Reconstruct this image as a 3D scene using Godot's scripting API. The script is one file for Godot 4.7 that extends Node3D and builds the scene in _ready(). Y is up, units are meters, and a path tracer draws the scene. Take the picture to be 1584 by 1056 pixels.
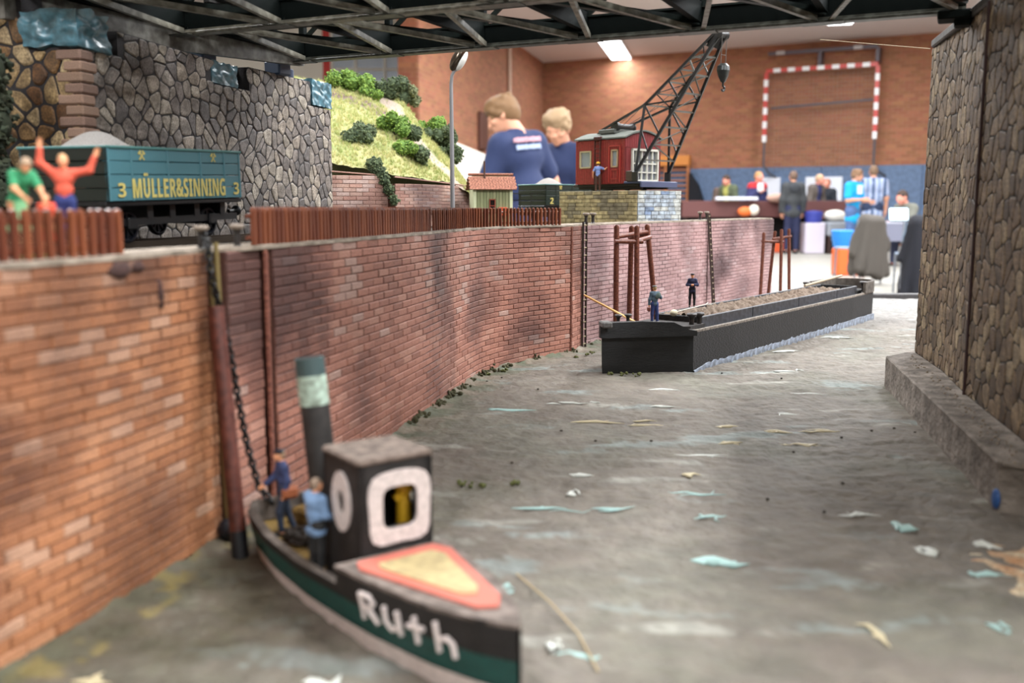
extends Node3D
# A harbour scene on a model railway layout (1:87), standing in a sports hall. The camera's eye is 1 m above the hall floor.

const K := 1.0 / 87.0
const WATER := -0.0835        # heights are given from the camera's eye
const QUAY := -0.011

var taken := {}
var mats := {}
var texs := {}
var rng := RandomNumberGenerator.new()
var tone_noise := FastNoiseLite.new()
var head_parts := []
var hand_relaxed := []
var hand_open := []

func _ready() -> void:
	set_up_camera_and_light()
	rng.seed = 11
	tone_noise.seed = 5
	tone_noise.frequency = 1.0
	build_hall()
	build_layout_base()
	build_quay_walls()
	build_abutment()
	build_bridge()
	build_pier()
	build_hill()
	build_quay_objects()
	build_wagons()
	build_crane()
	build_barge()
	build_tug()
	build_model_people()
	build_hall_objects()
	build_hall_people()

func set_up_camera_and_light() -> void:
	var cam := Camera3D.new()
	cam.name = "camera"
	add_child(cam)
	cam.position = Vector3(0, 1, 0)
	cam.rotation.x = -atan(208.0 / 1500.0)
	var at := CameraAttributesPhysical.new()
	at.frustum_focal_length = 49.716
	at.frustum_near = 0.02
	at.frustum_far = 100.0
	at.frustum_focus_distance = 0.52
	at.exposure_aperture = 25.0
	cam.attributes = at
	cam.fov = rad_to_deg(2.0 * atan(528.0 / 1500.0))
	cam.near = 0.02
	cam.far = 100.0
	cam.current = true
	var we := WorldEnvironment.new()
	we.name = "world_environment"
	var e := Environment.new()
	e.background_mode = Environment.BG_COLOR
	e.background_color = Color(0.75, 0.82, 0.9)
	e.tonemap_mode = Environment.TONE_MAPPER_LINEAR
	e.tonemap_exposure = 1.34
	e.sdfgi_enabled = true
	e.ssao_enabled = true
	e.ssil_enabled = true
	we.environment = e
	add_child(we)
	# fluorescent fittings hang under the hall ceiling; each has its own light just below its glowing face
	for p in [[2.8, 27.2], [7.3, 21.8], [3.5, 20.4], [1.6, 17.2], [9.2, 15.0], [4.4, 13.4], [8.2, 8.6], [-2.4, 10.0], [3.6, 6.6], [11.0, 3.6], [6.6, 2.0], [2.6, 0.4], [-2.6, 3.0], [8.6, -4.0], [3.0, -5.5], [-3.0, -6.0]]:
		ceiling_lamp(p[0], p[1])

func ceiling_lamp(x: float, d: float) -> void:
	var where := V(x, 4.24, d)
	var t := thing("ceiling_lamp", LAMP_LABELS[mini(lamp_count, 3)], "lamp", where, 0.0, "fluorescent fittings under the hall ceiling")
	lamp_count += 1
	t.rotation.y = -0.21
	var h := MB.new()
	h.box(Transform3D(Basis(), Vector3(0, 0.035, 0)), Vector3(0.62, 0.07, 3.5), 0.01)
	put("housing", h, mat("lamp_housing", Color(0.9, 0.9, 0.9), 0.5), t)
	var g := MB.new()
	g.box(Transform3D(Basis(), Vector3(0, -0.012, 0)), Vector3(0.54, 0.024, 3.4), 0.004)
	var m := StandardMaterial3D.new()
	m.albedo_color = Color(0.95, 0.95, 0.95)
	m.emission_enabled = true
	m.emission = Color(0.98, 0.99, 1.0)
	m.emission_energy_multiplier = 5.0
	if mats.has("lamp_glow"):
		m = mats["lamp_glow"]
	mats["lamp_glow"] = m
	put("diffuser", g, m, t)
	var l := AreaLight3D.new()
	l.name = "lamp_light"
	l.light_color = Color(0.97, 0.985, 1.0)
	l.light_energy = LAMP_ENERGY * (0.25 if lamp_count == 1 else 0.45 if lamp_count < 4 else 1.0)
	l.area_size = Vector2(0.54, 3.4)
	l.area_range = 60.0
	l.area_attenuation = 2.0
	l.shadow_enabled = true
	t.add_child(l)
	l.position = Vector3(0, -0.04, 0)
	l.rotation.x = -PI / 2

var lamp_count := 0
const LAMP_ENERGY := 38.0
const LAMP_LABELS := [
	"long white fluorescent ceiling fitting glowing above the jib of the model crane",
	"white fluorescent ceiling fitting half hidden behind the bridge chord above the handball goal",
	"white fluorescent ceiling fitting glimpsed through the bridge lattice just left of the jib tip",
	"white fluorescent ceiling fitting of the hall hidden above the bridge deck"]

# ---------------------------------------------------------------- helpers
func V(x: float, y: float, d: float) -> Vector3:      # right of, above and ahead of the camera's eye
	return Vector3(x, 1.0 + y, -d)

class MB:                                             # collects triangles into one mesh
	var v := PackedVector3Array()
	var n := PackedVector3Array()
	var c := PackedColorArray()
	var idx := PackedInt32Array()
	var col := Color.WHITE

	func tri(p: Vector3, q: Vector3, r: Vector3, np: Vector3, nq: Vector3, nr: Vector3) -> void:
		var b := v.size()
		v.append(p); v.append(q); v.append(r)
		n.append(np); n.append(nq); n.append(nr)
		c.append(col); c.append(col); c.append(col)
		idx.append(b)
		if (q - p).cross(r - p).dot(np + nq + nr) > 0.0:
			idx.append(b + 2); idx.append(b + 1)
		else:
			idx.append(b + 1); idx.append(b + 2)

	func face(pts: Array, out: Vector3) -> void:      # a flat convex polygon whose outside is the side of out
		var nn := Vector3.ZERO
		for i in pts.size():
			var p: Vector3 = pts[i]
			var q: Vector3 = pts[(i + 1) % pts.size()]
			nn += (p - pts[0]).cross(q - pts[0])
		if nn.length() < 1e-16:
			return
		nn = nn.normalized()
		if nn.dot(out) < 0.0:
			nn = -nn
		for i in range(1, pts.size() - 1):
			tri(pts[0], pts[i], pts[i + 1], nn, nn, nn)

	func hull(rings: Array, center: Vector3) -> void: # convex-ish rings of equal size joined and capped
		for k in rings.size() - 1:
			var a: Array = rings[k]
			var b: Array = rings[k + 1]
			for i in a.size():
				var j := (i + 1) % a.size()
				var mid: Vector3 = (a[i] + a[j] + b[i] + b[j]) / 4.0
				face([a[i], a[j], b[j], b[i]], mid - center)
		face(rings[0], _mid(rings[0]) - center)
		face(rings[-1], _mid(rings[-1]) - center)

	func _mid(a: Array) -> Vector3:
		var s := Vector3.ZERO
		for p in a:
			s += p
		return s / a.size()

	func box(xf: Transform3D, size: Vector3, bev := 0.0) -> void:
		var h := size / 2.0
		var ctr := xf.origin
		if bev <= 0.0:
			for a in 3:
				for s in [-1.0, 1.0]:
					var pts := []
					for q in [[-1, -1], [1, -1], [1, 1], [-1, 1]]:
						var p := Vector3.ZERO
						p[a] = s * h[a]
						p[(a + 1) % 3] = q[0] * h[(a + 1) % 3]
						p[(a + 2) % 3] = q[1] * h[(a + 2) % 3]
						pts.append(xf * p)
					face(pts, _mid(pts) - ctr)
			return
		bev = minf(bev, minf(h.x, minf(h.y, h.z)) * 0.9)
		var pt := func(a: int, s: Vector3) -> Vector3:
			var p := Vector3(s.x * (h.x - bev), s.y * (h.y - bev), s.z * (h.z - bev))
			p[a] = s[a] * h[a]
			return xf * p
		for a in 3:
			var b := (a + 1) % 3
			var d := (a + 2) % 3
			for s in [-1.0, 1.0]:
				var pts := []
				for q in [[-1, -1], [1, -1], [1, 1], [-1, 1]]:
					var sg := Vector3.ZERO
					sg[a] = s; sg[b] = q[0]; sg[d] = q[1]
					pts.append(pt.call(a, sg))
				face(pts, _mid(pts) - ctr)
				for s2 in [-1.0, 1.0]:
					var s0 := Vector3.ZERO
					s0[a] = s; s0[b] = s2; s0[d] = -1
					var s1 := s0
					s1[d] = 1
					var e := [pt.call(a, s0), pt.call(a, s1), pt.call(b, s1), pt.call(b, s0)]
					face(e, _mid(e) - ctr)
		for sx in [-1.0, 1.0]:
			for sy in [-1.0, 1.0]:
				for sz in [-1.0, 1.0]:
					var s := Vector3(sx, sy, sz)
					var e := [pt.call(0, s), pt.call(1, s), pt.call(2, s)]
					face(e, _mid(e) - ctr)

	func bar(a: Vector3, b: Vector3, w: float, h: float, up := Vector3.UP, bev := 0.0) -> void:
		var z := (b - a).normalized()
		if absf(z.dot(up)) > 0.99:
			up = Vector3.RIGHT
		var x := up.cross(z).normalized()
		var y := z.cross(x)
		box(Transform3D(Basis(x, y, z), (a + b) / 2.0), Vector3(w, h, a.distance_to(b)), bev)

	func ell(a: Vector3, b: Vector3, w: float, t: float, up := Vector3.UP) -> void:   # an L-shaped rolled section
		var z := (b - a).normalized()
		var x := up.cross(z).normalized()
		var y := z.cross(x)
		bar(a, b, w, t, up)
		bar(a + (x * (w - t) + y * w) / 2.0, b + (x * (w - t) + y * w) / 2.0, t, w, up)

	func tube(pts: Array, r, sides := 8, caps := true) -> void:
		var rings := []
		var side := Vector3.ZERO
		for i in pts.size():
			var d: Vector3 = (pts[mini(i + 1, pts.size() - 1)] - pts[maxi(i - 1, 0)]).normalized()
			if side == Vector3.ZERO:
				side = d.cross(Vector3.UP if absf(d.y) < 0.9 else Vector3.RIGHT).normalized()
			side = (side - d * side.dot(d)).normalized()
			var up := d.cross(side)
			var rr: float = r[i] if r is Array else r
			var ring := []
			for k in sides:
				var a := TAU * k / sides
				var o := side * cos(a) + up * sin(a)
				ring.append([pts[i] + o * rr, o])
			rings.append(ring)
		for i in rings.size() - 1:
			for k in sides:
				var j := (k + 1) % sides
				var A = rings[i][k]; var B = rings[i][j]; var C = rings[i + 1][j]; var D = rings[i + 1][k]
				tri(A[0], B[0], C[0], A[1], B[1], C[1])
				tri(A[0], C[0], D[0], A[1], C[1], D[1])
		if caps:
			for e in [0, rings.size() - 1]:
				var pl := []
				for q in rings[e]:
					pl.append(q[0])
				var other: Vector3 = pts[1] if e == 0 else pts[-2]
				face(pl, pts[e] - other)

	func lathe(prof: Array, xf: Transform3D, sides := 16) -> void:   # prof: [radius, height] pairs from bottom to top
		for i in prof.size() - 1:
			var p: Array = prof[i]
			var q: Array = prof[i + 1]
			var t := Vector2(q[0] - p[0], q[1] - p[1])
			if t.length() < 1e-9:
				continue
			var nr := Vector2(t.y, -t.x).normalized()
			for k in sides:
				var a := TAU * k / sides
				var b := TAU * (k + 1) / sides
				var A := xf * Vector3(p[0] * cos(a), p[1], p[0] * sin(a))
				var B := xf * Vector3(p[0] * cos(b), p[1], p[0] * sin(b))
				var C := xf * Vector3(q[0] * cos(b), q[1], q[0] * sin(b))
				var D := xf * Vector3(q[0] * cos(a), q[1], q[0] * sin(a))
				var na := (xf.basis * Vector3(nr.x * cos(a), nr.y, nr.x * sin(a))).normalized()
				var nb := (xf.basis * Vector3(nr.x * cos(b), nr.y, nr.x * sin(b))).normalized()
				if p[0] > 1e-9:
					tri(A, B, C, na, nb, nb)
				if q[0] > 1e-9:
					tri(A, C, D, na, nb, na)
		for e in [0, prof.size() - 1]:
			if prof[e][0] > 1e-9:
				var ring := []
				for k in sides:
					var a := TAU * k / sides
					ring.append(xf * Vector3(prof[e][0] * cos(a), prof[e][1], prof[e][0] * sin(a)))
				face(ring, xf.basis.y * (-1.0 if e == 0 else 1.0))

	func prism(poly: PackedVector2Array, xf: Transform3D, z0: float, z1: float) -> void:  # any outline, extruded along the local z
		var t := Geometry2D.triangulate_polygon(poly)
		for i in range(0, t.size(), 3):
			for z in [[z0, -1.0], [z1, 1.0]]:
				var e := []
				for k in 3:
					e.append(xf * Vector3(poly[t[i + k]].x, poly[t[i + k]].y, z[0]))
				face(e, xf.basis.z * z[1] * signf(z1 - z0))
		var cw := Geometry2D.is_polygon_clockwise(poly)
		for i in poly.size():
			var p := poly[i]
			var q := poly[(i + 1) % poly.size()]
			var d := q - p
			var o := Vector2(d.y, -d.x) * (-1.0 if cw else 1.0)
			face([xf * Vector3(p.x, p.y, z0), xf * Vector3(q.x, q.y, z0), xf * Vector3(q.x, q.y, z1), xf * Vector3(p.x, p.y, z1)], xf.basis * Vector3(o.x, o.y, 0))

	func ball(xf: Transform3D, rings := 8, sides := 12) -> void:     # the basis holds the radii
		var inv := xf.basis.inverse().transposed()
		for i in rings:
			var a := PI * i / rings - PI / 2
			var b := PI * (i + 1) / rings - PI / 2
			for k in sides:
				var s := TAU * k / sides
				var t := TAU * (k + 1) / sides
				var P := [Vector3(cos(a) * cos(s), sin(a), cos(a) * sin(s)), Vector3(cos(a) * cos(t), sin(a), cos(a) * sin(t)), Vector3(cos(b) * cos(t), sin(b), cos(b) * sin(t)), Vector3(cos(b) * cos(s), sin(b), cos(b) * sin(s))]
				var N := []
				for p in P:
					N.append((inv * p).normalized())
				if i > 0:
					tri(xf * P[0], xf * P[1], xf * P[2], N[0], N[1], N[2])
				if i < rings - 1:
					tri(xf * P[0], xf * P[2], xf * P[3], N[0], N[2], N[3])

	func add(m: Array, xf: Transform3D, cl = null) -> void:          # an array of [vertices, normals, indices(, colours)], with the clockwise winding already right
		var b := v.size()
		var nb := xf.basis.inverse().transposed()
		var flip := xf.basis.determinant() < 0.0
		for i in m[0].size():
			v.append(xf * m[0][i])
			n.append((nb * m[1][i]).normalized())
			c.append(m[3][i] * (cl if cl != null else Color.WHITE) if m.size() > 3 else (cl if cl != null else col))
		for i in range(0, m[2].size(), 3):
			idx.append(b + m[2][i])
			idx.append(b + m[2][i + (2 if flip else 1)])
			idx.append(b + m[2][i + (1 if flip else 2)])

	func grid(w: int, h: int, f: Callable, cf = null, inside = null) -> void:   # a smooth sheet: f(i, j) gives its points; it faces up, or away from inside
		var b := v.size()
		var facing_out := 0.0
		for j in h:
			for i in w:
				v.append(f.call(i, j))
				c.append(cf.call(i, j, v[-1]) if cf != null else col)
		for j in h:
			for i in w:
				var dx := v[b + j * w + mini(i + 1, w - 1)] - v[b + j * w + maxi(i - 1, 0)]
				var dy := v[b + mini(j + 1, h - 1) * w + i] - v[b + maxi(j - 1, 0) * w + i]
				n.append(dy.cross(dx).normalized())
				facing_out += n[-1].y if inside == null else n[-1].dot(v[n.size() - 1] - inside)
		if facing_out < 0.0:
			for q in range(b, n.size()):
				n[q] = -n[q]
		for j in h - 1:
			for i in w - 1:
				var p := b + j * w + i
				for q in [p, p + w, p + 1, p + 1, p + w, p + w + 1]:
					idx.append(q)
		# the outside is the side the normals point to
		var s := (v[idx[-2]] - v[idx[-3]]).cross(v[idx[-1]] - v[idx[-3]])
		if s.dot(n[idx[-3]]) > 0.0:
			for t in range(idx.size() - 6 * (w - 1) * (h - 1), idx.size(), 3):
				var q := idx[t + 1]
				idx[t + 1] = idx[t + 2]
				idx[t + 2] = q

	func mesh() -> ArrayMesh:
		var a := []
		a.resize(Mesh.ARRAY_MAX)
		a[Mesh.ARRAY_VERTEX] = v
		a[Mesh.ARRAY_NORMAL] = n
		a[Mesh.ARRAY_COLOR] = c
		a[Mesh.ARRAY_INDEX] = idx
		var m := ArrayMesh.new()
		m.add_surface_from_arrays(Mesh.PRIMITIVE_TRIANGLES, a)
		return m

func numbered(called: String) -> String:
	var k: int = taken.get(called, 0)
	taken[called] = k + 1
	return called if k == 0 else "%s_%03d" % [called, k]

func tag(o: Node3D, label: String, category: String, group := "", kind := "") -> Node3D:
	if label: o.set_meta("label", label)
	if category: o.set_meta("category", category)
	if group: o.set_meta("group", group)
	if kind: o.set_meta("kind", kind)
	return o

func thing(called: String, label: String, category: String, at: Vector3, turn := 0.0, group := "", kind := "") -> Node3D:
	var o := Node3D.new()
	o.name = numbered(called)
	add_child(o)
	o.position = at
	o.rotation.y = turn
	tag(o, label, category, group, kind)
	return o

func put(called: String, m, material: Material, parent: Node = null, xf := Transform3D()) -> MeshInstance3D:
	var o := MeshInstance3D.new()
	o.mesh = m.mesh() if m is MB else m
	o.material_override = material
	o.transform = xf
	if parent == null:
		o.name = numbered(called)
		add_child(o)
	else:
		o.name = called
		parent.add_child(o, true)
	return o

func stuff(o: Node3D) -> Node3D:
	o.set_meta("kind", "stuff")
	return o

func facing(f: Vector3) -> Basis:                     # local x points along f, y up, z to the right of it
	f.y = 0
	f = f.normalized()
	return Basis(f, Vector3.UP, f.cross(Vector3.UP))

func noise_tex(called: String, freq: float, lo: Color, hi: Color, kind := FastNoiseLite.TYPE_SIMPLEX_SMOOTH, octaves := 4, as_normal := false, bump := 4.0, size := 512, lo_at := 0.2, hi_at := 0.8) -> Texture2D:
	if texs.has(called):
		return texs[called]
	var fn := FastNoiseLite.new()
	fn.noise_type = kind
	fn.frequency = freq
	fn.fractal_octaves = octaves
	fn.seed = called.hash() % 1000
	var t := NoiseTexture2D.new()
	t.width = size
	t.height = size
	t.seamless = true
	t.seamless_blend_skirt = 0.2
	t.noise = fn
	if as_normal:
		t.as_normal_map = true
		t.bump_strength = bump
	else:
		var g := Gradient.new()
		g.offsets = PackedFloat32Array([lo_at, hi_at])
		g.colors = PackedColorArray([lo, hi])
		t.color_ramp = g
	texs[called] = t
	return t

func tex(called: String) -> Texture2D:
	match called:
		"grain": return noise_tex("grain", 0.09, Color(0.72, 0.72, 0.72), Color(1, 1, 1), FastNoiseLite.TYPE_SIMPLEX_SMOOTH, 5)
		"cloudy": return noise_tex("cloudy", 0.012, Color(0.62, 0.6, 0.58), Color(1, 1, 1), FastNoiseLite.TYPE_SIMPLEX_SMOOTH, 5)
		"soft": return noise_tex("soft", 0.02, Color(0.86, 0.86, 0.86), Color(1, 1, 1), FastNoiseLite.TYPE_SIMPLEX_SMOOTH, 4)
		"grime": return noise_tex("grime", 0.008, Color(0.50, 0.47, 0.49), Color(1, 1, 1), FastNoiseLite.TYPE_SIMPLEX_SMOOTH, 5, false, 0.0, 512, 0.20, 0.52)
		"rust": return noise_tex("rust", 0.03, Color(0.6, 0.5, 0.45), Color(1, 1, 1), FastNoiseLite.TYPE_SIMPLEX_SMOOTH, 5)
		"rough_n": return noise_tex("rough_n", 0.05, Color.BLACK, Color.WHITE, FastNoiseLite.TYPE_SIMPLEX_SMOOTH, 5, true, 6.0)
		"fine_n": return noise_tex("fine_n", 0.14, Color.BLACK, Color.WHITE, FastNoiseLite.TYPE_SIMPLEX_SMOOTH, 3, true, 3.0)
		"cloth_n": return noise_tex("cloth_n", 0.012, Color.BLACK, Color.WHITE, FastNoiseLite.TYPE_SIMPLEX_SMOOTH, 2, true, 10.0)
	return null

func mat(called: String, col: Color, rough := 0.8, o := {}) -> StandardMaterial3D:
	if mats.has(called):
		return mats[called]
	var m := StandardMaterial3D.new()
	m.resource_name = called
	m.albedo_color = col
	m.roughness = rough
	m.metallic = o.get("metal", 0.0)
	m.metallic_specular = o.get("spec", 0.5)
	m.vertex_color_use_as_albedo = o.get("vc", false)
	if o.has("tex") or o.has("nrm"):
		m.uv1_triplanar = true
		m.uv1_world_triplanar = o.get("world", false)
		var s = o.get("scale", 10.0)
		m.uv1_scale = s if s is Vector3 else Vector3(s, s, s)
	if o.has("tex"):
		m.albedo_texture = o.tex if o.tex is Texture2D else tex(o.tex)
	if o.has("nrm"):
		m.normal_enabled = true
		m.normal_texture = tex(o.nrm)
		m.normal_scale = o.get("ns", 1.0)
	if o.has("det"):
		m.detail_enabled = true
		m.detail_albedo = tex(o.det)
		m.detail_blend_mode = BaseMaterial3D.BLEND_MODE_MUL
		m.detail_uv_layer = BaseMaterial3D.DETAIL_UV_2
		m.uv2_triplanar = true
		m.uv2_world_triplanar = true
		var s = o.get("dscale", 4.0)
		m.uv2_scale = s if s is Vector3 else Vector3(s, s, s)
	if o.has("alpha"):
		m.transparency = BaseMaterial3D.TRANSPARENCY_ALPHA
		m.albedo_color.a = o.alpha
	if o.has("back"):
		m.backlight_enabled = true
		m.backlight = o.back
	mats[called] = m
	return m

# ---------------------------------------------------------------- rounded bodies: distance fields meshed as surface nets
func cap(a: Vector3, b: Vector3, ra: float, rb := -1.0) -> Array:
	return [0, a, b, ra, ra if rb < 0.0 else rb]

func egg(c: Vector3, r: Vector3) -> Array:
	return [1, c, r]

func nets(prims: Array, cell: float, k: float) -> Array:
	var m := 3.2 / k + cell
	var lo := Vector3.ONE * 1e9
	var hi := -lo
	for p in prims:
		if p[0] == 0:
			var r := maxf(p[3], p[4]) + m
			lo = lo.min(p[1] - Vector3.ONE * r).min(p[2] - Vector3.ONE * r)
			hi = hi.max(p[1] + Vector3.ONE * r).max(p[2] + Vector3.ONE * r)
		else:
			lo = lo.min(p[1] - p[2] - Vector3.ONE * m)
			hi = hi.max(p[1] + p[2] + Vector3.ONE * m)
	lo -= Vector3.ONE * cell
	hi += Vector3.ONE * cell
	var nx := int(ceil((hi.x - lo.x) / cell)) + 1
	var ny := int(ceil((hi.y - lo.y) / cell)) + 1
	var nz := int(ceil((hi.z - lo.z) / cell)) + 1
	var s := PackedFloat32Array()
	s.resize(nx * ny * nz)
	var sxy := nx * ny
	for p in prims:
		var bl: Vector3
		var bh: Vector3
		if p[0] == 0:
			var r := maxf(p[3], p[4]) + m
			bl = (p[1] as Vector3).min(p[2]) - Vector3.ONE * r
			bh = (p[1] as Vector3).max(p[2]) + Vector3.ONE * r
		else:
			bl = p[1] - p[2] - Vector3.ONE * m
			bh = p[1] + p[2] + Vector3.ONE * m
		bl = (bl - lo) / cell
		bh = (bh - lo) / cell
		var x0 := maxi(0, int(bl.x)); var x1 := mini(nx - 1, int(bh.x) + 1)
		var y0 := maxi(0, int(bl.y)); var y1 := mini(ny - 1, int(bh.y) + 1)
		var z0 := maxi(0, int(bl.z)); var z1 := mini(nz - 1, int(bh.z) + 1)
		if p[0] == 0:
			var a: Vector3 = p[1]
			var ba: Vector3 = p[2] - a
			var inv := 1.0 / maxf(ba.length_squared(), 1e-12)
			var ra: float = p[3]
			var dr: float = p[4] - ra
			for z in range(z0, z1 + 1):
				for y in range(y0, y1 + 1):
					var i := z * sxy + y * nx + x0
					for x in range(x0, x1 + 1):
						var q := lo + Vector3(x, y, z) * cell - a
						var t := clampf(q.dot(ba) * inv, 0.0, 1.0)
						var d := (q - ba * t).length() - ra - dr * t
						if d < m:
							s[i] += exp(-k * d)
						i += 1
		else:
			var ce: Vector3 = p[1]
			var rd: Vector3 = p[2]
			var mr := minf(rd.x, minf(rd.y, rd.z))
			for z in range(z0, z1 + 1):
				for y in range(y0, y1 + 1):
					var i := z * sxy + y * nx + x0
					for x in range(x0, x1 + 1):
						var q := (lo + Vector3(x, y, z) * cell - ce) / rd
						var l := q.length()
						var d := (l - 1.0) * mr if l < 1.0 else (l - 1.0) * l / maxf((q / rd).length(), 1e-9)
						if d < m:
							s[i] += exp(-k * d)
						i += 1
	var at := PackedInt32Array()
	at.resize(s.size())
	at.fill(-1)
	var vs := PackedVector3Array()
	var ns := PackedVector3Array()
	var ix := PackedInt32Array()
	var off := [0, 1, nx, nx + 1, sxy, sxy + 1, sxy + nx, sxy + nx + 1]
	var pos := [Vector3(0, 0, 0), Vector3(1, 0, 0), Vector3(0, 1, 0), Vector3(1, 1, 0), Vector3(0, 0, 1), Vector3(1, 0, 1), Vector3(0, 1, 1), Vector3(1, 1, 1)]
	var ed := [[0, 1], [2, 3], [4, 5], [6, 7], [0, 2], [1, 3], [4, 6], [5, 7], [0, 4], [1, 5], [2, 6], [3, 7]]
	var f := PackedFloat32Array()
	f.resize(8)
	for z in nz - 1:
		for y in ny - 1:
			var i := z * sxy + y * nx
			for x in nx - 1:
				if s[i] == 0.0:
					i += 1
					continue
				var mask := 0
				for e in 8:
					if s[i + off[e]] > 1.0:
						mask |= 1 << e
				if mask != 0 and mask != 255:
					for e in 8:
						f[e] = -log(maxf(s[i + off[e]], 1e-4))
					var sum := Vector3.ZERO
					var cnt := 0
					for e in ed:
						var fa := f[e[0]]
						var fb := f[e[1]]
						if (fa < 0.0) != (fb < 0.0):
							sum += (pos[e[0]] as Vector3).lerp(pos[e[1]], fa / (fa - fb))
							cnt += 1
					at[i] = vs.size()
					vs.append(lo + (Vector3(x, y, z) + sum / cnt) * cell)
					ns.append(Vector3(f[1] + f[3] + f[5] + f[7] - f[0] - f[2] - f[4] - f[6], f[2] + f[3] + f[6] + f[7] - f[0] - f[1] - f[4] - f[5], f[4] + f[5] + f[6] + f[7] - f[0] - f[1] - f[2] - f[3]).normalized())
				i += 1
	var ax := [[1, nx, sxy], [nx, sxy, 1], [sxy, 1, nx]]
	for z in range(1, nz - 1):
		for y in range(1, ny - 1):
			var i := z * sxy + y * nx
			for x in range(1, nx - 1):
				i += 1
				if at[i] < 0:
					continue
				var ins := s[i] > 1.0
				for a in ax:
					if (s[i + a[0]] > 1.0) == ins:
						continue
					var p: int = at[i]
					var q: int = at[i - a[1]]
					var r: int = at[i - a[1] - a[2]]
					var t: int = at[i - a[2]]
					if p < 0 or q < 0 or r < 0 or t < 0:
						continue
					if ins:
						for w in [p, r, q, p, t, r]:
							ix.append(w)
					else:
						for w in [p, q, r, p, r, t]:
							ix.append(w)
	return [vs, ns, ix]

# ---------------------------------------------------------------- the sports hall
func hall_brick_texture() -> Texture2D:
	var im := Image.create(512, 512, false, Image.FORMAT_RGB8)
	var r := RandomNumberGenerator.new()
	r.seed = 3
	im.fill(Color(0.60, 0.44, 0.35))
	for row in 24:
		var y0 := int(row * 512.0 / 24.0)
		var y1 := int((row + 1) * 512.0 / 24.0)
		for k in 8:
			var x0 := k * 64 + (32 if row % 2 else 0)
			var t := r.randf_range(0.9, 1.06)
			var cl := Color(0.60 * t, 0.395 * t * r.randf_range(0.95, 1.05), 0.285 * t)
			for part in [[x0 % 512, mini(x0 % 512 + 60, 512)], [0, x0 % 512 + 60 - 512]]:
				if part[1] > part[0]:
					im.fill_rect(Rect2i(part[0], y0, part[1] - part[0], y1 - y0 - 3), cl)
	return ImageTexture.create_from_image(im)

func wall_frame(x0: float, d0: float, x1: float, d1: float) -> Transform3D:   # x along the wall, z into the room on the right-hand side of that walk
	var x := Vector3(x1 - x0, 0, -(d1 - d0)).normalized()
	return Transform3D(Basis(x, Vector3.UP, x.cross(Vector3.UP)), V(x0, -1.0, d0))

func wall(called: String, x0: float, d0: float, x1: float, d1: float, top: float, m: Material, base := 0.0, thick := 0.3) -> MeshInstance3D:
	var l := Vector2(x1 - x0, d1 - d0).length()
	var b := MB.new()
	b.box(Transform3D(Basis(), Vector3(l / 2, (top + base) / 2, -thick / 2)), Vector3(l + 0.02, top - base, thick))
	var o := put(called, b, m, null, wall_frame(x0, d0, x1, d1))
	tag(o, "", "", "", "structure")
	return o

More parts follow.
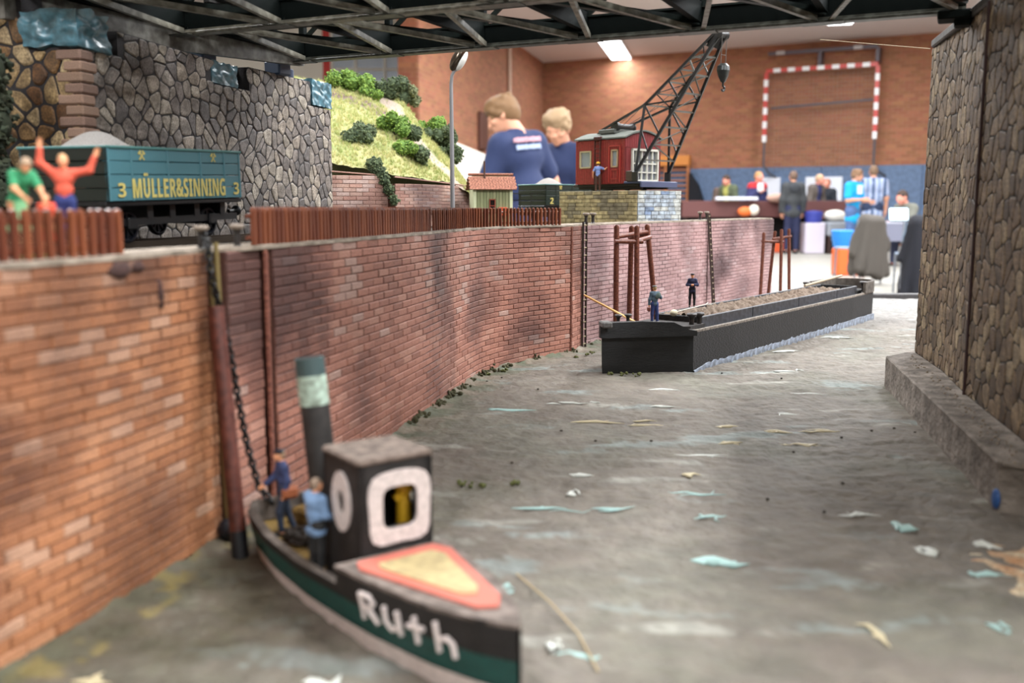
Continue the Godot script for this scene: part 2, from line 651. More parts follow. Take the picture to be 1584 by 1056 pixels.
func build_hall() -> void:
	var brick := mat("hall_brick", Color(1, 1, 1), 0.85, {"tex": hall_brick_texture(), "scale": 0.5})
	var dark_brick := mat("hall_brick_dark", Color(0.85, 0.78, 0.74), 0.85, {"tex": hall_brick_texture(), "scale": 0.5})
	var white := mat("hall_white", Color(0.86, 0.84, 0.8), 0.9)
	var b := MB.new()
	b.box(Transform3D(Basis(), Vector3(6, -0.15, -7)), Vector3(50, 0.3, 60))
	tag(put("floor", b, mat("hall_floor", Color(0.62, 0.605, 0.57), 0.5, {"tex": "soft", "scale": 0.4})), "pale grey beige sports hall floor", "", "", "structure")
	b = MB.new()
	b.box(Transform3D(Basis(), Vector3(6, 5.46, -7)), Vector3(50, 0.3, 60))
	tag(put("ceiling", b, mat("hall_ceiling", Color(0.84, 0.80, 0.78), 0.9)), "plain off-white sports hall ceiling", "", "", "structure")
	var wf := wall("wall_far", 0.94, 30.15, 22.0, 18.97, 5.31, brick)
	wf.set_meta("label", "orange brick end wall of the hall behind the handball goal")
	var wl := wall("wall_left", -1.76, 18.7, 0.94, 30.15, 5.31, brick)
	wl.set_meta("label", "orange brick side wall of the hall behind the two boys")
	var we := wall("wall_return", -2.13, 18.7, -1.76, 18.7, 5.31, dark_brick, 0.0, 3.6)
	we.set_meta("label", "narrow brick wall end beside the high grey windows")
	wall("wall_right", 22.0, 18.97, 9.0, -14.0, 5.31, brick)
	wall("wall_back", 9.0, -14.0, -9.0, -14.0, 5.31, white)
	wall("wall_near_left", -9.0, -14.0, -12.0, 22.0, 5.31, white)
	# the recess on the left: white wall, a red stripe, grey windows high up
	wall("wall_recess", -12.0, 22.0, -4.0, 22.0, 5.31, white)
	wall("wall_recess_below", -4.0, 22.0, -2.1, 22.0, 2.9, white)
	wall("wall_recess_above", -4.0, 22.0, -2.1, 22.0, 5.31, white, 4.9)
	var w1 := thing("window_1", "high grey hall window with white bars behind the bushes", "", V(-4.0, -1.0, 22.0), 0, "", "structure")
	b = MB.new()
	for x in [0.03, 0.55, 1.2, 1.87]:
		b.box(Transform3D(Basis(), Vector3(x, 3.9, -0.02)), Vector3(0.06, 2.0, 0.1), 0.01)
	for y in [2.93, 4.0, 4.87]:
		b.box(Transform3D(Basis(), Vector3(0.95, y, -0.02)), Vector3(1.84, 0.06, 0.09), 0.01)
	put("window_frame", b, white, w1)
	for x in [[0.06, 0.52], [0.58, 1.17], [1.23, 1.84]]:
		b = MB.new()
		b.box(Transform3D(Basis(), Vector3((x[0] + x[1]) / 2, 3.9, -0.02)), Vector3(x[1] - x[0], 1.9, 0.008))
		put("pane", b, mat("window_glass", Color(0.8, 0.85, 0.88), 0.05, {"alpha": 0.15}), w1)
	b = MB.new()
	b.box(Transform3D(Basis(), V(-4.08, 3.0, 21.98)), Vector3(0.16, 1.9, 0.03), 0.005)
	tag(put("trim_1", b, mat("red_trim", Color(0.75, 0.2, 0.18), 0.6)), "red stripe on the white wall left of the grey windows", "", "", "structure")
	# the far wall's blue padding in panels
	var f := wall_frame(0.94, 30.15, 22.0, 18.97)
	var pad := thing("wall_padding", "long band of blue padding along the foot of the brick end wall", "wall padding", f.origin)
	pad.transform = f
	pad.set_meta("kind", "structure")
	for k in 8:
		b = MB.new()
		b.box(Transform3D(Basis(), Vector3(3.3 + k * 1.25 + 0.625, 1.07, 0.03)), Vector3(1.245, 2.0, 0.06), 0.012)
		put("panel", b, mat("blue_padding", Color(0.38, 0.47, 0.60), 0.6, {"tex": "soft", "scale": 0.7}), pad)
	b = MB.new()
	b.box(Transform3D(Basis(), Vector3(11.72, 2.66, 0.1)), Vector3(0.25, 5.3, 0.2), 0.01)
	tag(put("trim_2", b, mat("brown_trim", Color(0.55, 0.33, 0.22), 0.7), null, f), "brown vertical post on the end wall beside the stone pier", "", "", "structure")
	build_goal(f)
	# pipe and small fixtures on the left wall
	var lf := wall_frame(-1.76, 18.7, 0.94, 30.15)
	b = MB.new()
	b.tube([Vector3(7.15, 0.1, 0.06), Vector3(7.15, 5.3, 0.06)], 0.05, 8)
	tag(put("downpipe", b, mat("pale_pipe", Color(0.78, 0.66, 0.58), 0.6), null, lf), "pale vertical pipe on the brick wall above the taller boy", "pipe")
	b = MB.new()
	b.box(Transform3D(Basis(), Vector3(4.5, 2.75, 0.05)), Vector3(0.62, 0.85, 0.1), 0.02)
	tag(put("notice_board", b, mat("dark_board", Color(0.33, 0.19, 0.14), 0.6), null, lf), "dark brown board on the brick wall in front of the boy's face", "board")
	var pp := thing("parapet", "white sloping parapet behind the lamp post and the taller boy", "parapet", V(-0.62, -1.0, 13.0))
	b = MB.new()
	b.prism(PackedVector2Array([Vector2(-0.75, 1.3), Vector2(0.42, 1.3), Vector2(0.42, 1.62), Vector2(-0.75, 2.1)]), Transform3D(), -0.1, 0.1)
	put("side_board", b, white, pp)
	b = MB.new()
	b.box(Transform3D(Basis(), Vector3(-0.165, 0.65, 0)), Vector3(1.17, 1.3, 0.18), 0.01)
	put("wood_panel", b, mat("tan_wood", Color(0.83, 0.62, 0.40), 0.6, {"tex": "soft", "scale": 1.0}), pp)
	# wall bars beside the crane
	var wb := thing("wall_bars", "wooden climbing wall bars on the end wall beside the crane", "wall bars", f.origin)
	wb.transform = f
	for x in [3.35, 4.0, 4.66]:
		b = MB.new()
		b.box(Transform3D(Basis(), Vector3(x, 1.1, 0.14)), Vector3(0.06, 2.2, 0.16), 0.01)
		put("upright", b, mat("bar_wood", Color(0.70, 0.45, 0.28), 0.6), wb)
	for k in 14:
		b = MB.new()
		b.tube([Vector3(3.36, 0.15 + k * 0.145, 0.16), Vector3(4.65, 0.15 + k * 0.145, 0.16)], 0.022, 6)
		put("rung", b, mat("bar_wood", Color(), 0), wb)
	b = MB.new()
	b.box(Transform3D(Basis(), Vector3(4.0, 2.3, 0.14)), Vector3(1.4, 0.28, 0.2), 0.01)
	put("top_board", b, mat("bar_top", Color(0.80, 0.52, 0.25), 0.6), wb)
	b = MB.new()
	b.prism(PackedVector2Array([Vector2(4.72, 0.3), Vector2(5.25, 0.3), Vector2(5.22, 0.9), Vector2(4.98, 1.6), Vector2(4.74, 1.95)]), Transform3D(), 0.08, 0.3)
	tag(put("hanging_coat", b, mat("dark_coat", Color(0.08, 0.09, 0.12), 0.9), null, f), "dark triangular coat hanging beside the wall bars", "coat")
	var n := 0
	for p in [[6.98, "right of the man in navy and red", 0.5], [8.05, "sheet behind the man raising his hand", 0.3], [8.55, "sheet left of the blue T-shirt", 0.6]]:
		b = MB.new()
		b.box(Transform3D(Basis(), Vector3(p[0], 1.42, 0.075)), Vector3(p[2], 0.75, 0.03), 0.004)
		tag(put("notice_sheet", b, mat("paper", Color(0.86, 0.88, 0.92), 0.8), null, f), "white paper notice on the blue padding, " + p[1], "poster", "notices on the blue wall padding")

func build_goal(f: Transform3D) -> void:
	var g := thing("handball_goal", "red and white striped handball goal hoisted against the brick end wall", "goal", f.origin)
	g.transform = f
	var m := mat("goal_paint", Color(1, 1, 1), 0.45, {"vc": true})
	var L := 6.86
	var R := 9.66
	var z := 0.5
	for s in [[L, 2.72], [R, 2.72]]:
		var b := MB.new()
		for k in 10:
			b.col = Color(0.52, 0.055, 0.045) if k % 2 else Color(0.8, 0.8, 0.8)
			b.box(Transform3D(Basis(), Vector3(s[0], s[1] + 0.09 + k * 0.18, z)), Vector3(0.1, 0.18, 0.1))
		put("post", b, m, g)
		b = MB.new()
		b.tube([Vector3(s[0], 2.72, z), Vector3(s[0], 2.1, z), Vector3(s[0] + 0.1, 1.9, z - 0.2), Vector3(s[0] + 0.25, 1.8, z - 0.42)], 0.03, 6)
		put("rear_stay", b, mat("goal_grey", Color(0.32, 0.33, 0.36), 0.5), g)
	var c := MB.new()
	for k in 15:
		c.col = Color(0.8, 0.8, 0.8) if k % 2 else Color(0.52, 0.055, 0.045)
		c.box(Transform3D(Basis(), Vector3(L + (R - L) * (k + 0.5) / 15.0, 4.57, z)), Vector3((R - L) / 15.0, 0.1, 0.1))
	put("crossbar", c, m, g)
	c = MB.new()
	for k in 29:
		var x := L + (R - L) * k / 28.0
		c.tube([Vector3(x, 4.5, z - 0.06), Vector3(x, 3.4, z - 0.25), Vector3(x, 2.0, z - 0.3)], 0.004, 3, false)
	for k in 26:
		var y := 4.5 - k * 0.1
		c.tube([Vector3(L, y, z - 0.06 - 0.19 * minf(1, k / 11.0)), Vector3(R, y, z - 0.06 - 0.19 * minf(1, k / 11.0))], 0.004, 3, false)
	stuff(put("net", c, mat("net_cord", Color(0.6, 0.55, 0.52), 0.8), g))
	c = MB.new()
	c.tube([Vector3(L + 0.1, 3.62, 0.3), Vector3(R - 0.1, 3.72, 0.3)], 0.03, 6)
	put("rear_bar", c, mat("goal_grey", Color(), 0), g)
	var h := thing("hoist_beam", "grey steel hoist beam on the brick wall above the handball goal", "beam", f.origin)
	h.transform = f
	c = MB.new()
	c.box(Transform3D(Basis(), Vector3(8.25, 5.02, 0.42)), Vector3(2.75, 0.09, 0.1), 0.01)
	put("beam", c, mat("hoist_grey", Color(0.36, 0.33, 0.36), 0.5), h)
	for x in [8.2, 9.62]:
		c = MB.new()
		c.box(Transform3D(Basis(), Vector3(x, 4.83, 0.25)), Vector3(0.09, 0.36, 0.4), 0.01)
		put("bracket", c, mat("hoist_grey", Color(), 0), h)
	for x in [7.2, 9.15]:
		c = MB.new()
		c.box(Transform3D(Basis(), Vector3(x, 5.02, 0.49)), Vector3(0.22, 0.1, 0.05), 0.01)
		put("clamp", c, mat("clamp_pale", Color(0.7, 0.68, 0.68), 0.5), h)

# ---------------------------------------------------------------- the layout's base, water and quay
const WALL_PATH := [[-0.1030, 0.112], [-0.0927, 0.1657], [-0.0832, 0.2012], [-0.0745, 0.2387], [-0.0650, 0.2620], [-0.0388, 0.3753], [-0.0280, 0.4300], [-0.0150, 0.4840], [0.0050, 0.5200], [0.0330, 0.5558], [0.0423, 0.5822], [0.0780, 0.6410], [0.1500, 0.7600], [0.2420, 0.9050]]

func build_layout_base() -> void:
	var wood := mat("board_wood", Color(0.52, 0.42, 0.32), 0.7, {"tex": "soft", "scale": 3.0})
	var t := thing("layout_table", "wooden baseboard on legs that carries the model harbour", "table", V(-0.2, -1.0, 0.48))
	var b := MB.new()
	b.box(Transform3D(Basis(), Vector3(0.02, 0.875, 0)), Vector3(0.96, 0.07, 0.84), 0.004)
	put("board", b, wood, t)
	for x in [-0.4, 0.44]:
		for z in [-0.36, 0.36]:
			b = MB.new()
			b.box(Transform3D(Basis(), Vector3(x, 0.42, z)), Vector3(0.04, 0.84, 0.04), 0.003)
			put("leg", b, wood, t)
	b = MB.new()
	b.box(Transform3D(Basis(), V(0.36, -0.0825, 0.897)), Vector3(0.26, 0.006, 0.012), 0.0008)
	tag(put("edge_strip", b, mat("edge_paint", Color(0.28, 0.27, 0.27), 0.7, {"tex": "soft", "scale": 30.0})), "low dark edge strip at the far end of the painted water", "board edge")
	build_water()

func wall_at(d: float) -> float:                       # how far right the foot of the quay wall stands
	for i in WALL_PATH.size() - 1:
		if d <= WALL_PATH[i + 1][1]:
			var t: float = (d - WALL_PATH[i][1]) / (WALL_PATH[i + 1][1] - WALL_PATH[i][1])
			return lerpf(WALL_PATH[i][0], WALL_PATH[i + 1][0], t)
	return 0.25

func build_water() -> void:
	var big := FastNoiseLite.new()
	big.seed = 21
	big.frequency = 14.0
	big.fractal_octaves = 4
	var rip := FastNoiseLite.new()
	rip.seed = 8
	rip.frequency = 55.0
	rip.fractal_octaves = 3
	rip.domain_warp_enabled = true
	rip.domain_warp_amplitude = 0.02
	rip.domain_warp_frequency = 20.0
	var streak := FastNoiseLite.new()
	streak.seed = 4
	streak.frequency = 30.0
	streak.fractal_octaves = 3
	streak.domain_warp_enabled = true
	streak.domain_warp_amplitude = 0.03
	streak.domain_warp_frequency = 15.0
	var b := MB.new()
	var w := 270
	var h := 430
	var pos := func(i: int, j: int) -> Vector3:
		var d := 0.055 + 0.84 * j / (h - 1.0)
		var x := lerpf(maxf(-0.135, wall_at(d) - 0.012), 0.42, float(i) / (w - 1))
		var y := 0.0017 * (0.5 - absf(rip.get_noise_2d(x * 0.55, d * 1.5))) - 0.0006 + 0.0005 * big.get_noise_2d(x, d)
		var e := x - wall_at(d)
		if e < 0.006:                                  # filler drawn up against the foot of the wall
			y += 0.0022 * pow(1.0 - clampf(e / 0.006, 0, 1), 2.0) * (0.7 + 0.6 * big.get_noise_2d(x * 5, d * 5))
		return V(x, WATER + y, d)
	var shade := func(_i: int, _j: int, p: Vector3) -> Color:
		var x := p.x
		var d := -p.z
		var a := big.get_noise_2d(x + 3.0, d) * 0.5 + 0.5
		var cl := Color(0.140, 0.117, 0.095).lerp(Color(0.195, 0.172, 0.143), a)
		cl = cl.lerp(Color(0.145, 0.145, 0.110), clampf(big.get_noise_2d(x * 0.8 + 9.0, d * 0.8) * 1.2, 0, 0.45))
		var s := streak.get_noise_2d(x * 0.45 + 1.0, d * 1.3)
		cl = cl.lerp(Color(0.33, 0.41, 0.40), smoothstep(0.33, 0.55, s) * 0.40)
		var s2 := streak.get_noise_2d(x * 0.4 + 7.0, d * 1.6 + 2.0)
		cl = cl.lerp(Color(0.50, 0.50, 0.44), smoothstep(0.46, 0.62, s2) * 0.38)
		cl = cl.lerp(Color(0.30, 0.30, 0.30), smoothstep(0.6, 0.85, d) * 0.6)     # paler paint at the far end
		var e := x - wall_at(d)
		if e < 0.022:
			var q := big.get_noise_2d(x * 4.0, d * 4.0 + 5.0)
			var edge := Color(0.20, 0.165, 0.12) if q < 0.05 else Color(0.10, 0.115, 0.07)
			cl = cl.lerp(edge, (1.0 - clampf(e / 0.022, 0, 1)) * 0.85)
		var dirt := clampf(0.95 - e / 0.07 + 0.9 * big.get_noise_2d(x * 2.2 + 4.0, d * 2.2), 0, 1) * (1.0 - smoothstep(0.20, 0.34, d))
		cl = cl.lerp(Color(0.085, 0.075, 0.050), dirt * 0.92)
		var st := big.get_noise_2d(x * 5.0 + 11.0, d * 5.0)
		if e < 0.012 and d < 0.30:
			cl = cl.lerp(Color(0.32, 0.24, 0.06), smoothstep(0.16, 0.34, st) * 0.4)
		return cl
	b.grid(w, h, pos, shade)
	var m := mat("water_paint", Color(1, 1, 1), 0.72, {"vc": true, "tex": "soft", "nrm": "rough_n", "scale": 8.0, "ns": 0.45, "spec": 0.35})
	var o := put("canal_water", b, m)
	tag(o, "grey-brown painted water of the model canal with pale wave crests", "water", "", "structure")
	# raised dabs of paint for the wave crests
	var r := RandomNumberGenerator.new()
	r.seed = 77
	var kinds := [mat("crest_cream", Color(0.72, 0.67, 0.54), 0.5), mat("crest_teal", Color(0.58, 0.70, 0.68), 0.5), mat("crest_white", Color(0.76, 0.77, 0.74), 0.5)]
	var crests := [MB.new(), MB.new(), MB.new()]
	for p in [[0.0330, 0.3720, 22, 3, 0], [0.052, 0.366, 16, 2, 0], [0.0633, 0.4012, 12, 3, 2], [0.0830, 0.3640, 9, 3.5, 0], [0.099, 0.3560, 10, 3, 0], [0.1180, 0.3560, 12, 2.5, 0], [0.112, 0.386, 10, 2, 2], [0.078, 0.3380, 9, 3, 0], [0.104, 0.336, 9, 2.5, 0], [0.0560, 0.2970, 6, 3, 0], [0.0215, 0.2960, 7, 3, 2], [0.0950, 0.2560, 11, 2.0, 2], [0.103, 0.2450, 5, 5, 1], [0.0480, 0.2220, 10, 6, 1], [0.0540, 0.2550, 9, 2, 1], [0.1020, 0.2280, 5, 5, 2], [0.0715, 0.1820, 2.2, 9, 0], [0.1060, 0.1780, 13, 8, 2], [0.1080, 0.1700, 10, 6, 1], [0.0130, 0.1730, 10, 2.5, 1], [0.0080, 0.1760, 3, 3, 2], [0.0970, 0.1850, 3, 4, 1], [-0.0340, 0.1620, 7, 3, 2], [-0.0740, 0.1620, 7, 3, 0], [0.118, 0.2320, 5, 5, 2], [0.0000, 0.3950, 20, 3, 1], [0.026, 0.4100, 14, 2.5, 2], [0.0700, 0.4400, 14, 3, 2], [0.135, 0.43, 12, 2, 2], [0.1400, 0.4900, 12, 3, 2], [0.1600, 0.5600, 18, 4, 2], [0.2100, 0.6200, 22, 5, 2], [0.1090, 0.2130, 7, 3, 1], [0.1170, 0.1980, 2.4, 2.4, 0], [-0.0020, 0.205, 5, 2, 1], [0.008, 0.262, 16, 2, 1], [0.028, 0.262, 12, 2, 1], [0.0180, 0.2760, 3, 5, 2], [0.055, 0.276, 14, 1.5, 1], [0.064, 0.32, 18, 1.5, 2]]:
		var bb: MB = crests[p[4]]
		for q in 3:
			var z: Array = p.duplicate()
			if q > 0:
				z[0] += r.randfn() * 0.0008 * p[2] * 0.35
				z[1] += r.randfn() * 0.0012
				z[2] *= r.randf_range(0.35, 0.8)
				z[3] *= r.randf_range(0.35, 0.8)
			bb.tube(crest_spine(z, r), [0.0001, 0.00030 * z[3], 0.00042 * z[3], 0.00022 * z[3], 0.0001], 7)
	for i in 3:
		for j in crests[i].v.size():
			var y: float = crests[i].v[j].y
			crests[i].v[j].y = 1.0 + WATER + (y - 1.0 - WATER) * 0.45
		stuff(put("wave_crests", crests[i], kinds[i], o, Transform3D()))
	# grit and flecks of scatter lying about
	var g := MB.new()
	for p in [[0.0185, 0.3560], [0.1005, 0.2860], [0.0965, 0.3240], [0.106, 0.4830], [0.1320, 0.4680], [0.1350, 0.3560], [0.1500, 0.3530], [0.0735, 0.2700], [0.086, 0.2580], [-0.012, 0.46], [-0.005, 0.47], [0.012, 0.44], [0.12, 0.345], [0.145, 0.36], [0.03, 0.34], [0.0, 0.31], [0.05, 0.34]]:
		g.ball(Transform3D(Basis().scaled(Vector3(0.0006, 0.0004, 0.0005)), V(p[0], WATER + 0.0004, p[1])), 4, 6)
	stuff(put("grit", g, mat("grit", Color(0.20, 0.17, 0.14), 0.9), o))
	g = MB.new()
	for p in [[-0.0135, 0.283], [-0.0155, 0.286], [-0.0085, 0.284], [0.0010, 0.285], [0.0430, 0.545], [0.0460, 0.5500], [0.036, 0.535], [0.0490, 0.4800], [0.055, 0.4790], [0.063, 0.4780], [-0.012, 0.480], [-0.004, 0.490]]:
		for k in 5:
			g.ball(Transform3D(Basis().scaled(Vector3.ONE * r.randf_range(0.0004, 0.0009)), V(p[0] + r.randfn() * 0.0009, WATER + r.randf() * 0.0012, p[1] + r.randfn() * 0.0009)), 4, 6)
	stuff(put("moss_scatter", g, mat("moss", Color(0.31, 0.32, 0.16), 0.9), o))
	g = MB.new()
	for k in 420:
		var d := r.randf_range(0.36, 0.60)
		if tone_noise.get_noise_1d(d * 60.0) < -0.05:
			continue
		g.ball(Transform3D(Basis().scaled(Vector3(r.randf_range(0.5, 1.4), r.randf_range(0.4, 1.5), r.randf_range(0.5, 1.4)) * 0.0009), V(wall_at(d) + 0.0006 + absf(r.randfn()) * 0.0016, WATER + absf(r.randfn()) * 0.0009, d)), 4, 6)
	stuff(put("wall_moss", g, mat("wall_moss", Color(0.25, 0.24, 0.15), 0.95), o))
	g = MB.new()
	g.tube([V(0.0010, WATER + 0.0006, 0.2120), V(0.0080, WATER + 0.0010, 0.1950), V(0.0130, WATER + 0.0008, 0.1800), V(0.0155, WATER + 0.0006, 0.1650)], 0.00022, 5)
	tag(put("fibre", g, mat("fibre", Color(0.62, 0.54, 0.40), 0.6)), "thin pale fibre lying on the painted water beside the tug's bow", "fibre")

func crest_spine(p: Array, r: RandomNumberGenerator) -> Array:
	var l: float = p[2] * 0.001
	var along := Vector2(1, r.randf_range(-0.25, 0.25)) if p[2] > 4.0 else Vector2(r.randf_range(-0.3, 0.3), 1)
	if p[3] > p[2]:
		along = Vector2(0.2, -1.0)
		l = p[3] * 0.001
		p[3] = p[2]
	var pts := []
	for k in 5:
		var q := along * l * (k / 4.0 - 0.5)
		pts.append(V(p[0] + q.x + r.randfn() * 0.0005, WATER + 0.0002, p[1] + q.y + r.randfn() * 0.0008))
	return pts

func smooth_path(src: Array, step := 0.002) -> PackedVector2Array:
	var cu := Curve2D.new()
	for i in src.size():
		var p := Vector2(src[i][0], src[i][1])
		var t := (Vector2(src[mini(i + 1, src.size() - 1)][0], src[mini(i + 1, src.size() - 1)][1]) - Vector2(src[maxi(i - 1, 0)][0], src[maxi(i - 1, 0)][1])) * 0.14
		cu.add_point(p, -t, t)
	cu.bake_interval = step
	return cu.get_baked_points()

class Run:                                             # a line on the ground with distances along it
	var p: PackedVector2Array
	var s := PackedFloat32Array()
	func _init(pts: PackedVector2Array) -> void:
		p = pts
		s.append(0.0)
		for i in range(1, p.size()):
			s.append(s[-1] + p[i].distance_to(p[i - 1]))
	func at(d: float) -> Array:                        # point and direction
		var i := 1
		while i < p.size() - 1 and s[i] < d:
			i += 1
		var t := (d - s[i - 1]) / maxf(s[i] - s[i - 1], 1e-9)
		return [p[i - 1].lerp(p[i], t), (p[i] - p[i - 1]).normalized()]

func brick_mesh(l: float, h: float, t: float, r: RandomNumberGenerator) -> ArrayMesh:   # rounded outer face, 26 triangles
	var b := MB.new()
	var e := minf(l, h) * 0.10
	var j := func() -> float: return r.randf_range(-0.5, 0.5) * e
	var back := [Vector3(-l / 2, -h / 2, 0), Vector3(l / 2, -h / 2, 0), Vector3(l / 2, h / 2, 0), Vector3(-l / 2, h / 2, 0)]
	var mid := [Vector3(-l / 2, -h / 2, t * 0.55), Vector3(l / 2, -h / 2, t * 0.55), Vector3(l / 2, h / 2, t * 0.55), Vector3(-l / 2, h / 2, t * 0.55)]
	var front := [Vector3(-l / 2 + e + j.call(), -h / 2 + e, t), Vector3(l / 2 - e + j.call(), -h / 2 + e, t), Vector3(l / 2 - e, h / 2 - e + j.call(), t), Vector3(-l / 2 + e, h / 2 - e + j.call(), t)]
	b.hull([back, mid, front], Vector3(0, 0, t * 0.3))
	return b.mesh()

# bricks along a run; the nearest ones in the picture are parts, the rest one part of stuff
func lay_bricks(parent: Node3D, run: Run, y0: float, courses: int, pitch: float, length: float, tones: Array, parts: int, seed_: int, depth := 0.0007) -> void:
	var r := RandomNumberGenerator.new()
	r.seed = seed_
	var shapes := []
	for k in 5:
		shapes.append(brick_mesh(length * 0.982, pitch * 0.92, depth, r))
	var spots := []
	var total: float = run.s[-1]
	var n := int(total / length)
	var step := total / n
	for c in courses:
		var o := step * 0.5 if c % 2 else 0.0
		for k in range(0, n + (1 if c % 2 else 0)):
			var s := k * step + step / 2 - o
			var w := step
			if c % 2 and k == 0:
				s = step * 0.25; w = step * 0.5
			elif c % 2 and k == n:
				s = total - step * 0.25; w = step * 0.5
			var q := run.at(s)
			var d := Vector3(q[1].x, 0, -q[1].y)
			var up := Vector3.UP.rotated(d, r.randfn() * 0.01)
			var bs := Basis(d, up, d.cross(up)).scaled_local(Vector3(w / length, 1, r.randf_range(0.75, 1.25)))
			var p := V(q[0].x, y0 + (c + 0.5) * pitch, q[0].y)
			var tn := clampf(0.5 + 0.18 * r.randfn() + 0.5 * tone_noise.get_noise_3d(p.x * 26, p.y * 26, p.z * 26), 0, 0.999)
			spots.append([Transform3D(bs, p), int(tn * tones.size()), r.randi() % 5, p.distance_to(Vector3(-0.01, 0.96, 0.0)) + (10.0 if p.x / -p.z < -0.56 else 0.0)])
	spots.sort_custom(func(a, b): return a[3] < b[3])
	var rest := {}
	for i in spots.size():
		var sp: Array = spots[i]
		if i < parts:
			put("brick", shapes[sp[2]], tones[sp[1]], parent, Transform3D(Basis(), -parent.position) * sp[0])
		else:
			var key := "%d" % sp[1]
			if not rest.has(key):
				rest[key] = []
			rest[key].append(sp)
	if rest.is_empty():
		return
	var mm := MultiMesh.new()
	mm.transform_format = MultiMesh.TRANSFORM_3D
	mm.use_colors = true
	mm.mesh = shapes[0]
	var total_n := 0
	for key in rest:
		total_n += rest[key].size()
	mm.instance_count = total_n
	var i := 0
	for key in rest:
		var cl: Color = tones[int(key)].albedo_color.srgb_to_linear()
		for sp in rest[key]:
			mm.set_instance_transform(i, Transform3D(Basis(), -parent.position) * sp[0])
			mm.set_instance_color(i, cl)
			i += 1
	var mi := MultiMeshInstance3D.new()
	mi.name = "far_bricks"
	mi.multimesh = mm
	mi.material_override = brick_white()
	parent.add_child(mi, true)
	stuff(mi)

func brick_white() -> StandardMaterial3D:
	return mat("brick_rest", Color(1, 1, 1), 0.75, {"vc": true, "tex": "grain", "nrm": "fine_n", "ns": 0.5, "scale": 25.0, "world": true, "det": "grime", "dscale": Vector3(3.2, 2.6, 3.2)})

func brick_tones(called: String, list: Array) -> Array:
	var out := []
	for i in list.size():
		out.append(mat("%s_%d" % [called, i], list[i], 0.75, {"tex": "grain", "nrm": "fine_n", "ns": 0.5, "scale": 25.0, "world": true, "det": "grime", "dscale": Vector3(3.2, 2.6, 3.2)}))
	return out

func path_between(a: int, b: int) -> Array:
	return WALL_PATH.slice(a, b + 1)

func wall_core(run: Run, y0: float, y1: float, thick: float) -> MB:    # the mortar face behind the bricks and the wall's body
	var b := MB.new()
	var pts := []
	var k := 0.0
	while k < run.s[-1]:
		pts.append(run.at(k))
		k += 0.006
	pts.append(run.at(run.s[-1]))
	var rings := []
	for q in pts:
		var o := Vector2(-q[1].y, q[1].x) * thick
		var p: Vector2 = q[0]
		rings.append([V(p.x, y0, p.y), V(p.x, y1, p.y), V(p.x + o.x, y1, p.y + o.y), V(p.x + o.x, y0, p.y + o.y)])
	for i in rings.size() - 1:
		var A: Array = rings[i]
		var B: Array = rings[i + 1]
		var c := (A[0] + A[2] + B[0] + B[2]) / 4.0 as Vector3
		for e in 4:
			var f := (e + 1) % 4
			b.face([A[e], A[f], B[f], B[e]], (A[e] + A[f] + B[e] + B[f]) / 4.0 - c)
	b.face(rings[0], rings[0][0] - rings[1][0])
	b.face(rings[-1], rings[-1][0] - rings[-2][0])
	return b

func quay_wall(label: String, src: Array, tones: Array, courses: int, parts: int, seed_: int, top := QUAY, thick := 0.012, joint := "mortar", brick := 0.0098) -> Node3D:
	var run := Run.new(smooth_path(src))
	var base := V(src[0][0], WATER, src[0][1])
	var t := thing("quay_wall", label, "wall", base, 0, "", "structure")
	put("mortar", wall_core(run, WATER - 0.004, top, thick), mat(joint, Color(0.36, 0.22, 0.17) if joint == "mortar" else Color(0.62, 0.48, 0.47), 0.9, {"tex": "grain", "scale": 25.0, "world": true}), t, Transform3D(Basis(), -base))
	lay_bricks(t, run, WATER + 0.0004, courses, (top - WATER - 0.0004) / courses, brick, tones, parts, seed_)
	return t

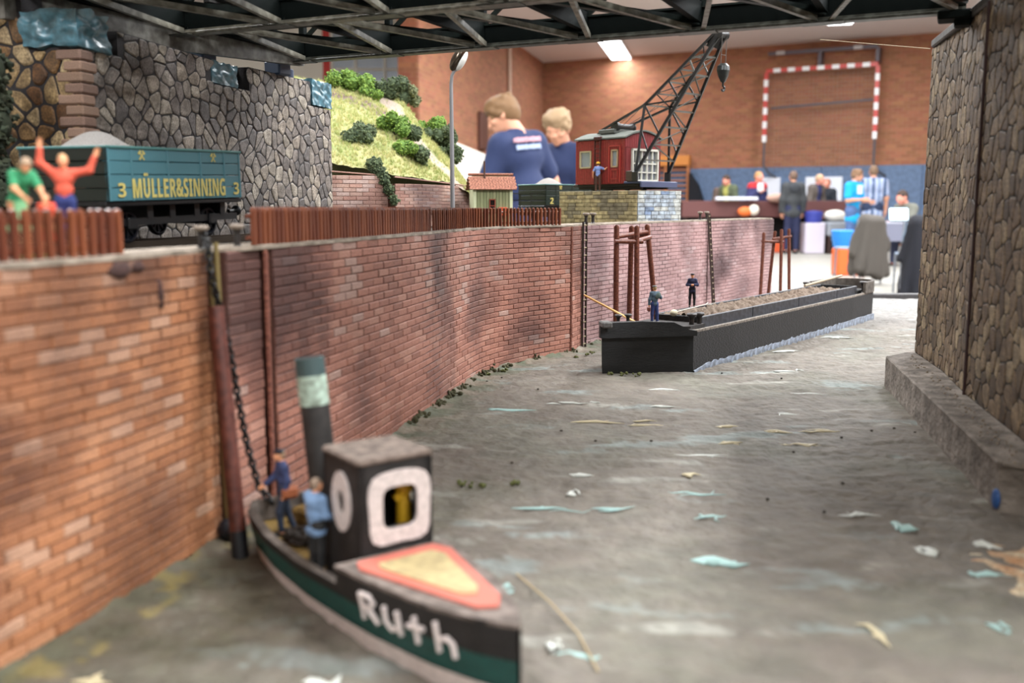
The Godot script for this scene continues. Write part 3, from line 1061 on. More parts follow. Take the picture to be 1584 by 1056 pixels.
func build_quay_walls() -> void:
	var orange := brick_tones("orange_brick", [Color(0.65, 0.42, 0.275), Color(0.685, 0.445, 0.29), Color(0.71, 0.465, 0.305), Color(0.735, 0.49, 0.325), Color(0.76, 0.535, 0.385), Color(0.80, 0.62, 0.50)])
	var pink := brick_tones("pink_brick", [Color(0.62, 0.41, 0.34), Color(0.66, 0.44, 0.365), Color(0.70, 0.47, 0.39), Color(0.72, 0.49, 0.41), Color(0.75, 0.54, 0.46), Color(0.76, 0.61, 0.55)])
	var pale := brick_tones("pale_brick", [Color(0.70, 0.55, 0.54), Color(0.72, 0.57, 0.56), Color(0.74, 0.59, 0.58), Color(0.76, 0.61, 0.60), Color(0.78, 0.64, 0.63), Color(0.80, 0.68, 0.67)])
	var first := quay_wall("orange brick quay wall under the waving man, left of the rusty pipe", path_between(0, 3), orange, 27, 300, 1, QUAY, 0.012, "mortar", 0.0074)
	for q in [[-0.0822, -0.0132, 0.2035, 0.0044, 0.0018], [-0.0809, -0.0128, 0.2092, 0.0028, 0.0013], [-0.0792, -0.0190, 0.2165, 0.0009, 0.0034]]:
		var chip := MB.new()
		var dir := Vector3(0.0087, 0, -0.0375).normalized()
		chip.ball(Transform3D(Basis(dir * q[3], Vector3.UP * q[4], dir.cross(Vector3.UP) * 0.0011), V(q[0], q[1], q[2]) - first.position), 7, 10)
		for i in chip.v.size():
			chip.v[i] += chip.n[i] * 0.0012 * tone_noise.get_noise_3d(chip.v[i].x * 700, chip.v[i].y * 700, chip.v[i].z * 700)
		put("broken_patch", chip, mat("broken_brick", Color(0.27, 0.17, 0.15), 0.9, {"tex": "cloudy", "scale": 90.0}), first)
	quay_wall("narrow brick pilaster just right of the rusty pipe and its chain", [[-0.0712, 0.2405], [-0.0676, 0.2585]], pink, 27, 300, 2, QUAY, 0.012)
	quay_wall("long curved red-brown brick quay wall under the two joined picket fences", path_between(4, 9), pink, 27, 300, 3)
	quay_wall("narrow brick strip of quay wall between two joints, left of the tall ladder", [[0.0342, 0.5575], [0.0418, 0.5790]], pink, 27, 60, 4)
	quay_wall("pale pink brick quay wall behind the black barge", [[0.0423, 0.5822], [0.0780, 0.6410], [0.1530, 0.7650]], pale, 27, 0, 5, QUAY, 0.012, "mortar_pink")
	quay_wall("short pale pink end of the quay wall right of the leaning ladder", [[0.1540, 0.7665], [0.2420, 0.9050]], pale, 27, 0, 6, QUAY, 0.012, "mortar_pink")
	# joint strips
	for p in [[-0.0660, 0.2600, 0.0012, "reddish vertical joint strip right of the narrow pilaster by the pipe"], [0.0335, 0.5566, 0.0020, "rusty vertical joint strip where the curved wall meets the narrow brick strip"]]:
		var s := MB.new()
		s.box(Transform3D(Basis(), V(p[0], (QUAY + WATER) / 2, p[1])), Vector3(p[2], QUAY - WATER, 0.003), 0.0004)
		tag(put("joint_strip", s, mat("joint_rust", Color(0.54, 0.33, 0.26), 0.8, {"tex": "rust", "scale": 40.0})), p[3], "joint strip")
	# the ground behind the walls, and the pale coping along them
	var poly := PackedVector2Array()
	var run := Run.new(smooth_path(WALL_PATH, 0.004))
	var k := 0.0
	while k <= run.s[-1]:
		var q := run.at(k)
		var o := Vector2(-q[1].y, q[1].x) * 0.011
		poly.append(Vector2(q[0].x + o.x, -(q[0].y + o.y)))
		k += 0.01
	poly.append(Vector2(-0.62, -0.91))
	poly.append(Vector2(-0.62, -0.105))
	var g := MB.new()
	g.prism(poly, Transform3D(Basis(Vector3.RIGHT, Vector3(0, 0, 1), Vector3(0, -1, 0)), Vector3(0, 1, 0)), 0.0147, 0.089)
	tag(put("quay_ground", g, mat("quay_ground", Color(0.34, 0.32, 0.30), 0.9, {"tex": "grain", "nrm": "rough_n", "scale": 12.0})), "dark grey ground of the quay behind the walls", "ground", "", "structure")
	var c := MB.new()
	var rings := []
	k = 0.0
	while k <= run.s[-1] - 0.002:
		var q := run.at(k)
		var o := Vector2(-q[1].y, q[1].x)
		var j := tone_noise.get_noise_1d(k * 90.0) * 0.0007
		var a: Vector2 = q[0] - o * (0.0008 + j)
		var z: Vector2 = q[0] + o * 0.0125
		rings.append([V(a.x, QUAY, a.y), V(a.x, QUAY + 0.0009 + j * 0.5, a.y), V(z.x, QUAY + 0.0011, z.y), V(z.x, QUAY - 0.004, z.y)])
		k += 0.004
	for i in rings.size() - 1:
		var A: Array = rings[i]
		var B: Array = rings[i + 1]
		var ce := (A[0] + A[2] + B[0] + B[2]) / 4.0 as Vector3
		for e in 4:
			var f := (e + 1) % 4
			c.face([A[e], A[f], B[f], B[e]], (A[e] + A[f] + B[e] + B[f]) / 4.0 - ce)
	tag(put("quay_coping", c, mat("coping", Color(0.62, 0.57, 0.51), 0.85, {"tex": "cloudy", "scale": 20.0, "nrm": "fine_n", "ns": 0.6})), "thin weathered pale coping along the top of the quay walls", "coping", "", "structure")

# ---------------------------------------------------------------- rubble masonry
func stone_cells(w: float, h: float, cell: float, seed_: int, squash: float, jitter := 0.46) -> Array:   # Voronoi cells of a jittered lattice
	var r := RandomNumberGenerator.new()
	r.seed = seed_
	var cx := cell
	var cy := cell * squash
	var nx := int(ceil(w / cx)) + 2
	var ny := int(ceil(h / cy)) + 2
	var pts := []
	for j in ny:
		for i in nx:
			pts.append(Vector2((i - 0.5 + (0.5 if j % 2 else 0.0) + r.randf_range(-jitter, jitter)) * cx, (j - 0.5 + r.randf_range(-jitter, jitter)) * cy))
	var out := []
	for j in ny:
		for i in nx:
			var p: Vector2 = pts[j * nx + i]
			var poly := [Vector2(0, 0), Vector2(w, 0), Vector2(w, h), Vector2(0, h)]
			for dj in range(-2, 3):
				for di in range(-2, 3):
					if (di == 0 and dj == 0) or i + di < 0 or i + di >= nx or j + dj < 0 or j + dj >= ny:
						continue
					var q: Vector2 = pts[(j + dj) * nx + i + di]
					poly = cut(poly, (p + q) / 2 , (q - p).normalized())
			if poly.size() > 2:
				out.append(poly)
	return out

func cut(poly: Array, at: Vector2, n: Vector2) -> Array:      # keeps what lies behind the line
	var out := []
	for i in poly.size():
		var p: Vector2 = poly[i]
		var q: Vector2 = poly[(i + 1) % poly.size()]
		var a := (p - at).dot(n)
		var b := (q - at).dot(n)
		if a <= 0.0:
			out.append(p)
		if (a < 0.0 and b > 0.0) or (a > 0.0 and b < 0.0):
			out.append(p.lerp(q, a / (a - b)))
	return out

func stone_mesh(b: MB, poly: Array, gap: float, depth: float, r: RandomNumberGenerator) -> Vector2:   # adds one stone; returns its centre
	var c := Vector2.ZERO
	for p in poly:
		c += p
	c /= poly.size()
	var q := poly
	for i in poly.size():                              # joint: move every side inwards
		var a: Vector2 = poly[i]
		var d: Vector2 = poly[(i + 1) % poly.size()] - a
		if d.length() < 1e-7:
			continue
		var n := Vector2(d.y, -d.x).normalized()
		if n.dot(a - c) < 0:
			n = -n
		q = cut(q, a - n * gap * 0.5, n)
	if q.size() < 3:
		return Vector2.INF
	var area := 0.0
	for i in q.size():
		area += (q[i] as Vector2).cross(q[(i + 1) % q.size()])
	if absf(area) * 0.5 < gap * gap * 2.0:
		return Vector2.INF
	var ring := []                                     # worn corners
	for i in q.size():
		var p: Vector2 = q[i]
		ring.append(p.lerp(q[(i - 1 + q.size()) % q.size()], 0.2))
		ring.append(p.lerp(q[(i + 1) % q.size()], 0.2))
	c = Vector2.ZERO
	for p in ring:
		c += p
	c /= ring.size()
	var back := []
	var mid := []
	var top := []
	var dd := depth * r.randf_range(0.6, 1.3)
	var tilt := Vector2(r.randf_range(-0.15, 0.15), r.randf_range(-0.15, 0.15))
	for p in ring:
		back.append(Vector3(p.x, p.y, 0))
		mid.append(Vector3(p.x, p.y, dd * 0.5))
		var t: Vector2 = c.lerp(p, 0.82)
		top.append(Vector3(t.x, t.y, dd * (1.0 + tilt.dot((p - c) / maxf(gap * 6, 1e-6)) * 0.3)))
	b.hull([back, mid, top], Vector3(c.x, c.y, dd * 0.3))
	return c

# a panel of rubble: the stones nearest the eye are parts, the rest one part of stuff
func rubble(parent: Node3D, f: Transform3D, w: float, h: float, top: Callable, cell: float, gap: float, depth: float, tones: Array, parts: int, seed_: int, squash := 0.95) -> void:
	var r := RandomNumberGenerator.new()
	r.seed = seed_
	var list := []
	for poly in stone_cells(w, h, cell, seed_, squash):
		var c := Vector2.ZERO
		for p in poly:
			c += p
		c /= poly.size()
		var t: float = top.call(c.x)
		var q := cut(poly, Vector2(0, t), Vector2(0, 1))
		if q.size() < 3:
			continue
		var p := f * Vector3(c.x, c.y, 0)
		var seen := p.distance_to(Vector3(0, 1, 0))
		if absf(p.x) / -p.z > 0.545 or (p.y - 1.0) / -p.z > 0.24:
			seen += 10.0
		list.append([q, seen])
	list.sort_custom(func(a, b): return a[1] < b[1])
	var rest := MB.new()
	for i in list.size():
		var tone: int = clampi(int(tones.size() * (0.5 + 0.32 * r.randfn())), 0, tones.size() - 1)
		if i < parts:
			var b := MB.new()
			var c := stone_mesh(b, list[i][0], gap, depth, r)
			if c == Vector2.INF:
				continue
			for k in b.v.size():
				b.v[k] -= Vector3(c.x, c.y, 0)
			put("stone", b, tones[tone], parent, Transform3D(Basis(), -parent.position) * f * Transform3D(Basis(), Vector3(c.x, c.y, 0)))
		else:
			rest.col = (tones[tone] as StandardMaterial3D).albedo_color.srgb_to_linear()
			stone_mesh(rest, list[i][0], gap, depth, r)
	if rest.v.size():
		var t0: StandardMaterial3D = tones[0]
		var key := t0.resource_name + "_rest"
		if not mats.has(key):
			var m: StandardMaterial3D = t0.duplicate()
			m.albedo_color = Color.WHITE
			m.vertex_color_use_as_albedo = true
			m.resource_name = key
			mats[key] = m
		stuff(put("far_stones", rest, mats[key], parent, Transform3D(Basis(), -parent.position) * f))

func stone_tones(called: String, list: Array) -> Array:
	var out := []
	for i in list.size():
		out.append(mat("%s_%d" % [called, i], list[i], 0.6, {"tex": "cloudy", "nrm": "rough_n", "ns": 0.6, "scale": 130.0, "world": true, "det": "cloudy", "dscale": 22.0}))
	return out

func rough_block(size: Vector3, amp: float, seed_: int) -> MB:     # hewn stone
	var b := MB.new()
	var nn := FastNoiseLite.new()
	nn.seed = seed_
	nn.frequency = 1.0
	nn.fractal_octaves = 4
	var h := size / 2
	for a in 3:
		for s in [-1.0, 1.0]:
			var nu := 16
			b.grid(nu, nu, func(i: int, j: int) -> Vector3:
				var p := Vector3.ZERO
				p[a] = s * h[a]
				p[(a + 1) % 3] = (i / (nu - 1.0) * 2 - 1) * h[(a + 1) % 3]
				p[(a + 2) % 3] = (j / (nu - 1.0) * 2 - 1) * h[(a + 2) % 3]
				var q := p / (amp * 9.0)
				var dir := (p / h).normalized()
				return p + dir * amp * (nn.get_noise_3d(q.x, q.y * 1.8, q.z) * 1.6 - 0.5), null, Vector3.ZERO)
	return b

func build_abutment() -> void:
	var base_y := -0.0147
	var grey := stone_tones("abutment_stone", [Color(0.46, 0.43, 0.42), Color(0.54, 0.50, 0.48), Color(0.60, 0.56, 0.53), Color(0.66, 0.62, 0.58), Color(0.72, 0.67, 0.61), Color(0.78, 0.74, 0.68)])
	var warm := stone_tones("warm_stone", [Color(0.50, 0.34, 0.19), Color(0.60, 0.45, 0.28), Color(0.69, 0.55, 0.37), Color(0.77, 0.65, 0.46), Color(0.83, 0.73, 0.56)])
	var mortar := mat("dark_joint", Color(0.20, 0.185, 0.19), 0.9, {"tex": "grain", "scale": 30.0})
	var A0 := Vector2(-0.1570, 0.362)
	var A1 := Vector2(-0.1062, 0.580)
	var t := thing("bridge_abutment", "left bridge abutment of printed rubble stone behind the blue-green coal wagon", "abutment", V(A0.x, base_y, A0.y), 0, "", "structure")
	var x := Vector3(A1.x - A0.x, 0, -(A1.y - A0.y)).normalized()
	var f := Transform3D(Basis(x, Vector3.UP, x.cross(Vector3.UP)), V(A0.x, base_y, A0.y))
	var L := A0.distance_to(A1)
	var tops := [[0.0, 0.0575], [0.0233, 0.0575], [0.0234, 0.0668], [0.0914, 0.0660], [0.0915, 0.0556], [0.1270, 0.0562], [0.1271, 0.0674], [0.1970, 0.0690], [0.1971, 0.0560], [0.3, 0.0560]]
	var top := func(s: float) -> float:
		var y := 0.056
		for k in tops.size() - 1:
			if s >= tops[k][0] and s <= tops[k + 1][0]:
				y = lerpf(tops[k][1], tops[k + 1][1], (s - tops[k][0]) / maxf(tops[k + 1][0] - tops[k][0], 1e-6))
		return y - base_y
	var outline := PackedVector2Array([Vector2(0, 0)])
	outline.append(Vector2(L, 0))
	for k in range(tops.size() - 1, -1, -1):
		outline.append(Vector2(minf(tops[k][0], L), tops[k][1] - base_y))
	var b := MB.new()
	b.prism(outline, Transform3D(), -0.05, 0.0)
	var rel := Transform3D(f.basis, Vector3.ZERO)
	put("wall_body", b, mortar, t, rel)
	rubble(t, f, L, 0.086, top, 0.0070, 0.00060, 0.00045, grey, 300, 31)
	# the side that faces the eye, left of the corner
	var f2 := wall_frame(-0.262, 0.388, A0.x, A0.y)
	f2.origin = V(-0.262, base_y, 0.388)
	var L2 := Vector2(A0.x + 0.262, A0.y - 0.388).length()
	b = MB.new()
	b.box(Transform3D(Basis(), Vector3(L2 / 2 - 0.0016, 0.036, -0.02)), Vector3(L2 - 0.0032, 0.072, 0.04))
	b.box(Transform3D(Basis(), Vector3(L2 / 2 - 0.0115, 0.06, -0.02)), Vector3(L2 - 0.023, 0.12, 0.04))
	put("side_body", b, mortar, t, Transform3D(Basis(), -t.position) * f2)
	rubble(t, f2, L2, 0.118, func(s: float) -> float: return 0.118 if s < L2 - 0.0235 else 0.0715, 0.0078, 0.0009, 0.0008, warm, 120, 32)
	# corner bricks
	var tones := [mat("quoin_0", Color(0.62, 0.50, 0.42), 0.7, {"tex": "grain", "scale": 50.0, "nrm": "fine_n"}), mat("quoin_1", Color(0.67, 0.54, 0.46), 0.7, {"tex": "grain", "scale": 50.0, "nrm": "fine_n"}), mat("quoin_2", Color(0.58, 0.46, 0.40), 0.7, {"tex": "grain", "scale": 50.0, "nrm": "fine_n"})]
	for k in 18:
		var q := MB.new()
		var long := k % 2 == 0
		var sx := 0.0098 if long else 0.0078
		var sz := 0.0075 if long else 0.0105
		q.box(Transform3D(Basis(), Vector3(sx / 2 - 0.0013, 0.002 + k * 0.00396, 0.0016 - sz / 2)), Vector3(sx, 0.0036, sz), 0.0006)
		put("corner_brick", q, tones[(k * 7) % 3], t, rel)
	# bearing stones on the ledge
	var blue := mat("bearing_blue", Color(0.33, 0.50, 0.56), 0.3, {"tex": "cloudy", "scale": 30.0, "world": true})
	var specs := [[Vector3(0.0072, 0.0640, -0.0105), Vector3(0.0195, 0.0140, 0.0250), "rough blue-green bearing stone on top of the pale corner bricks", 0.0017], [Vector3(0.1035, 0.0610, -0.008), Vector3(0.0235, 0.0105, 0.017), "rough blue bearing stone in the middle notch of the abutment, beside the black slot", 0.0007], [Vector3(0.2110, 0.0637, -0.006), Vector3(0.0265, 0.0145, 0.014), "rough blue bearing stone at the far corner of the abutment beside the grassy slope", 0.0007]]
	for s in specs:
		var bl := rough_block(s[1], s[3], int(s[0].x * 9000) + 50)
		tag(put("bearing_stone", bl, blue, null, f * Transform3D(Basis(), s[0] - Vector3(0, base_y, 0))), s[2], "stone block", "rough bearing stones of the bridge")
	for s in [[0.0193, 0.0620, 0.0072, 0.011, "black slot between the large corner bearing stone and the abutment's stones"], [0.1218, 0.0615, 0.0085, 0.0115, "black slot right of the middle blue bearing stone"]]:
		b = MB.new()
		b.box(Transform3D(Basis(), Vector3(s[0], s[1] - base_y, -0.012)), Vector3(s[2], s[3], 0.012), 0.0002)
		tag(put("slot_liner", b, mat("slot_black", Color(0.02, 0.02, 0.02), 0.9), null, f), s[4], "slot")
	b = MB.new()
	b.lathe([[0.0036, 0.0], [0.0036, 0.0046], [0.0030, 0.0052], [0.0012, 0.0053], [0.0012, 0.0068], [0.0, 0.0070]], Transform3D(), 16)
	tag(put("bearing_drum", b, mat("drum_blue", Color(0.10, 0.17, 0.26), 0.4), null, f * Transform3D(Basis(), Vector3(0.181, 0.0685 - base_y, -0.006))), "small dark blue drum bearing on the abutment below the bridge corner", "bearing")

func build_bridge() -> void:
	var t := thing("girder_bridge", "dark green-black lattice girder bridge crossing above the canal", "bridge", V(0.031, 0.0745, 0.4568))
	# local x runs along the bridge, z from the far truss towards the eye
	var ax := Vector3(0.909, 0, 0.417).normalized()
	var f := Transform3D(Basis(ax, Vector3.UP, ax.cross(Vector3.UP)), V(-0.1093, 0.0745, 0.5211))
	t.transform = Transform3D(f.basis, f.origin)
	var green := mat("bridge_green", Color(0.105, 0.14, 0.125), 0.5, {"spec": 0.3, "tex": "cloudy", "scale": 25.0})
	var black := mat("bridge_black", Color(0.05, 0.07, 0.065), 0.7, {"spec": 0.2})
	var grey := mat("bridge_grey", Color(0.58, 0.57, 0.52), 0.45, {"tex": "cloudy", "scale": 30.0})
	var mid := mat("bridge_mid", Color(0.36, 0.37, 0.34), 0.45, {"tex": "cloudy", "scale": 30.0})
	var L := 0.314
	var step := 0.0522
	for row in [[0.0, 1.0], [0.087, 1.0], [0.174, 1.0]]:
		var z: float = row[0]
		var b := MB.new()
		b.bar(Vector3(-0.004, 0.0006, z), Vector3(L, 0.0006, z), 0.0062, 0.0012, Vector3.UP, 0.0003)
		b.bar(Vector3(-0.004, 0.0018, z - 0.0008), Vector3(L, 0.0018, z - 0.0008), 0.0042, 0.0012)
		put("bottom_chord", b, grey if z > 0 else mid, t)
		b = MB.new()
		b.bar(Vector3(-0.004, 0.0062, z - 0.001), Vector3(L, 0.0062, z - 0.001), 0.0012, 0.0090)
		put("web_plate", b, black, t)
		b = MB.new()
		b.bar(Vector3(-0.004, 0.0110, z - 0.001), Vector3(L, 0.0110, z - 0.001), 0.0036, 0.0008)
		put("web_flange", b, green, t)
		for k in 7:
			b = MB.new()
			b.box(Transform3D(Basis(), Vector3(k * step, 0.032, z - 0.001)), Vector3(0.0032, 0.044, 0.0036), 0.0004)
			put("post", b, black, t)
			if k < 6:
				b = MB.new()
				b.bar(Vector3(k * step, 0.011, z - 0.001), Vector3((k + 1) * step, 0.053, z - 0.001), 0.0022, 0.0012, Vector3(0, 0, 1))
				put("truss_diagonal", b, green, t)
		b = MB.new()
		b.bar(Vector3(-0.004, 0.0545, z - 0.001), Vector3(L, 0.0545, z - 0.001), 0.0060, 0.0030, Vector3.UP, 0.0004)
		put("top_chord", b, green, t)
	for bay in 2:
		var z0 := bay * 0.087
		for k in 7:
			var xx := k * step
			var b := MB.new()
			b.bar(Vector3(xx, 0.0085, z0), Vector3(xx, 0.0085, z0 + 0.087), 0.0030, 0.0085, Vector3.UP)
			put("cross_beam", b, black, t)
			b = MB.new()
			b.box(Transform3D(Basis(), Vector3(xx, -0.0002, z0 + 0.0022)), Vector3(0.017, 0.0005, 0.0075))
			put("gusset_plate", b, mid, t)
			if k < 6:
				# bright lower wind bracing as a zigzag, a darker second set above it
				b = MB.new()
				b.ell(Vector3(xx + 0.003, 0.0008, z0 + 0.003), Vector3(xx + step * 0.5, 0.0008, z0 + 0.085), 0.0020, 0.0006)
				put("wind_brace", b, grey, t)
				b = MB.new()
				b.ell(Vector3(xx + step - 0.003, 0.0010, z0 + 0.003), Vector3(xx + step * 0.5, 0.0010, z0 + 0.085), 0.0020, 0.0006)
				put("wind_brace", b, grey, t)
				b = MB.new()
				b.ell(Vector3(xx + 0.002, 0.0034, z0 + 0.086), Vector3(xx + step, 0.0034, z0 + 0.002), 0.0030, 0.0007)
				put("dark_brace", b, green, t)
		# track deck between the trusses
		for s in [0.026, 0.041, 0.056, 0.068]:
			var b := MB.new()
			b.bar(Vector3(-0.004, 0.0145, z0 + s), Vector3(L, 0.0145, z0 + s), 0.0026, 0.0045, Vector3.UP)
			put("stringer", b, green, t)
		for k in 46:
			var b := MB.new()
			b.box(Transform3D(Basis(), Vector3(0.002 + k * 0.0068, 0.0180, z0 + 0.047)), Vector3(0.0034, 0.0024, 0.052), 0.0003)
			put("sleeper", b, mat("bridge_sleeper", Color(0.09, 0.075, 0.06), 0.8), t)
		var d := MB.new()
		d.box(Transform3D(Basis(), Vector3(L / 2, 0.0198, z0 + 0.047)), Vector3(L, 0.0012, 0.040))
		put("deck_plate", d, black, t)
	# the girder across the end, over the abutment, and the shoe on the pier
	var e := MB.new()
	e.prism(PackedVector2Array([Vector2(0.004, -0.0010), Vector2(-0.090, -0.0062), Vector2(-0.174, -0.0068), Vector2(-0.174, 0.0125), Vector2(0.004, 0.0125)]), Transform3D(Basis(Vector3(0, 0, -1), Vector3.UP, Vector3.RIGHT), Vector3(-0.0035, 0, 0)), -0.0018, 0.0018)
	put("end_girder", e, mat("end_girder", Color(0.42, 0.41, 0.385), 0.5, {"tex": "cloudy", "scale": 25.0}), t)
	for z in [0.0, 0.087]:
		e = MB.new()
		e.box(Transform3D(Basis(), Vector3(L - 0.004, -0.0009, z)), Vector3(0.012, 0.0034, 0.012), 0.0005)
		e.box(Transform3D(Basis(), Vector3(L - 0.001, -0.0030, z)), Vector3(0.006, 0.004, 0.008), 0.0005)
		put("bearing_shoe", e, black, t)
	for s in [[0.089, 0.093], [0.033, 0.089]]:
		e = MB.new()
		e.box(Transform3D(Basis(), Vector3(-0.010, -0.0035, s[0] - 0.025)), Vector3(0.010, 0.007, 0.010), 0.0008)
		put("end_bearing", e, mat("bearing_steel", Color(0.16, 0.22, 0.30), 0.4), t)

func build_pier() -> void:
	var brown := stone_tones("pier_stone", [Color(0.42, 0.34, 0.25), Color(0.50, 0.41, 0.31), Color(0.57, 0.48, 0.37), Color(0.63, 0.54, 0.42), Color(0.70, 0.62, 0.49)])
	var joint := mat("pier_joint", Color(0.13, 0.105, 0.08), 0.9, {"tex": "grain", "scale": 30.0})
	var t := thing("stone_pier", "tall brown rubble stone pier that carries the bridge beside the canal", "pier", V(0.17, -0.0695, 0.36), 0, "", "structure")
	var pts := [Vector2(0.1945, 0.4626), Vector2(0.1838, 0.4080), Vector2(0.1698, 0.3568), Vector2(0.1300, 0.1800)]
	var poly := PackedVector2Array()
	for p in pts:
		poly.append(Vector2(p.x, -p.y))
	poly.append(Vector2(0.30, -0.17))
	poly.append(Vector2(0.30, -0.4626))
	var b := MB.new()
	b.prism(poly, Transform3D(Basis(Vector3.RIGHT, Vector3(0, 0, 1), Vector3(0, -1, 0)), Vector3(0, 1, 0)), -0.0722, 0.0695)
	put("pier_body", b, joint, t, Transform3D(Basis(), -t.position))
	var quota := [50, 95, 155]
	for i in 3:
		var a: Vector2 = pts[i]
		var c: Vector2 = pts[i + 1]
		var f := wall_frame(a.x, a.y, c.x, c.y)
		f.origin = V(a.x, -0.0695, a.y)
		var l := a.distance_to(c) - (0.0008 if i == 1 else 0.0)
		rubble(t, f, l, 0.1420, func(_s: float) -> float: return 0.1420, 0.0072, 0.00055, 0.00035, brown, quota[i], 41 + i, 1.0)
	var s := MB.new()
	s.bar(V(0.1690, -0.0695, 0.3565), V(0.1690, 0.0722, 0.3565), 0.0007, 0.0010, Vector3.RIGHT)
	put("board_seam", s, mat("seam_red", Color(0.18, 0.09, 0.07), 0.8), t, Transform3D(Basis(), -t.position))
	b = MB.new()
	b.bar(V(0.1965, 0.0742, 0.4600), V(0.1340, 0.0742, 0.18), 0.0075, 0.0036, Vector3.UP, 0.0006)
	tag(put("pier_capping", b, mat("capping_grey", Color(0.33, 0.33, 0.32), 0.6, {"tex": "cloudy", "scale": 25.0})), "dark grey capping strip along the top edge of the stone pier", "capping")
	# plinth
	poly = PackedVector2Array([Vector2(0.1759, -0.4510), Vector2(0.1342, -0.2600), Vector2(0.1760, -0.2340), Vector2(0.30, -0.16), Vector2(0.30, -0.475), Vector2(0.2, -0.4735)])
	b = MB.new()
	b.prism(poly, Transform3D(Basis(Vector3.RIGHT, Vector3(0, 0, 1), Vector3(0, -1, 0)), Vector3(0, 1, 0)), 0.0705, 0.0860)
	var lip := [V(0.1762, -0.0705, 0.4512), V(0.1339, -0.0705, 0.2598), V(0.1765, -0.0705, 0.2335)]
	for i in 2:
		b.bar(lip[i] + Vector3(0.0012, 0.0004, 0), lip[i + 1] + Vector3(0.0012, 0.0004, 0), 0.0028, 0.0014, Vector3.UP, 0.0005)
	var pb := MB.new()
	pb.prism(PackedVector2Array([Vector2(0.1768, -0.4505), Vector2(0.1352, -0.2605), Vector2(0.1765, -0.2345), Vector2(0.30, -0.16), Vector2(0.30, -0.474), Vector2(0.2, -0.4725)]), Transform3D(Basis(Vector3.RIGHT, Vector3(0, 0, 1), Vector3(0, -1, 0)), Vector3(0, 1, 0)), 0.0695, 0.0707)
	b.add([pb.v, pb.n, pb.idx], Transform3D())
	tag(put("pier_plinth", b, mat("plinth", Color(0.50, 0.46, 0.42), 0.85, {"tex": "cloudy", "nrm": "rough_n", "scale": 14.0, "ns": 0.8})), "grey-brown weathered plinth under the stone pier", "plinth", "", "structure")
	b = MB.new()
	var r := RandomNumberGenerator.new()
	r.seed = 5
	for k in 90:
		var u := r.randf()
		var p := Vector2(0.190, 0.455).lerp(Vector2(0.136, 0.235), u) + Vector2(-r.randf() * r.randf() * 0.007, 0)
		b.ball(Transform3D(Basis().scaled(Vector3(r.randf_range(0.3, 0.8), r.randf_range(0.2, 0.5), r.randf_range(0.3, 0.8)) * 0.0007), V(p.x, -0.0692, p.y)), 4, 5)
	tag(stuff(put("plinth_grit", b, mat("plinth_grit", Color(0.50, 0.44, 0.37), 0.9))), "loose grit along the foot of the stone pier", "grit")
	b = MB.new()
	b.ball(Transform3D(Basis().scaled(Vector3(0.0008, 0.0030, 0.0022)), V(0.1340, -0.0800, 0.2600)), 6, 8)
	tag(put("paint_chip", b, mat("chip_blue", Color(0.16, 0.30, 0.50), 0.4)), "bright blue smear of paint at the near corner of the plinth", "paint smear")
	b = MB.new()
	var nn := tone_noise
	b.grid(24, 24, func(i: int, j: int) -> Vector3:
		var u := i / 23.0
		var w := j / 23.0
		return V(0.108 + u * 0.06, WATER - 0.001 + 0.0045 * sin(PI * u * 0.7) * sin(PI * w) + 0.0008 * nn.get_noise_2d(u * 9, w * 9), 0.165 + w * 0.075),
		func(i: int, j: int, _p: Vector3) -> Color: return Color(0.50, 0.24, 0.10).lerp(Color(0.66, 0.58, 0.40), clampf(0.5 + 1.3 * nn.get_noise_2d(i * 0.35, j * 0.35), 0, 1)))
	tag(put("ochre_bank", b, mat("ochre", Color(1, 1, 1), 0.8, {"vc": true, "tex": "grain", "scale": 15.0})), "small ochre and cream painted bank at the right edge of the water", "bank", "", "structure")

# ---------------------------------------------------------------- the slope beyond the abutment
func foliage(blobs: Array, size: float, count: int, seed_: int, c0: Color, c1: Color) -> MB:   # a crumbly mass of small tufts over ellipsoids
	var r := RandomNumberGenerator.new()
	r.seed = seed_
	var b := MB.new()
	var total := 0.0
	for q in blobs:
		total += q[1].x * q[1].y
	for q in blobs:
		b.col = c0.lerp(c1, 0.2)
		b.ball(Transform3D(Basis().scaled(q[1] * 0.86), q[0]), 6, 9)
		for k in int(count * q[1].x * q[1].y / total):
			var d := Vector3(r.randfn(), r.randfn(), r.randfn()).normalized()
			var p: Vector3 = q[0] + d * q[1] * r.randf_range(0.8, 1.08)
			b.col = c0.lerp(c1, clampf(0.5 + 0.3 * r.randfn(), 0, 1))
			var s := size * r.randf_range(0.6, 1.3)
			var bs := Basis(Vector3(r.randfn(), r.randfn(), r.randfn()).normalized(), r.randf() * TAU)
			var ring := []
			for e in 4:
				ring.append(p + bs * (Vector3(cos(TAU * e / 4), 0, sin(TAU * e / 4)) * s * r.randf_range(0.6, 1.1)))
			var up := p + bs.y * s * 0.8
			var dn := p - bs.y * s * 0.8
			for e in 4:
				b.face([ring[e], ring[(e + 1) % 4], up], (ring[e] + ring[(e + 1) % 4] + up) / 3.0 - p)
				b.face([ring[e], ring[(e + 1) % 4], dn], (ring[e] + ring[(e + 1) % 4] + dn) / 3.0 - p)
	return b

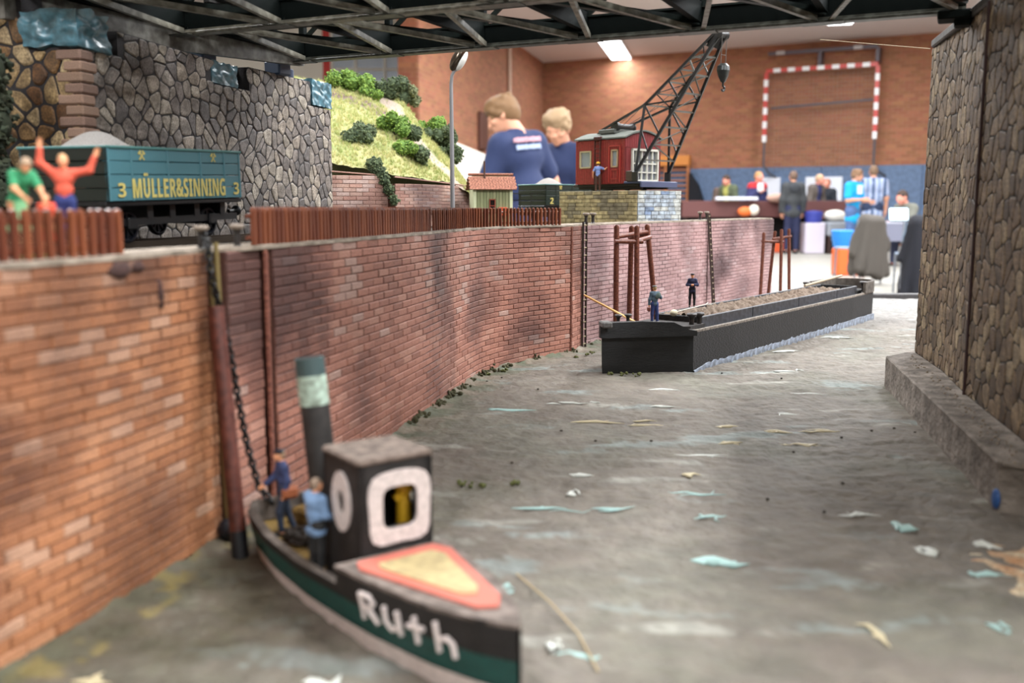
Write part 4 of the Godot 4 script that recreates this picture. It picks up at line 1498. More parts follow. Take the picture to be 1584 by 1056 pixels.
func slope_point(u: float, v: float) -> Vector3:       # u along the foot from left to right, v up the slope
	var foot := [V(-0.155, 0.0330, 0.640), V(-0.116, 0.0290, 0.645), V(-0.080, 0.0205, 0.665), V(-0.044, 0.0175, 0.722), V(-0.024, 0.0040, 0.742)]
	var crest := [V(-0.205, 0.1050, 0.790), V(-0.138, 0.0985, 0.800), V(-0.088, 0.0835, 0.800), V(-0.053, 0.0415, 0.800), V(-0.024, -0.008, 0.785)]
	var s := u * 4.0
	var i := mini(int(s), 3)
	var a: Vector3 = foot[i].lerp(foot[i + 1], s - i)
	var c: Vector3 = crest[i].lerp(crest[i + 1], s - i)
	var p := a.lerp(c, v)
	p.y += 0.0045 * sin(PI * v) + 0.0022 * tone_noise.get_noise_3d(p.x * 38, 3.0, p.z * 38) + 0.0010 * tone_noise.get_noise_3d(p.x * 160, 5.0, p.z * 160)
	return p

func build_hill() -> void:
	var b := MB.new()
	var W := 90
	var H := 60
	b.grid(W, H, func(i: int, j: int) -> Vector3: return slope_point(i / (W - 1.0), j / (H - 1.0)),
		func(i: int, j: int, p: Vector3) -> Color:
			var u := i / (W - 1.0)
			var v := j / (H - 1.0)
			var q := tone_noise.get_noise_3d(p.x * 60, p.y * 60, p.z * 60)
			var cl := Color(0.52, 0.48, 0.22).lerp(Color(0.36, 0.40, 0.15), clampf(0.5 + q * 1.6, 0, 1))
			var bare := absf(u - (0.40 + 0.42 * (1.0 - v))) # the trodden path slants down to the right
			cl = cl.lerp(Color(0.47, 0.38, 0.30), smoothstep(0.055, 0.03, bare))
			var scree := absf(v - (0.92 - 0.55 * u)) + 0.6 * maxf(0.0, u - 0.42)
			cl = cl.lerp(Color(0.22, 0.15, 0.13), smoothstep(0.11, 0.03, scree + 0.05 * q))
			return cl)
	# the back and the right side fall to the ground
	b.grid(W, 8, func(i: int, j: int) -> Vector3:
		var p := slope_point(i / (W - 1.0), 1.0)
		return Vector3(p.x + 0.01 * j / 7.0, lerpf(p.y, 0.985, pow(j / 7.0, 0.8)), p.z - 0.06 * j / 7.0),
		func(_i, _j, _p) -> Color: return Color(0.30, 0.30, 0.14))
	b.grid(30, 6, func(i: int, j: int) -> Vector3:
		var p := slope_point(1.0, i / 29.0)
		return Vector3(p.x + 0.012 * j / 5.0, lerpf(p.y, 0.985, j / 5.0), p.z),
		func(_i, _j, _p) -> Color: return Color(0.35, 0.36, 0.14))
	tag(put("slope", b, mat("grass_ground", Color(1, 1, 1), 0.95, {"vc": true, "tex": "grain", "nrm": "rough_n", "scale": 22.0, "ns": 1.0})), "grassy model slope with a bare diagonal path beyond the abutment", "slope", "", "structure")
	# grass fibres
	var blade := MB.new()
	for k in 5:
		var a := TAU * k / 5.0
		var o := Vector3(cos(a), 0, sin(a))
		blade.face([o * 0.00018 + Vector3(o.z, 0, -o.x) * 0.00022, o * 0.00018 - Vector3(o.z, 0, -o.x) * 0.00022, o * 0.0011 + Vector3(0, 0.0024, 0)], Vector3(o.x, 0.4, o.z))
	var mm := MultiMesh.new()
	mm.transform_format = MultiMesh.TRANSFORM_3D
	mm.use_colors = true
	mm.mesh = blade.mesh()
	mm.instance_count = 6500
	var r := RandomNumberGenerator.new()
	r.seed = 9
	var n := 0
	while n < 6500:
		var u := r.randf()
		var v := r.randf()
		var bare := absf(u - (0.40 + 0.42 * (1.0 - v)))
		if bare < 0.05 and r.randf() < 0.97:
			continue
		var p := slope_point(u, v)
		mm.set_instance_transform(n, Transform3D(Basis(Vector3.UP, r.randf() * TAU).scaled(Vector3.ONE * r.randf_range(0.6, 1.4)), p))
		mm.set_instance_color(n, Color(0.62, 0.57, 0.27).lerp(Color(0.34, 0.42, 0.13), clampf(0.4 + 0.4 * r.randfn(), 0, 1)))
		n += 1
	var g := MultiMeshInstance3D.new()
	g.name = "grass"
	g.multimesh = mm
	g.material_override = mat("grass_blade", Color(1, 1, 1), 0.9, {"vc": true})
	add_child(g)
	tag(g, "short yellow-green grass fibres on the model slope", "grass", "", "stuff")
	# bushes: [u, v, radius, label, palette]
	var dark := [Color(0.035, 0.055, 0.028), Color(0.12, 0.155, 0.07)]
	var green := [Color(0.06, 0.13, 0.02), Color(0.25, 0.38, 0.07)]
	var olive := [Color(0.10, 0.12, 0.06), Color(0.27, 0.28, 0.14)]
	var list := [
		[0.275, 0.93, 0.0125, "bright green bush at the top of the slope beside the blue bearing stone", green, 1.0],
		[0.375, 0.95, 0.0130, "bright yellow-green bush in the middle of the slope's crest", green, 1.1],
		[0.30, 1.02, 0.0110, "dark green bush behind the others on the slope's crest", dark, 0.9],
		[0.45, 0.97, 0.0135, "greyish dark bush right of the bright one on the crest", dark, 1.0],
		[0.505, 1.02, 0.0120, "olive grey bush at the right end of the crest", olive, 1.1],
		[0.375, 0.87, 0.0100, "low bright green bush in front on the crest, above the bare path", green, 0.8],
		[0.655, 0.95, 0.0125, "bright green bush right of the bare path, halfway down the slope", green, 1.1],
		[0.70, 0.88, 0.0130, "dark bush just left of the street lamp post", dark, 1.0],
		[0.735, 1.0, 0.0115, "dark bush behind the street lamp post", dark, 1.2],
		[0.765, 0.78, 0.0100, "dark low bush at the foot of the slope behind the lamp post", dark, 0.9],
		[0.485, 0.42, 0.0115, "bright green bush left of the path above the retaining wall", green, 1.15],
		[0.545, 0.24, 0.0105, "bright green bush low on the slope above the right half of the retaining wall", green, 0.9],
		[0.545, 0.46, 0.0110, "dark bush beside the path in the middle of the slope", dark, 1.05],
		[0.605, 0.20, 0.0110, "dark bush overhanging the retaining wall's right half", dark, 0.95],
		[0.345, 0.24, 0.0110, "dark grey-green bush above the gap in the retaining wall", dark, 0.9]]
	for k in list.size():
		var q: Array = list[k]
		var p := slope_point(q[0], minf(q[1], 1.0))
		if q[1] > 1.0:
			p.z -= (q[1] - 1.0) * 0.3
		var bush := thing("bush", q[3], "bush", p, 0, "bushes on the model slope")
		r.seed = 100 + k
		var blobs := []
		for i in 6:
			var o: Vector3 = Vector3(r.randf_range(-1, 1) * 0.75, r.randf_range(0.15, 0.9) * q[5], r.randf_range(-0.6, 0.6)) * q[2]
			blobs.append([o, Vector3.ONE * q[2] * r.randf_range(0.36, 0.58)])
		put("foliage", foliage(blobs, 0.0012, 620, 200 + k, q[4][0], q[4][1]), mat("leaf", Color(1, 1, 1), 0.9, {"vc": true}), bush)
		var st := MB.new()
		st.tube([Vector3(0, -0.003, 0), Vector3(0.0004, q[2] * 0.5, 0)], [0.0008, 0.0005], 5)
		put("stem", st, mat("stem", Color(0.18, 0.12, 0.07), 0.9), bush)
	# ivy hanging down between the two halves of the wall
	var iv := thing("ivy", "dark green creeper hanging down between the two halves of the pink retaining wall", "creeper", V(-0.078, 0.016, 0.662))
	var blobs := []
	for k in 9:
		var u := k / 8.0
		blobs.append([Vector3(-0.014 + 0.016 * u - 0.002 * sin(u * 5), 0.012 - 0.042 * u * u, 0.004 + 0.004 * u), Vector3(0.0046, 0.0046, 0.0038) * (1.15 - 0.55 * u)])
	put("foliage", foliage(blobs, 0.0011, 700, 301, dark[0], dark[1]), mat("leaf", Color(1, 1, 1), 0.9, {"vc": true}), iv)
	# retaining wall, two halves
	var tones := brick_tones("retaining_brick", [Color(0.76, 0.57, 0.50), Color(0.80, 0.61, 0.54), Color(0.83, 0.65, 0.58), Color(0.85, 0.70, 0.63), Color(0.87, 0.75, 0.70)])
	for q in [[[[-0.150, 0.632], [-0.1165, 0.6400], [-0.0835, 0.6580]], 0.0265, 0.0205, "left half of the pink brick retaining wall, between abutment and hanging creeper"], [[[-0.0790, 0.6610], [-0.0600, 0.685], [-0.0436, 0.7200], [-0.0320, 0.7420]], 0.0200, 0.0155, "right half of the pink brick retaining wall behind the street lamp"]]:
		var run := Run.new(smooth_path(q[0]))
		var base := V(q[0][0][0], -0.0147, q[0][0][1])
		var t := thing("retaining_wall", q[3], "wall", base, 0, "", "structure")
		var top: float = q[2]
		put("mortar", wall_core(run, -0.016, top, 0.01), mat("mortar_pale", Color(0.55, 0.40, 0.34), 0.9, {"tex": "grain", "scale": 25.0}), t, Transform3D(Basis(), -base))
		lay_bricks(t, run, -0.0147, 13, (top + 0.0147) / 13.0, 0.0082, tones, 0, 61, 0.0005)
		var cp := MB.new()
		var a := run.at(0.0)
		var z := run.at(run.s[-1])
		cp.tube([V(a[0].x, top + 0.0045, a[0].y), V((a[0].x + z[0].x) / 2, top + 0.0025, (a[0].y + z[0].y) / 2), V(z[0].x, top + 0.0002, z[0].y)], 0.0005, 6)
		var wedge := MB.new()
		wedge.face([V(a[0].x, top - 0.001, a[0].y) , V(z[0].x, top - 0.001, z[0].y), V(z[0].x, top + 0.0005, z[0].y), V(a[0].x, top + 0.0055, a[0].y)], Vector3(0.5, 0, 0.8))
		put("coping_edge", cp, tones[2], t, Transform3D(Basis(), -base))
	b = MB.new()
	b.ball(Transform3D(Basis().scaled(Vector3(0.02, 0.03, 0.02)), V(-0.222, 0.02, 0.40)), 8, 10)
	var dk := thing("bush", "very dark bush at the left edge beside the warm-coloured abutment stones", "bush", V(-0.184, -0.0147, 0.350), 0, "bushes on the model slope")
	var bl := []
	for k in 7:
		bl.append([Vector3(r.randf_range(-0.012, 0.004), 0.008 + k * 0.009, r.randf_range(-0.006, 0.006)), Vector3.ONE * 0.0085])
	put("foliage", foliage(bl, 0.0016, 900, 333, Color(0.015, 0.022, 0.012), Color(0.06, 0.07, 0.04)), mat("leaf", Color(1, 1, 1), 0.9, {"vc": true}), dk)

# ---------------------------------------------------------------- things on and along the quay
var quay_run: Run

func on_quay(d: float, inset: float) -> Vector2:      # a point on the coping at that distance ahead
	if quay_run == null:
		quay_run = Run.new(smooth_path(WALL_PATH, 0.003))
	var lo := 0.0
	var hi := quay_run.s[-1]
	for i in 40:
		var m := (lo + hi) / 2
		if quay_run.at(m)[0].y < d:
			lo = m
		else:
			hi = m
	var q := quay_run.at(lo)
	return q[0] + Vector2(-q[1].y, q[1].x) * inset

func picket_fence(label: String, d0: float, d1: float, inset: float, spacing: float, height: float, width: float) -> void:
	var brown := [mat("fence_0", Color(0.42, 0.225, 0.145), 0.35), mat("fence_1", Color(0.47, 0.26, 0.165), 0.35), mat("fence_2", Color(0.38, 0.195, 0.13), 0.35)]
	var pts := []
	var d := d0
	while d < d1:
		pts.append(on_quay(d, inset))
		d += 0.0004
	var run := Run.new(PackedVector2Array(pts))
	var y0 := QUAY + 0.0008
	var base := V(pts[0].x, y0, pts[0].y)
	var t := thing("picket_fence", label, "fence", base, 0, "brown plastic picket fences on the quay")
	var shape := MB.new()
	var w := width / 2
	var outline := PackedVector2Array([Vector2(-w, 0), Vector2(w, 0), Vector2(w, height - w * 1.1), Vector2(w * 0.75, height - w * 0.35), Vector2(0, height), Vector2(-w * 0.75, height - w * 0.35), Vector2(-w, height - w * 1.1)])
	shape.prism(outline, Transform3D(), -0.0005, 0.0003)
	var small := PackedVector2Array()
	for p in outline:
		small.append(Vector2(p.x * 0.7, p.y * 0.97 + 0.0001))
	shape.prism(small, Transform3D(), 0.0003, 0.0006)
	var m := shape.mesh()
	var n := int(run.s[-1] / spacing)
	for k in n:
		var q := run.at((k + 0.5) * spacing)
		var dir := Vector3(q[1].x, 0, -q[1].y)
		var o := put("picket", m, brown[(k * 5 + k / 3) % 3], t, Transform3D(Basis(dir, Vector3.UP, dir.cross(Vector3.UP)).rotated(dir, rng.randfn() * 0.012), V(q[0].x, y0, q[0].y) - base))
		o.transform.basis = o.transform.basis.rotated(o.transform.basis.z, rng.randfn() * 0.008)
	for h in [0.2, 0.76]:
		var b := MB.new()
		var line := []
		var s := -0.0008
		while s < n * spacing:
			var q := run.at(s)
			var p: Vector2 = q[0] + Vector2(-q[1].y, q[1].x) * 0.0009
			line.append(V(p.x, y0 + h * height, p.y) - base)
			s += 0.004
		b.tube(line, 0.0006, 5)
		put("rail", b, brown[2], t)

func mooring_bollard(label: String, at: Vector3, h: float, group: String, light_top: bool) -> void:
	var t := thing("bollard", label, "bollard", at, 0, group)
	var b := MB.new()
	b.lathe([[h * 0.22, 0], [h * 0.22, h * 0.06], [h * 0.15, h * 0.14], [h * 0.14, h * 0.62], [h * 0.21, h * 0.80]], Transform3D(), 14)
	put("shaft", b, mat("bollard_iron", Color(0.15, 0.13, 0.12), 0.45, {"tex": "rust", "scale": 60.0}), t)
	b = MB.new()
	b.lathe([[h * 0.21, h * 0.78], [h * 0.31, h * 0.86], [h * 0.32, h * 0.94], [h * 0.27, h], [0.0, h * 1.02]], Transform3D(), 16)
	put("cap", b, mat("bollard_cap_pale", Color(0.50, 0.45, 0.40), 0.6) if light_top else mat("bollard_cap", Color(0.21, 0.19, 0.185), 0.5), t)

func ladder(label: String, foot: Vector3, top: Vector3, along: Vector3, w: float) -> void:
	var t := thing("mooring_ladder", label, "ladder", foot, 0, "rusty ladders on the quay wall")
	var m := mat("ladder_rust", Color(0.22, 0.15, 0.10), 0.6, {"tex": "rust", "scale": 60.0})
	for s in [-0.5, 0.5]:
		var b := MB.new()
		b.bar(along * w * s, top - foot + along * w * s, 0.0010, 0.0012, Vector3.RIGHT)
		put("stile", b, m, t)
	var n := int((top - foot).length() / 0.0043)
	for k in n:
		var p := (top - foot) * (k + 0.5) / n
		var b := MB.new()
		b.tube([p - along * w * 0.5, p + along * w * 0.5], 0.00050, 6)
		put("rung", b, mat("rung_worn", Color(0.52, 0.46, 0.36), 0.5), t)

func chain_mesh(pts: Array, link: float, wire: float, jitter := 0.0) -> MB:
	var b := MB.new()
	var cu := Curve3D.new()
	for p in pts:
		cu.add_point(p)
	cu.bake_interval = link * 0.2
	var l := cu.get_baked_length()
	var n := int(l / (link * 0.66))
	for k in n:
		var s := (k + 0.5) * l / n
		var p := cu.sample_baked(s)
		var d := (cu.sample_baked(minf(s + link * 0.4, l)) - cu.sample_baked(maxf(s - link * 0.4, 0))).normalized()
		var side := d.cross(Vector3(0.3, 0.8, 0.5)).normalized()
		var up := side.cross(d)
		var x := side if k % 2 else up
		x = (x + Vector3(rng.randfn(), rng.randfn(), rng.randfn()) * jitter).normalized()
		var ring := []
		for e in 11:
			var a := TAU * e / 10.0
			ring.append(p + d * cos(a) * link * 0.5 + x * sin(a) * link * 0.32)
		b.tube(ring, wire, 5, false)
	return b

func timber_dolphin(label: String, at: Vector3, posts: Array, bars: Array, r: float) -> void:
	var t := thing("mooring_dolphin", label, "mooring dolphin", at, 0, "rust-brown mooring frames")
	var m := mat("dolphin_rust", Color(0.50, 0.285, 0.205), 0.5, {"tex": "rust", "scale": 40.0})
	for p in posts:
		var b := MB.new()
		b.tube([p[0] - at, p[1] - at], r, 12)
		put("post", b, m, t)
		b = MB.new()
		var d: Vector3 = (p[1] - p[0]).normalized()
		b.tube([p[1] - at, p[1] - at + d * r * 0.35, p[1] - at + d * r * 0.7], [r, r * 0.8, r * 0.2], 12)
		put("post_cap", b, mat("dolphin_cap", Color(0.45, 0.27, 0.20), 0.6), t)
	for p in bars:
		var b := MB.new()
		b.tube([p[0] - at, p[1] - at], r * 0.85, 10)
		put("brace", b, m, t)

func build_quay_objects() -> void:
	picket_fence("reddish-brown picket fence in front of the waving man", 0.135, 0.2135, 0.0035, 0.0030, 0.0098, 0.0017)
	picket_fence("brown fence of close-set upright slats between the coal wagon and the fence joint", 0.2585, 0.4150, 0.0035, 0.0026, 0.0102, 0.0018)
	picket_fence("brown fence of spaced slats beyond the joint, ending at the crane's stone base", 0.4165, 0.5530, 0.0032, 0.0034, 0.0098, 0.0015)
	var q := on_quay(0.2390, 0.0022)
	mooring_bollard("left bollard of the near pair, above the rusty pipe", V(q.x, QUAY + 0.0005, q.y), 0.0060, "bollard pairs on the quay", true)
	q = on_quay(0.2500, 0.0020)
	mooring_bollard("right bollard of the near pair, above the narrow pilaster", V(q.x, QUAY + 0.0005, q.y), 0.0062, "bollard pairs on the quay", true)
	q = on_quay(0.5930, 0.0040)
	mooring_bollard("left bollard of the pair in front of the crane's stone base", V(q.x, QUAY + 0.0008, q.y), 0.0066, "bollard pairs on the quay", true)
	q = on_quay(0.6010, 0.0040)
	mooring_bollard("right bollard of the pair in front of the crane's stone base", V(q.x, QUAY + 0.0008, q.y), 0.0066, "bollard pairs on the quay", true)
	q = on_quay(0.7600, 0.0040)
	mooring_bollard("left bollard of the far pair near the leaning ladder", V(q.x, QUAY + 0.0008, q.y), 0.0066, "bollard pairs on the quay", true)
	q = on_quay(0.7720, 0.0040)
	mooring_bollard("right bollard of the far pair near the leaning ladder", V(q.x, QUAY + 0.0008, q.y), 0.0066, "bollard pairs on the quay", true)
	var along := Vector3(0.19, 0, -0.32).normalized()
	ladder("upright thin ladder on the quay wall left of the barge's bow", V(0.0430, WATER, 0.5760), V(0.0430, -0.0085, 0.5765), along, 0.0044)
	ladder("leaning thin ladder on the pale wall beyond the barge", V(0.1600, WATER, 0.7640), V(0.1535, -0.0050, 0.7630), along, 0.0044)
	# rusty dolphin pipe, its two gauge rods and the tug's chain
	var t := thing("mooring_pipe", "thick rust-red leaning mooring pipe at the tug's stern", "pipe", V(-0.0650, WATER, 0.2235))
	var b := MB.new()
	b.tube([V(-0.0659, -0.0770, 0.2248) - t.position, V(-0.0712, -0.0237, 0.2322) - t.position], 0.00195, 16)
	put("pipe", b, mat("pipe_rust", Color(0.40, 0.205, 0.155), 0.55, {"tex": "rust", "scale": 22.0}), t)
	b = MB.new()
	b.tube([V(-0.0651, -0.0855, 0.2237) - t.position, V(-0.0659, -0.0770, 0.2248) - t.position], 0.00205, 16)
	put("dark_foot", b, mat("pipe_foot", Color(0.07, 0.08, 0.10), 0.5), t)
	var k := 0
	for x in [0.0, 0.0017]:
		b = MB.new()
		b.tube([V(-0.0719 + x * 0.8, -0.0795, 0.2365), V(-0.0738 + x, -0.0085, 0.2370)], 0.00062, 8)
		tag(put("gauge_rod", b, mat("rod_ochre", Color(0.44, 0.38, 0.22), 0.45)), ["ochre metal rod behind the rusty pipe, the left one of two", "ochre metal rod behind the rusty pipe, the right one of two"][k], "rod", "ochre rods beside the pipe")
		k += 1
	b = MB.new()
	b.ball(Transform3D(Basis().scaled(Vector3(0.0026, 0.0030, 0.0024)), V(-0.0716, -0.0806, 0.2358)), 7, 10)
	tag(put("rod_block", b, mat("rod_block", Color(0.07, 0.08, 0.12), 0.6)), "dark lump at the foot of the two ochre rods", "block")
	b = chain_mesh([V(-0.0752, -0.0065, 0.2388), V(-0.0731, -0.0093, 0.2340), V(-0.0722, -0.0160, 0.2325), V(-0.0707, -0.0255, 0.2342), V(-0.0690, -0.0350, 0.2348), V(-0.0672, -0.0470, 0.2340), V(-0.0652, -0.0580, 0.2330), V(-0.0622, -0.0680, 0.2310), V(-0.0585, -0.0716, 0.2290)], 0.0023, 0.00034)
	tag(put("mooring_chain", b, mat("chain_black", Color(0.06, 0.055, 0.055), 0.45, {"metal": 0.4})), "black mooring chain from the near bollard down to the tug's stern", "chain")
	var w := WATER - 0.002
	timber_dolphin("rust-brown mooring frame of leaning posts behind the barge's bow", V(0.072, WATER, 0.60),
		[[V(0.0632, w, 0.586), V(0.0628, -0.0118, 0.586)], [V(0.0742, w, 0.612), V(0.0735, -0.0125, 0.600)], [V(0.0762, w, 0.588), V(0.0752, -0.0122, 0.588)], [V(0.0935, w, 0.612), V(0.0836, -0.0118, 0.604)]],
		[[V(0.0615, -0.0205, 0.584), V(0.0790, -0.0208, 0.589)], [V(0.0620, -0.0180, 0.586), V(0.0850, -0.0150, 0.605)], [V(0.0745, -0.0205, 0.587), V(0.0855, -0.0185, 0.604)], [V(0.072, -0.0190, 0.600), V(0.0850, -0.0165, 0.606)]], 0.00165)
	timber_dolphin("rust-brown mooring frame at the far end of the pale quay wall", V(0.217, WATER, 0.80),
		[[V(0.2052, w, 0.80), V(0.2066, -0.0215, 0.80)], [V(0.2150, w, 0.815), V(0.2170, -0.0205, 0.805)], [V(0.2222, w, 0.80), V(0.2210, -0.0188, 0.80)], [V(0.2320, w, 0.808), V(0.2288, -0.0185, 0.806)]],
		[[V(0.2050, -0.0278, 0.80), V(0.2235, -0.0285, 0.802)], [V(0.2150, -0.0262, 0.804), V(0.2310, -0.0240, 0.806)], [V(0.2130, -0.0290, 0.804), V(0.2240, -0.0255, 0.802)]], 0.00135)
	# street lamp
	t = thing("street_lamp", "tall grey model street lamp with a silver head in front of the slope", "lamp", V(-0.0365, -0.0147, 0.602))
	b = MB.new()
	b.lathe([[0.0017, 0], [0.0017, 0.0040], [0.0013, 0.0046], [0.0013, 0.0130], [0.00115, 0.0140]], Transform3D(), 12)
	put("base", b, mat("lamp_base", Color(0.20, 0.20, 0.19), 0.5), t)
	b = MB.new()
	b.tube([Vector3(0, 0.0135, 0), Vector3(-0.0002, 0.06, 0), Vector3(-0.0003, 0.088, 0), Vector3(0.0002, 0.0930, 0), Vector3(0.0015, 0.0958, 0), Vector3(0.0034, 0.0972, 0)], [0.00145, 0.0013, 0.0011, 0.0010, 0.0010, 0.0010], 10)
	put("pole", b, mat("lamp_grey", Color(0.56, 0.56, 0.57), 0.35, {"metal": 0.3}), t)
	var hx := Transform3D(Basis(Vector3(0.87, -0.5, 0), Vector3(0.5, 0.87, 0), Vector3(0, 0, 1)), Vector3(0.0046, 0.1030, 0.0005))
	b = MB.new()
	b.ball(hx * Transform3D(Basis().scaled(Vector3(0.0036, 0.0084, 0.0038)), Vector3(-0.0006, 0, 0)), 12, 14)
	put("head", b, mat("lamp_head", Color(0.35, 0.31, 0.27), 0.22, {"metal": 0.9}), t)
	b = MB.new()
	b.ball(hx * Transform3D(Basis().scaled(Vector3(0.0024, 0.0064, 0.0034)), Vector3(0.0021, -0.0004, 0)), 10, 12)
	put("glass", b, mat("lamp_glass", Color(0.86, 0.86, 0.84), 0.15), t)
	# hut
	t = thing("hut", "small pale green wooden hut with a pink tiled roof beside the lamp", "hut", V(-0.0155, -0.0147, 0.715), 0.16)
	var wd := 0.0275
	var dp := 0.022
	var eave := 0.0285
	b = MB.new()
	b.prism(PackedVector2Array([Vector2(-dp / 2, 0), Vector2(dp / 2, 0), Vector2(dp / 2, eave), Vector2(0, eave + 0.0088), Vector2(-dp / 2, eave)]), Transform3D(Basis(Vector3(0, 0, -1), Vector3.UP, Vector3.RIGHT), Vector3.ZERO), -wd / 2, wd / 2)
	put("wall_core", b, mat("hut_core", Color(0.36, 0.38, 0.27), 0.8), t)
	for i in 12:
		b = MB.new()
		b.box(Transform3D(Basis(), Vector3(-wd / 2 + (i + 0.5) * wd / 12, eave / 2, dp / 2 + 0.0002)), Vector3(wd / 12 * 0.9, eave, 0.0006), 0.0001)
		put("board", b, mat("hut_board_%d" % (i % 2), [Color(0.52, 0.53, 0.39), Color(0.47, 0.49, 0.35)][i % 2], 0.8), t)
	for x in [-1, 1]:
		b = MB.new()
		b.box(Transform3D(Basis(), Vector3(x * (wd / 2 - 0.0006), eave / 2, dp / 2 + 0.0005)), Vector3(0.0022, eave, 0.0010), 0.0002)
		put("corner_post", b, mat("hut_post", Color(0.74, 0.76, 0.62), 0.7), t)
		b = MB.new()
		b.box(Transform3D(Basis(), Vector3(x * (wd / 2 + 0.0003), eave * 0.48, 0.0)), Vector3(0.0006, eave * 0.96, dp), 0.0001)
		put("gable_board", b, mat("hut_post", Color(), 0), t)
	for s in [-1.0, 1.0]:
		b = MB.new()
		var sl := Vector3(0, 0.0088, -dp / 2).normalized() if s > 0 else Vector3(0, 0.0088, dp / 2).normalized()
		var e0 := Vector3(0, eave - 0.0022, s * (dp / 2 + 0.0030))
		for row in 8:
			for c in 16:
				b.box(Transform3D(Basis(Vector3.RIGHT, sl.cross(Vector3.RIGHT) * -1.0, sl).rotated(Vector3.RIGHT, -0.08 * s), e0 + sl * (0.0009 + row * 0.00185) + Vector3(-0.0160 + c * 0.00213 + (0.0005 if row % 2 else 0.0), 0.0008, 0)), Vector3(0.0019, 0.0006, 0.0022))
		stuff(put("roof_tiles", b, mat("hut_tile", Color(0.66, 0.43, 0.34), 0.8, {"tex": "cloudy", "scale": 90.0}), t))
	b = MB.new()
	b.tube([Vector3(-0.0165, eave + 0.0095, 0), Vector3(0.0165, eave + 0.0095, 0)], 0.0010, 8)
	put("ridge", b, mat("hut_tile", Color(), 0), t)
	b = MB.new()
	b.tube([Vector3(-0.0050, eave + 0.002, 0.004), Vector3(-0.0052, eave + 0.0190, 0.004)], 0.0007, 8)
	put("stovepipe", b, mat("stovepipe", Color(0.26, 0.15, 0.10), 0.6), t)
	var wi := Transform3D(Basis(), Vector3(-0.0005, 0.0155, dp / 2 + 0.0006))
	b = MB.new()
	for g in [[-0.0019, 0, 0.0006, 0.0096], [0.0019, 0, 0.0006, 0.0096], [0, 0.0045, 0.0044, 0.0007], [0, -0.0045, 0.0044, 0.0007], [0, 0, 0.0034, 0.0006]]:
		b.box(wi * Transform3D(Basis(), Vector3(g[0], g[1], 0.0004)), Vector3(g[2], g[3], 0.0012))
	var win := put("window_frame", b, mat("hut_frame", Color(0.50, 0.17, 0.08), 0.6), t)
	b = MB.new()
	b.box(wi, Vector3(0.0036, 0.009, 0.0004))
	put("pane", b, mat("hut_pane", Color(0.10, 0.06, 0.05), 0.15), win)
	b = MB.new()
	b.box(Transform3D(Basis(), Vector3(0.0068, 0.0115, dp / 2 + 0.0022)), Vector3(0.0060, 0.0060, 0.0036), 0.0003)
	tag(put("crate", b, mat("crate_orange", Color(0.72, 0.27, 0.10), 0.6), null, t.transform), "small orange box against the wall of the hut", "box")

# ---------------------------------------------------------------- wagons
func hammers(at: Transform3D, s: float) -> MB:        # crossed hammers, as on mine wagons
	var b := MB.new()
	for g in [-1.0, 1.0]:
		var r := at * Transform3D(Basis(Vector3(0, 0, 1), 0.72 * g), Vector3.ZERO)
		b.box(r, Vector3(s * 0.16, s * 1.2, 0.00012))
		b.box(r * Transform3D(Basis(), Vector3(0.0, s * 0.52, 0)), Vector3(s * 0.55, s * 0.22, 0.00012))
	return b

func lettering(text: String, h: float, width: float, z: float, bold := true) -> Array:   # mesh and the transform that scales it
	var f := SystemFont.new()
	f.font_names = PackedStringArray(["Droid Sans"])
	f.font_weight = 700 if bold else 400
	var m := TextMesh.new()
	m.font = f
	m.text = text
	m.font_size = 64
	m.pixel_size = 0.01
	m.depth = 0.05
	m.curve_step = 2.0
	var a := m.get_aabb()
	var sx := width / a.size.x
	var sy := h / (64 * 0.01 * 0.714)
	return [m, Transform3D(Basis().scaled(Vector3(sx, sy, z / 0.05)), -a.get_center() * Vector3(sx, sy, 0))]

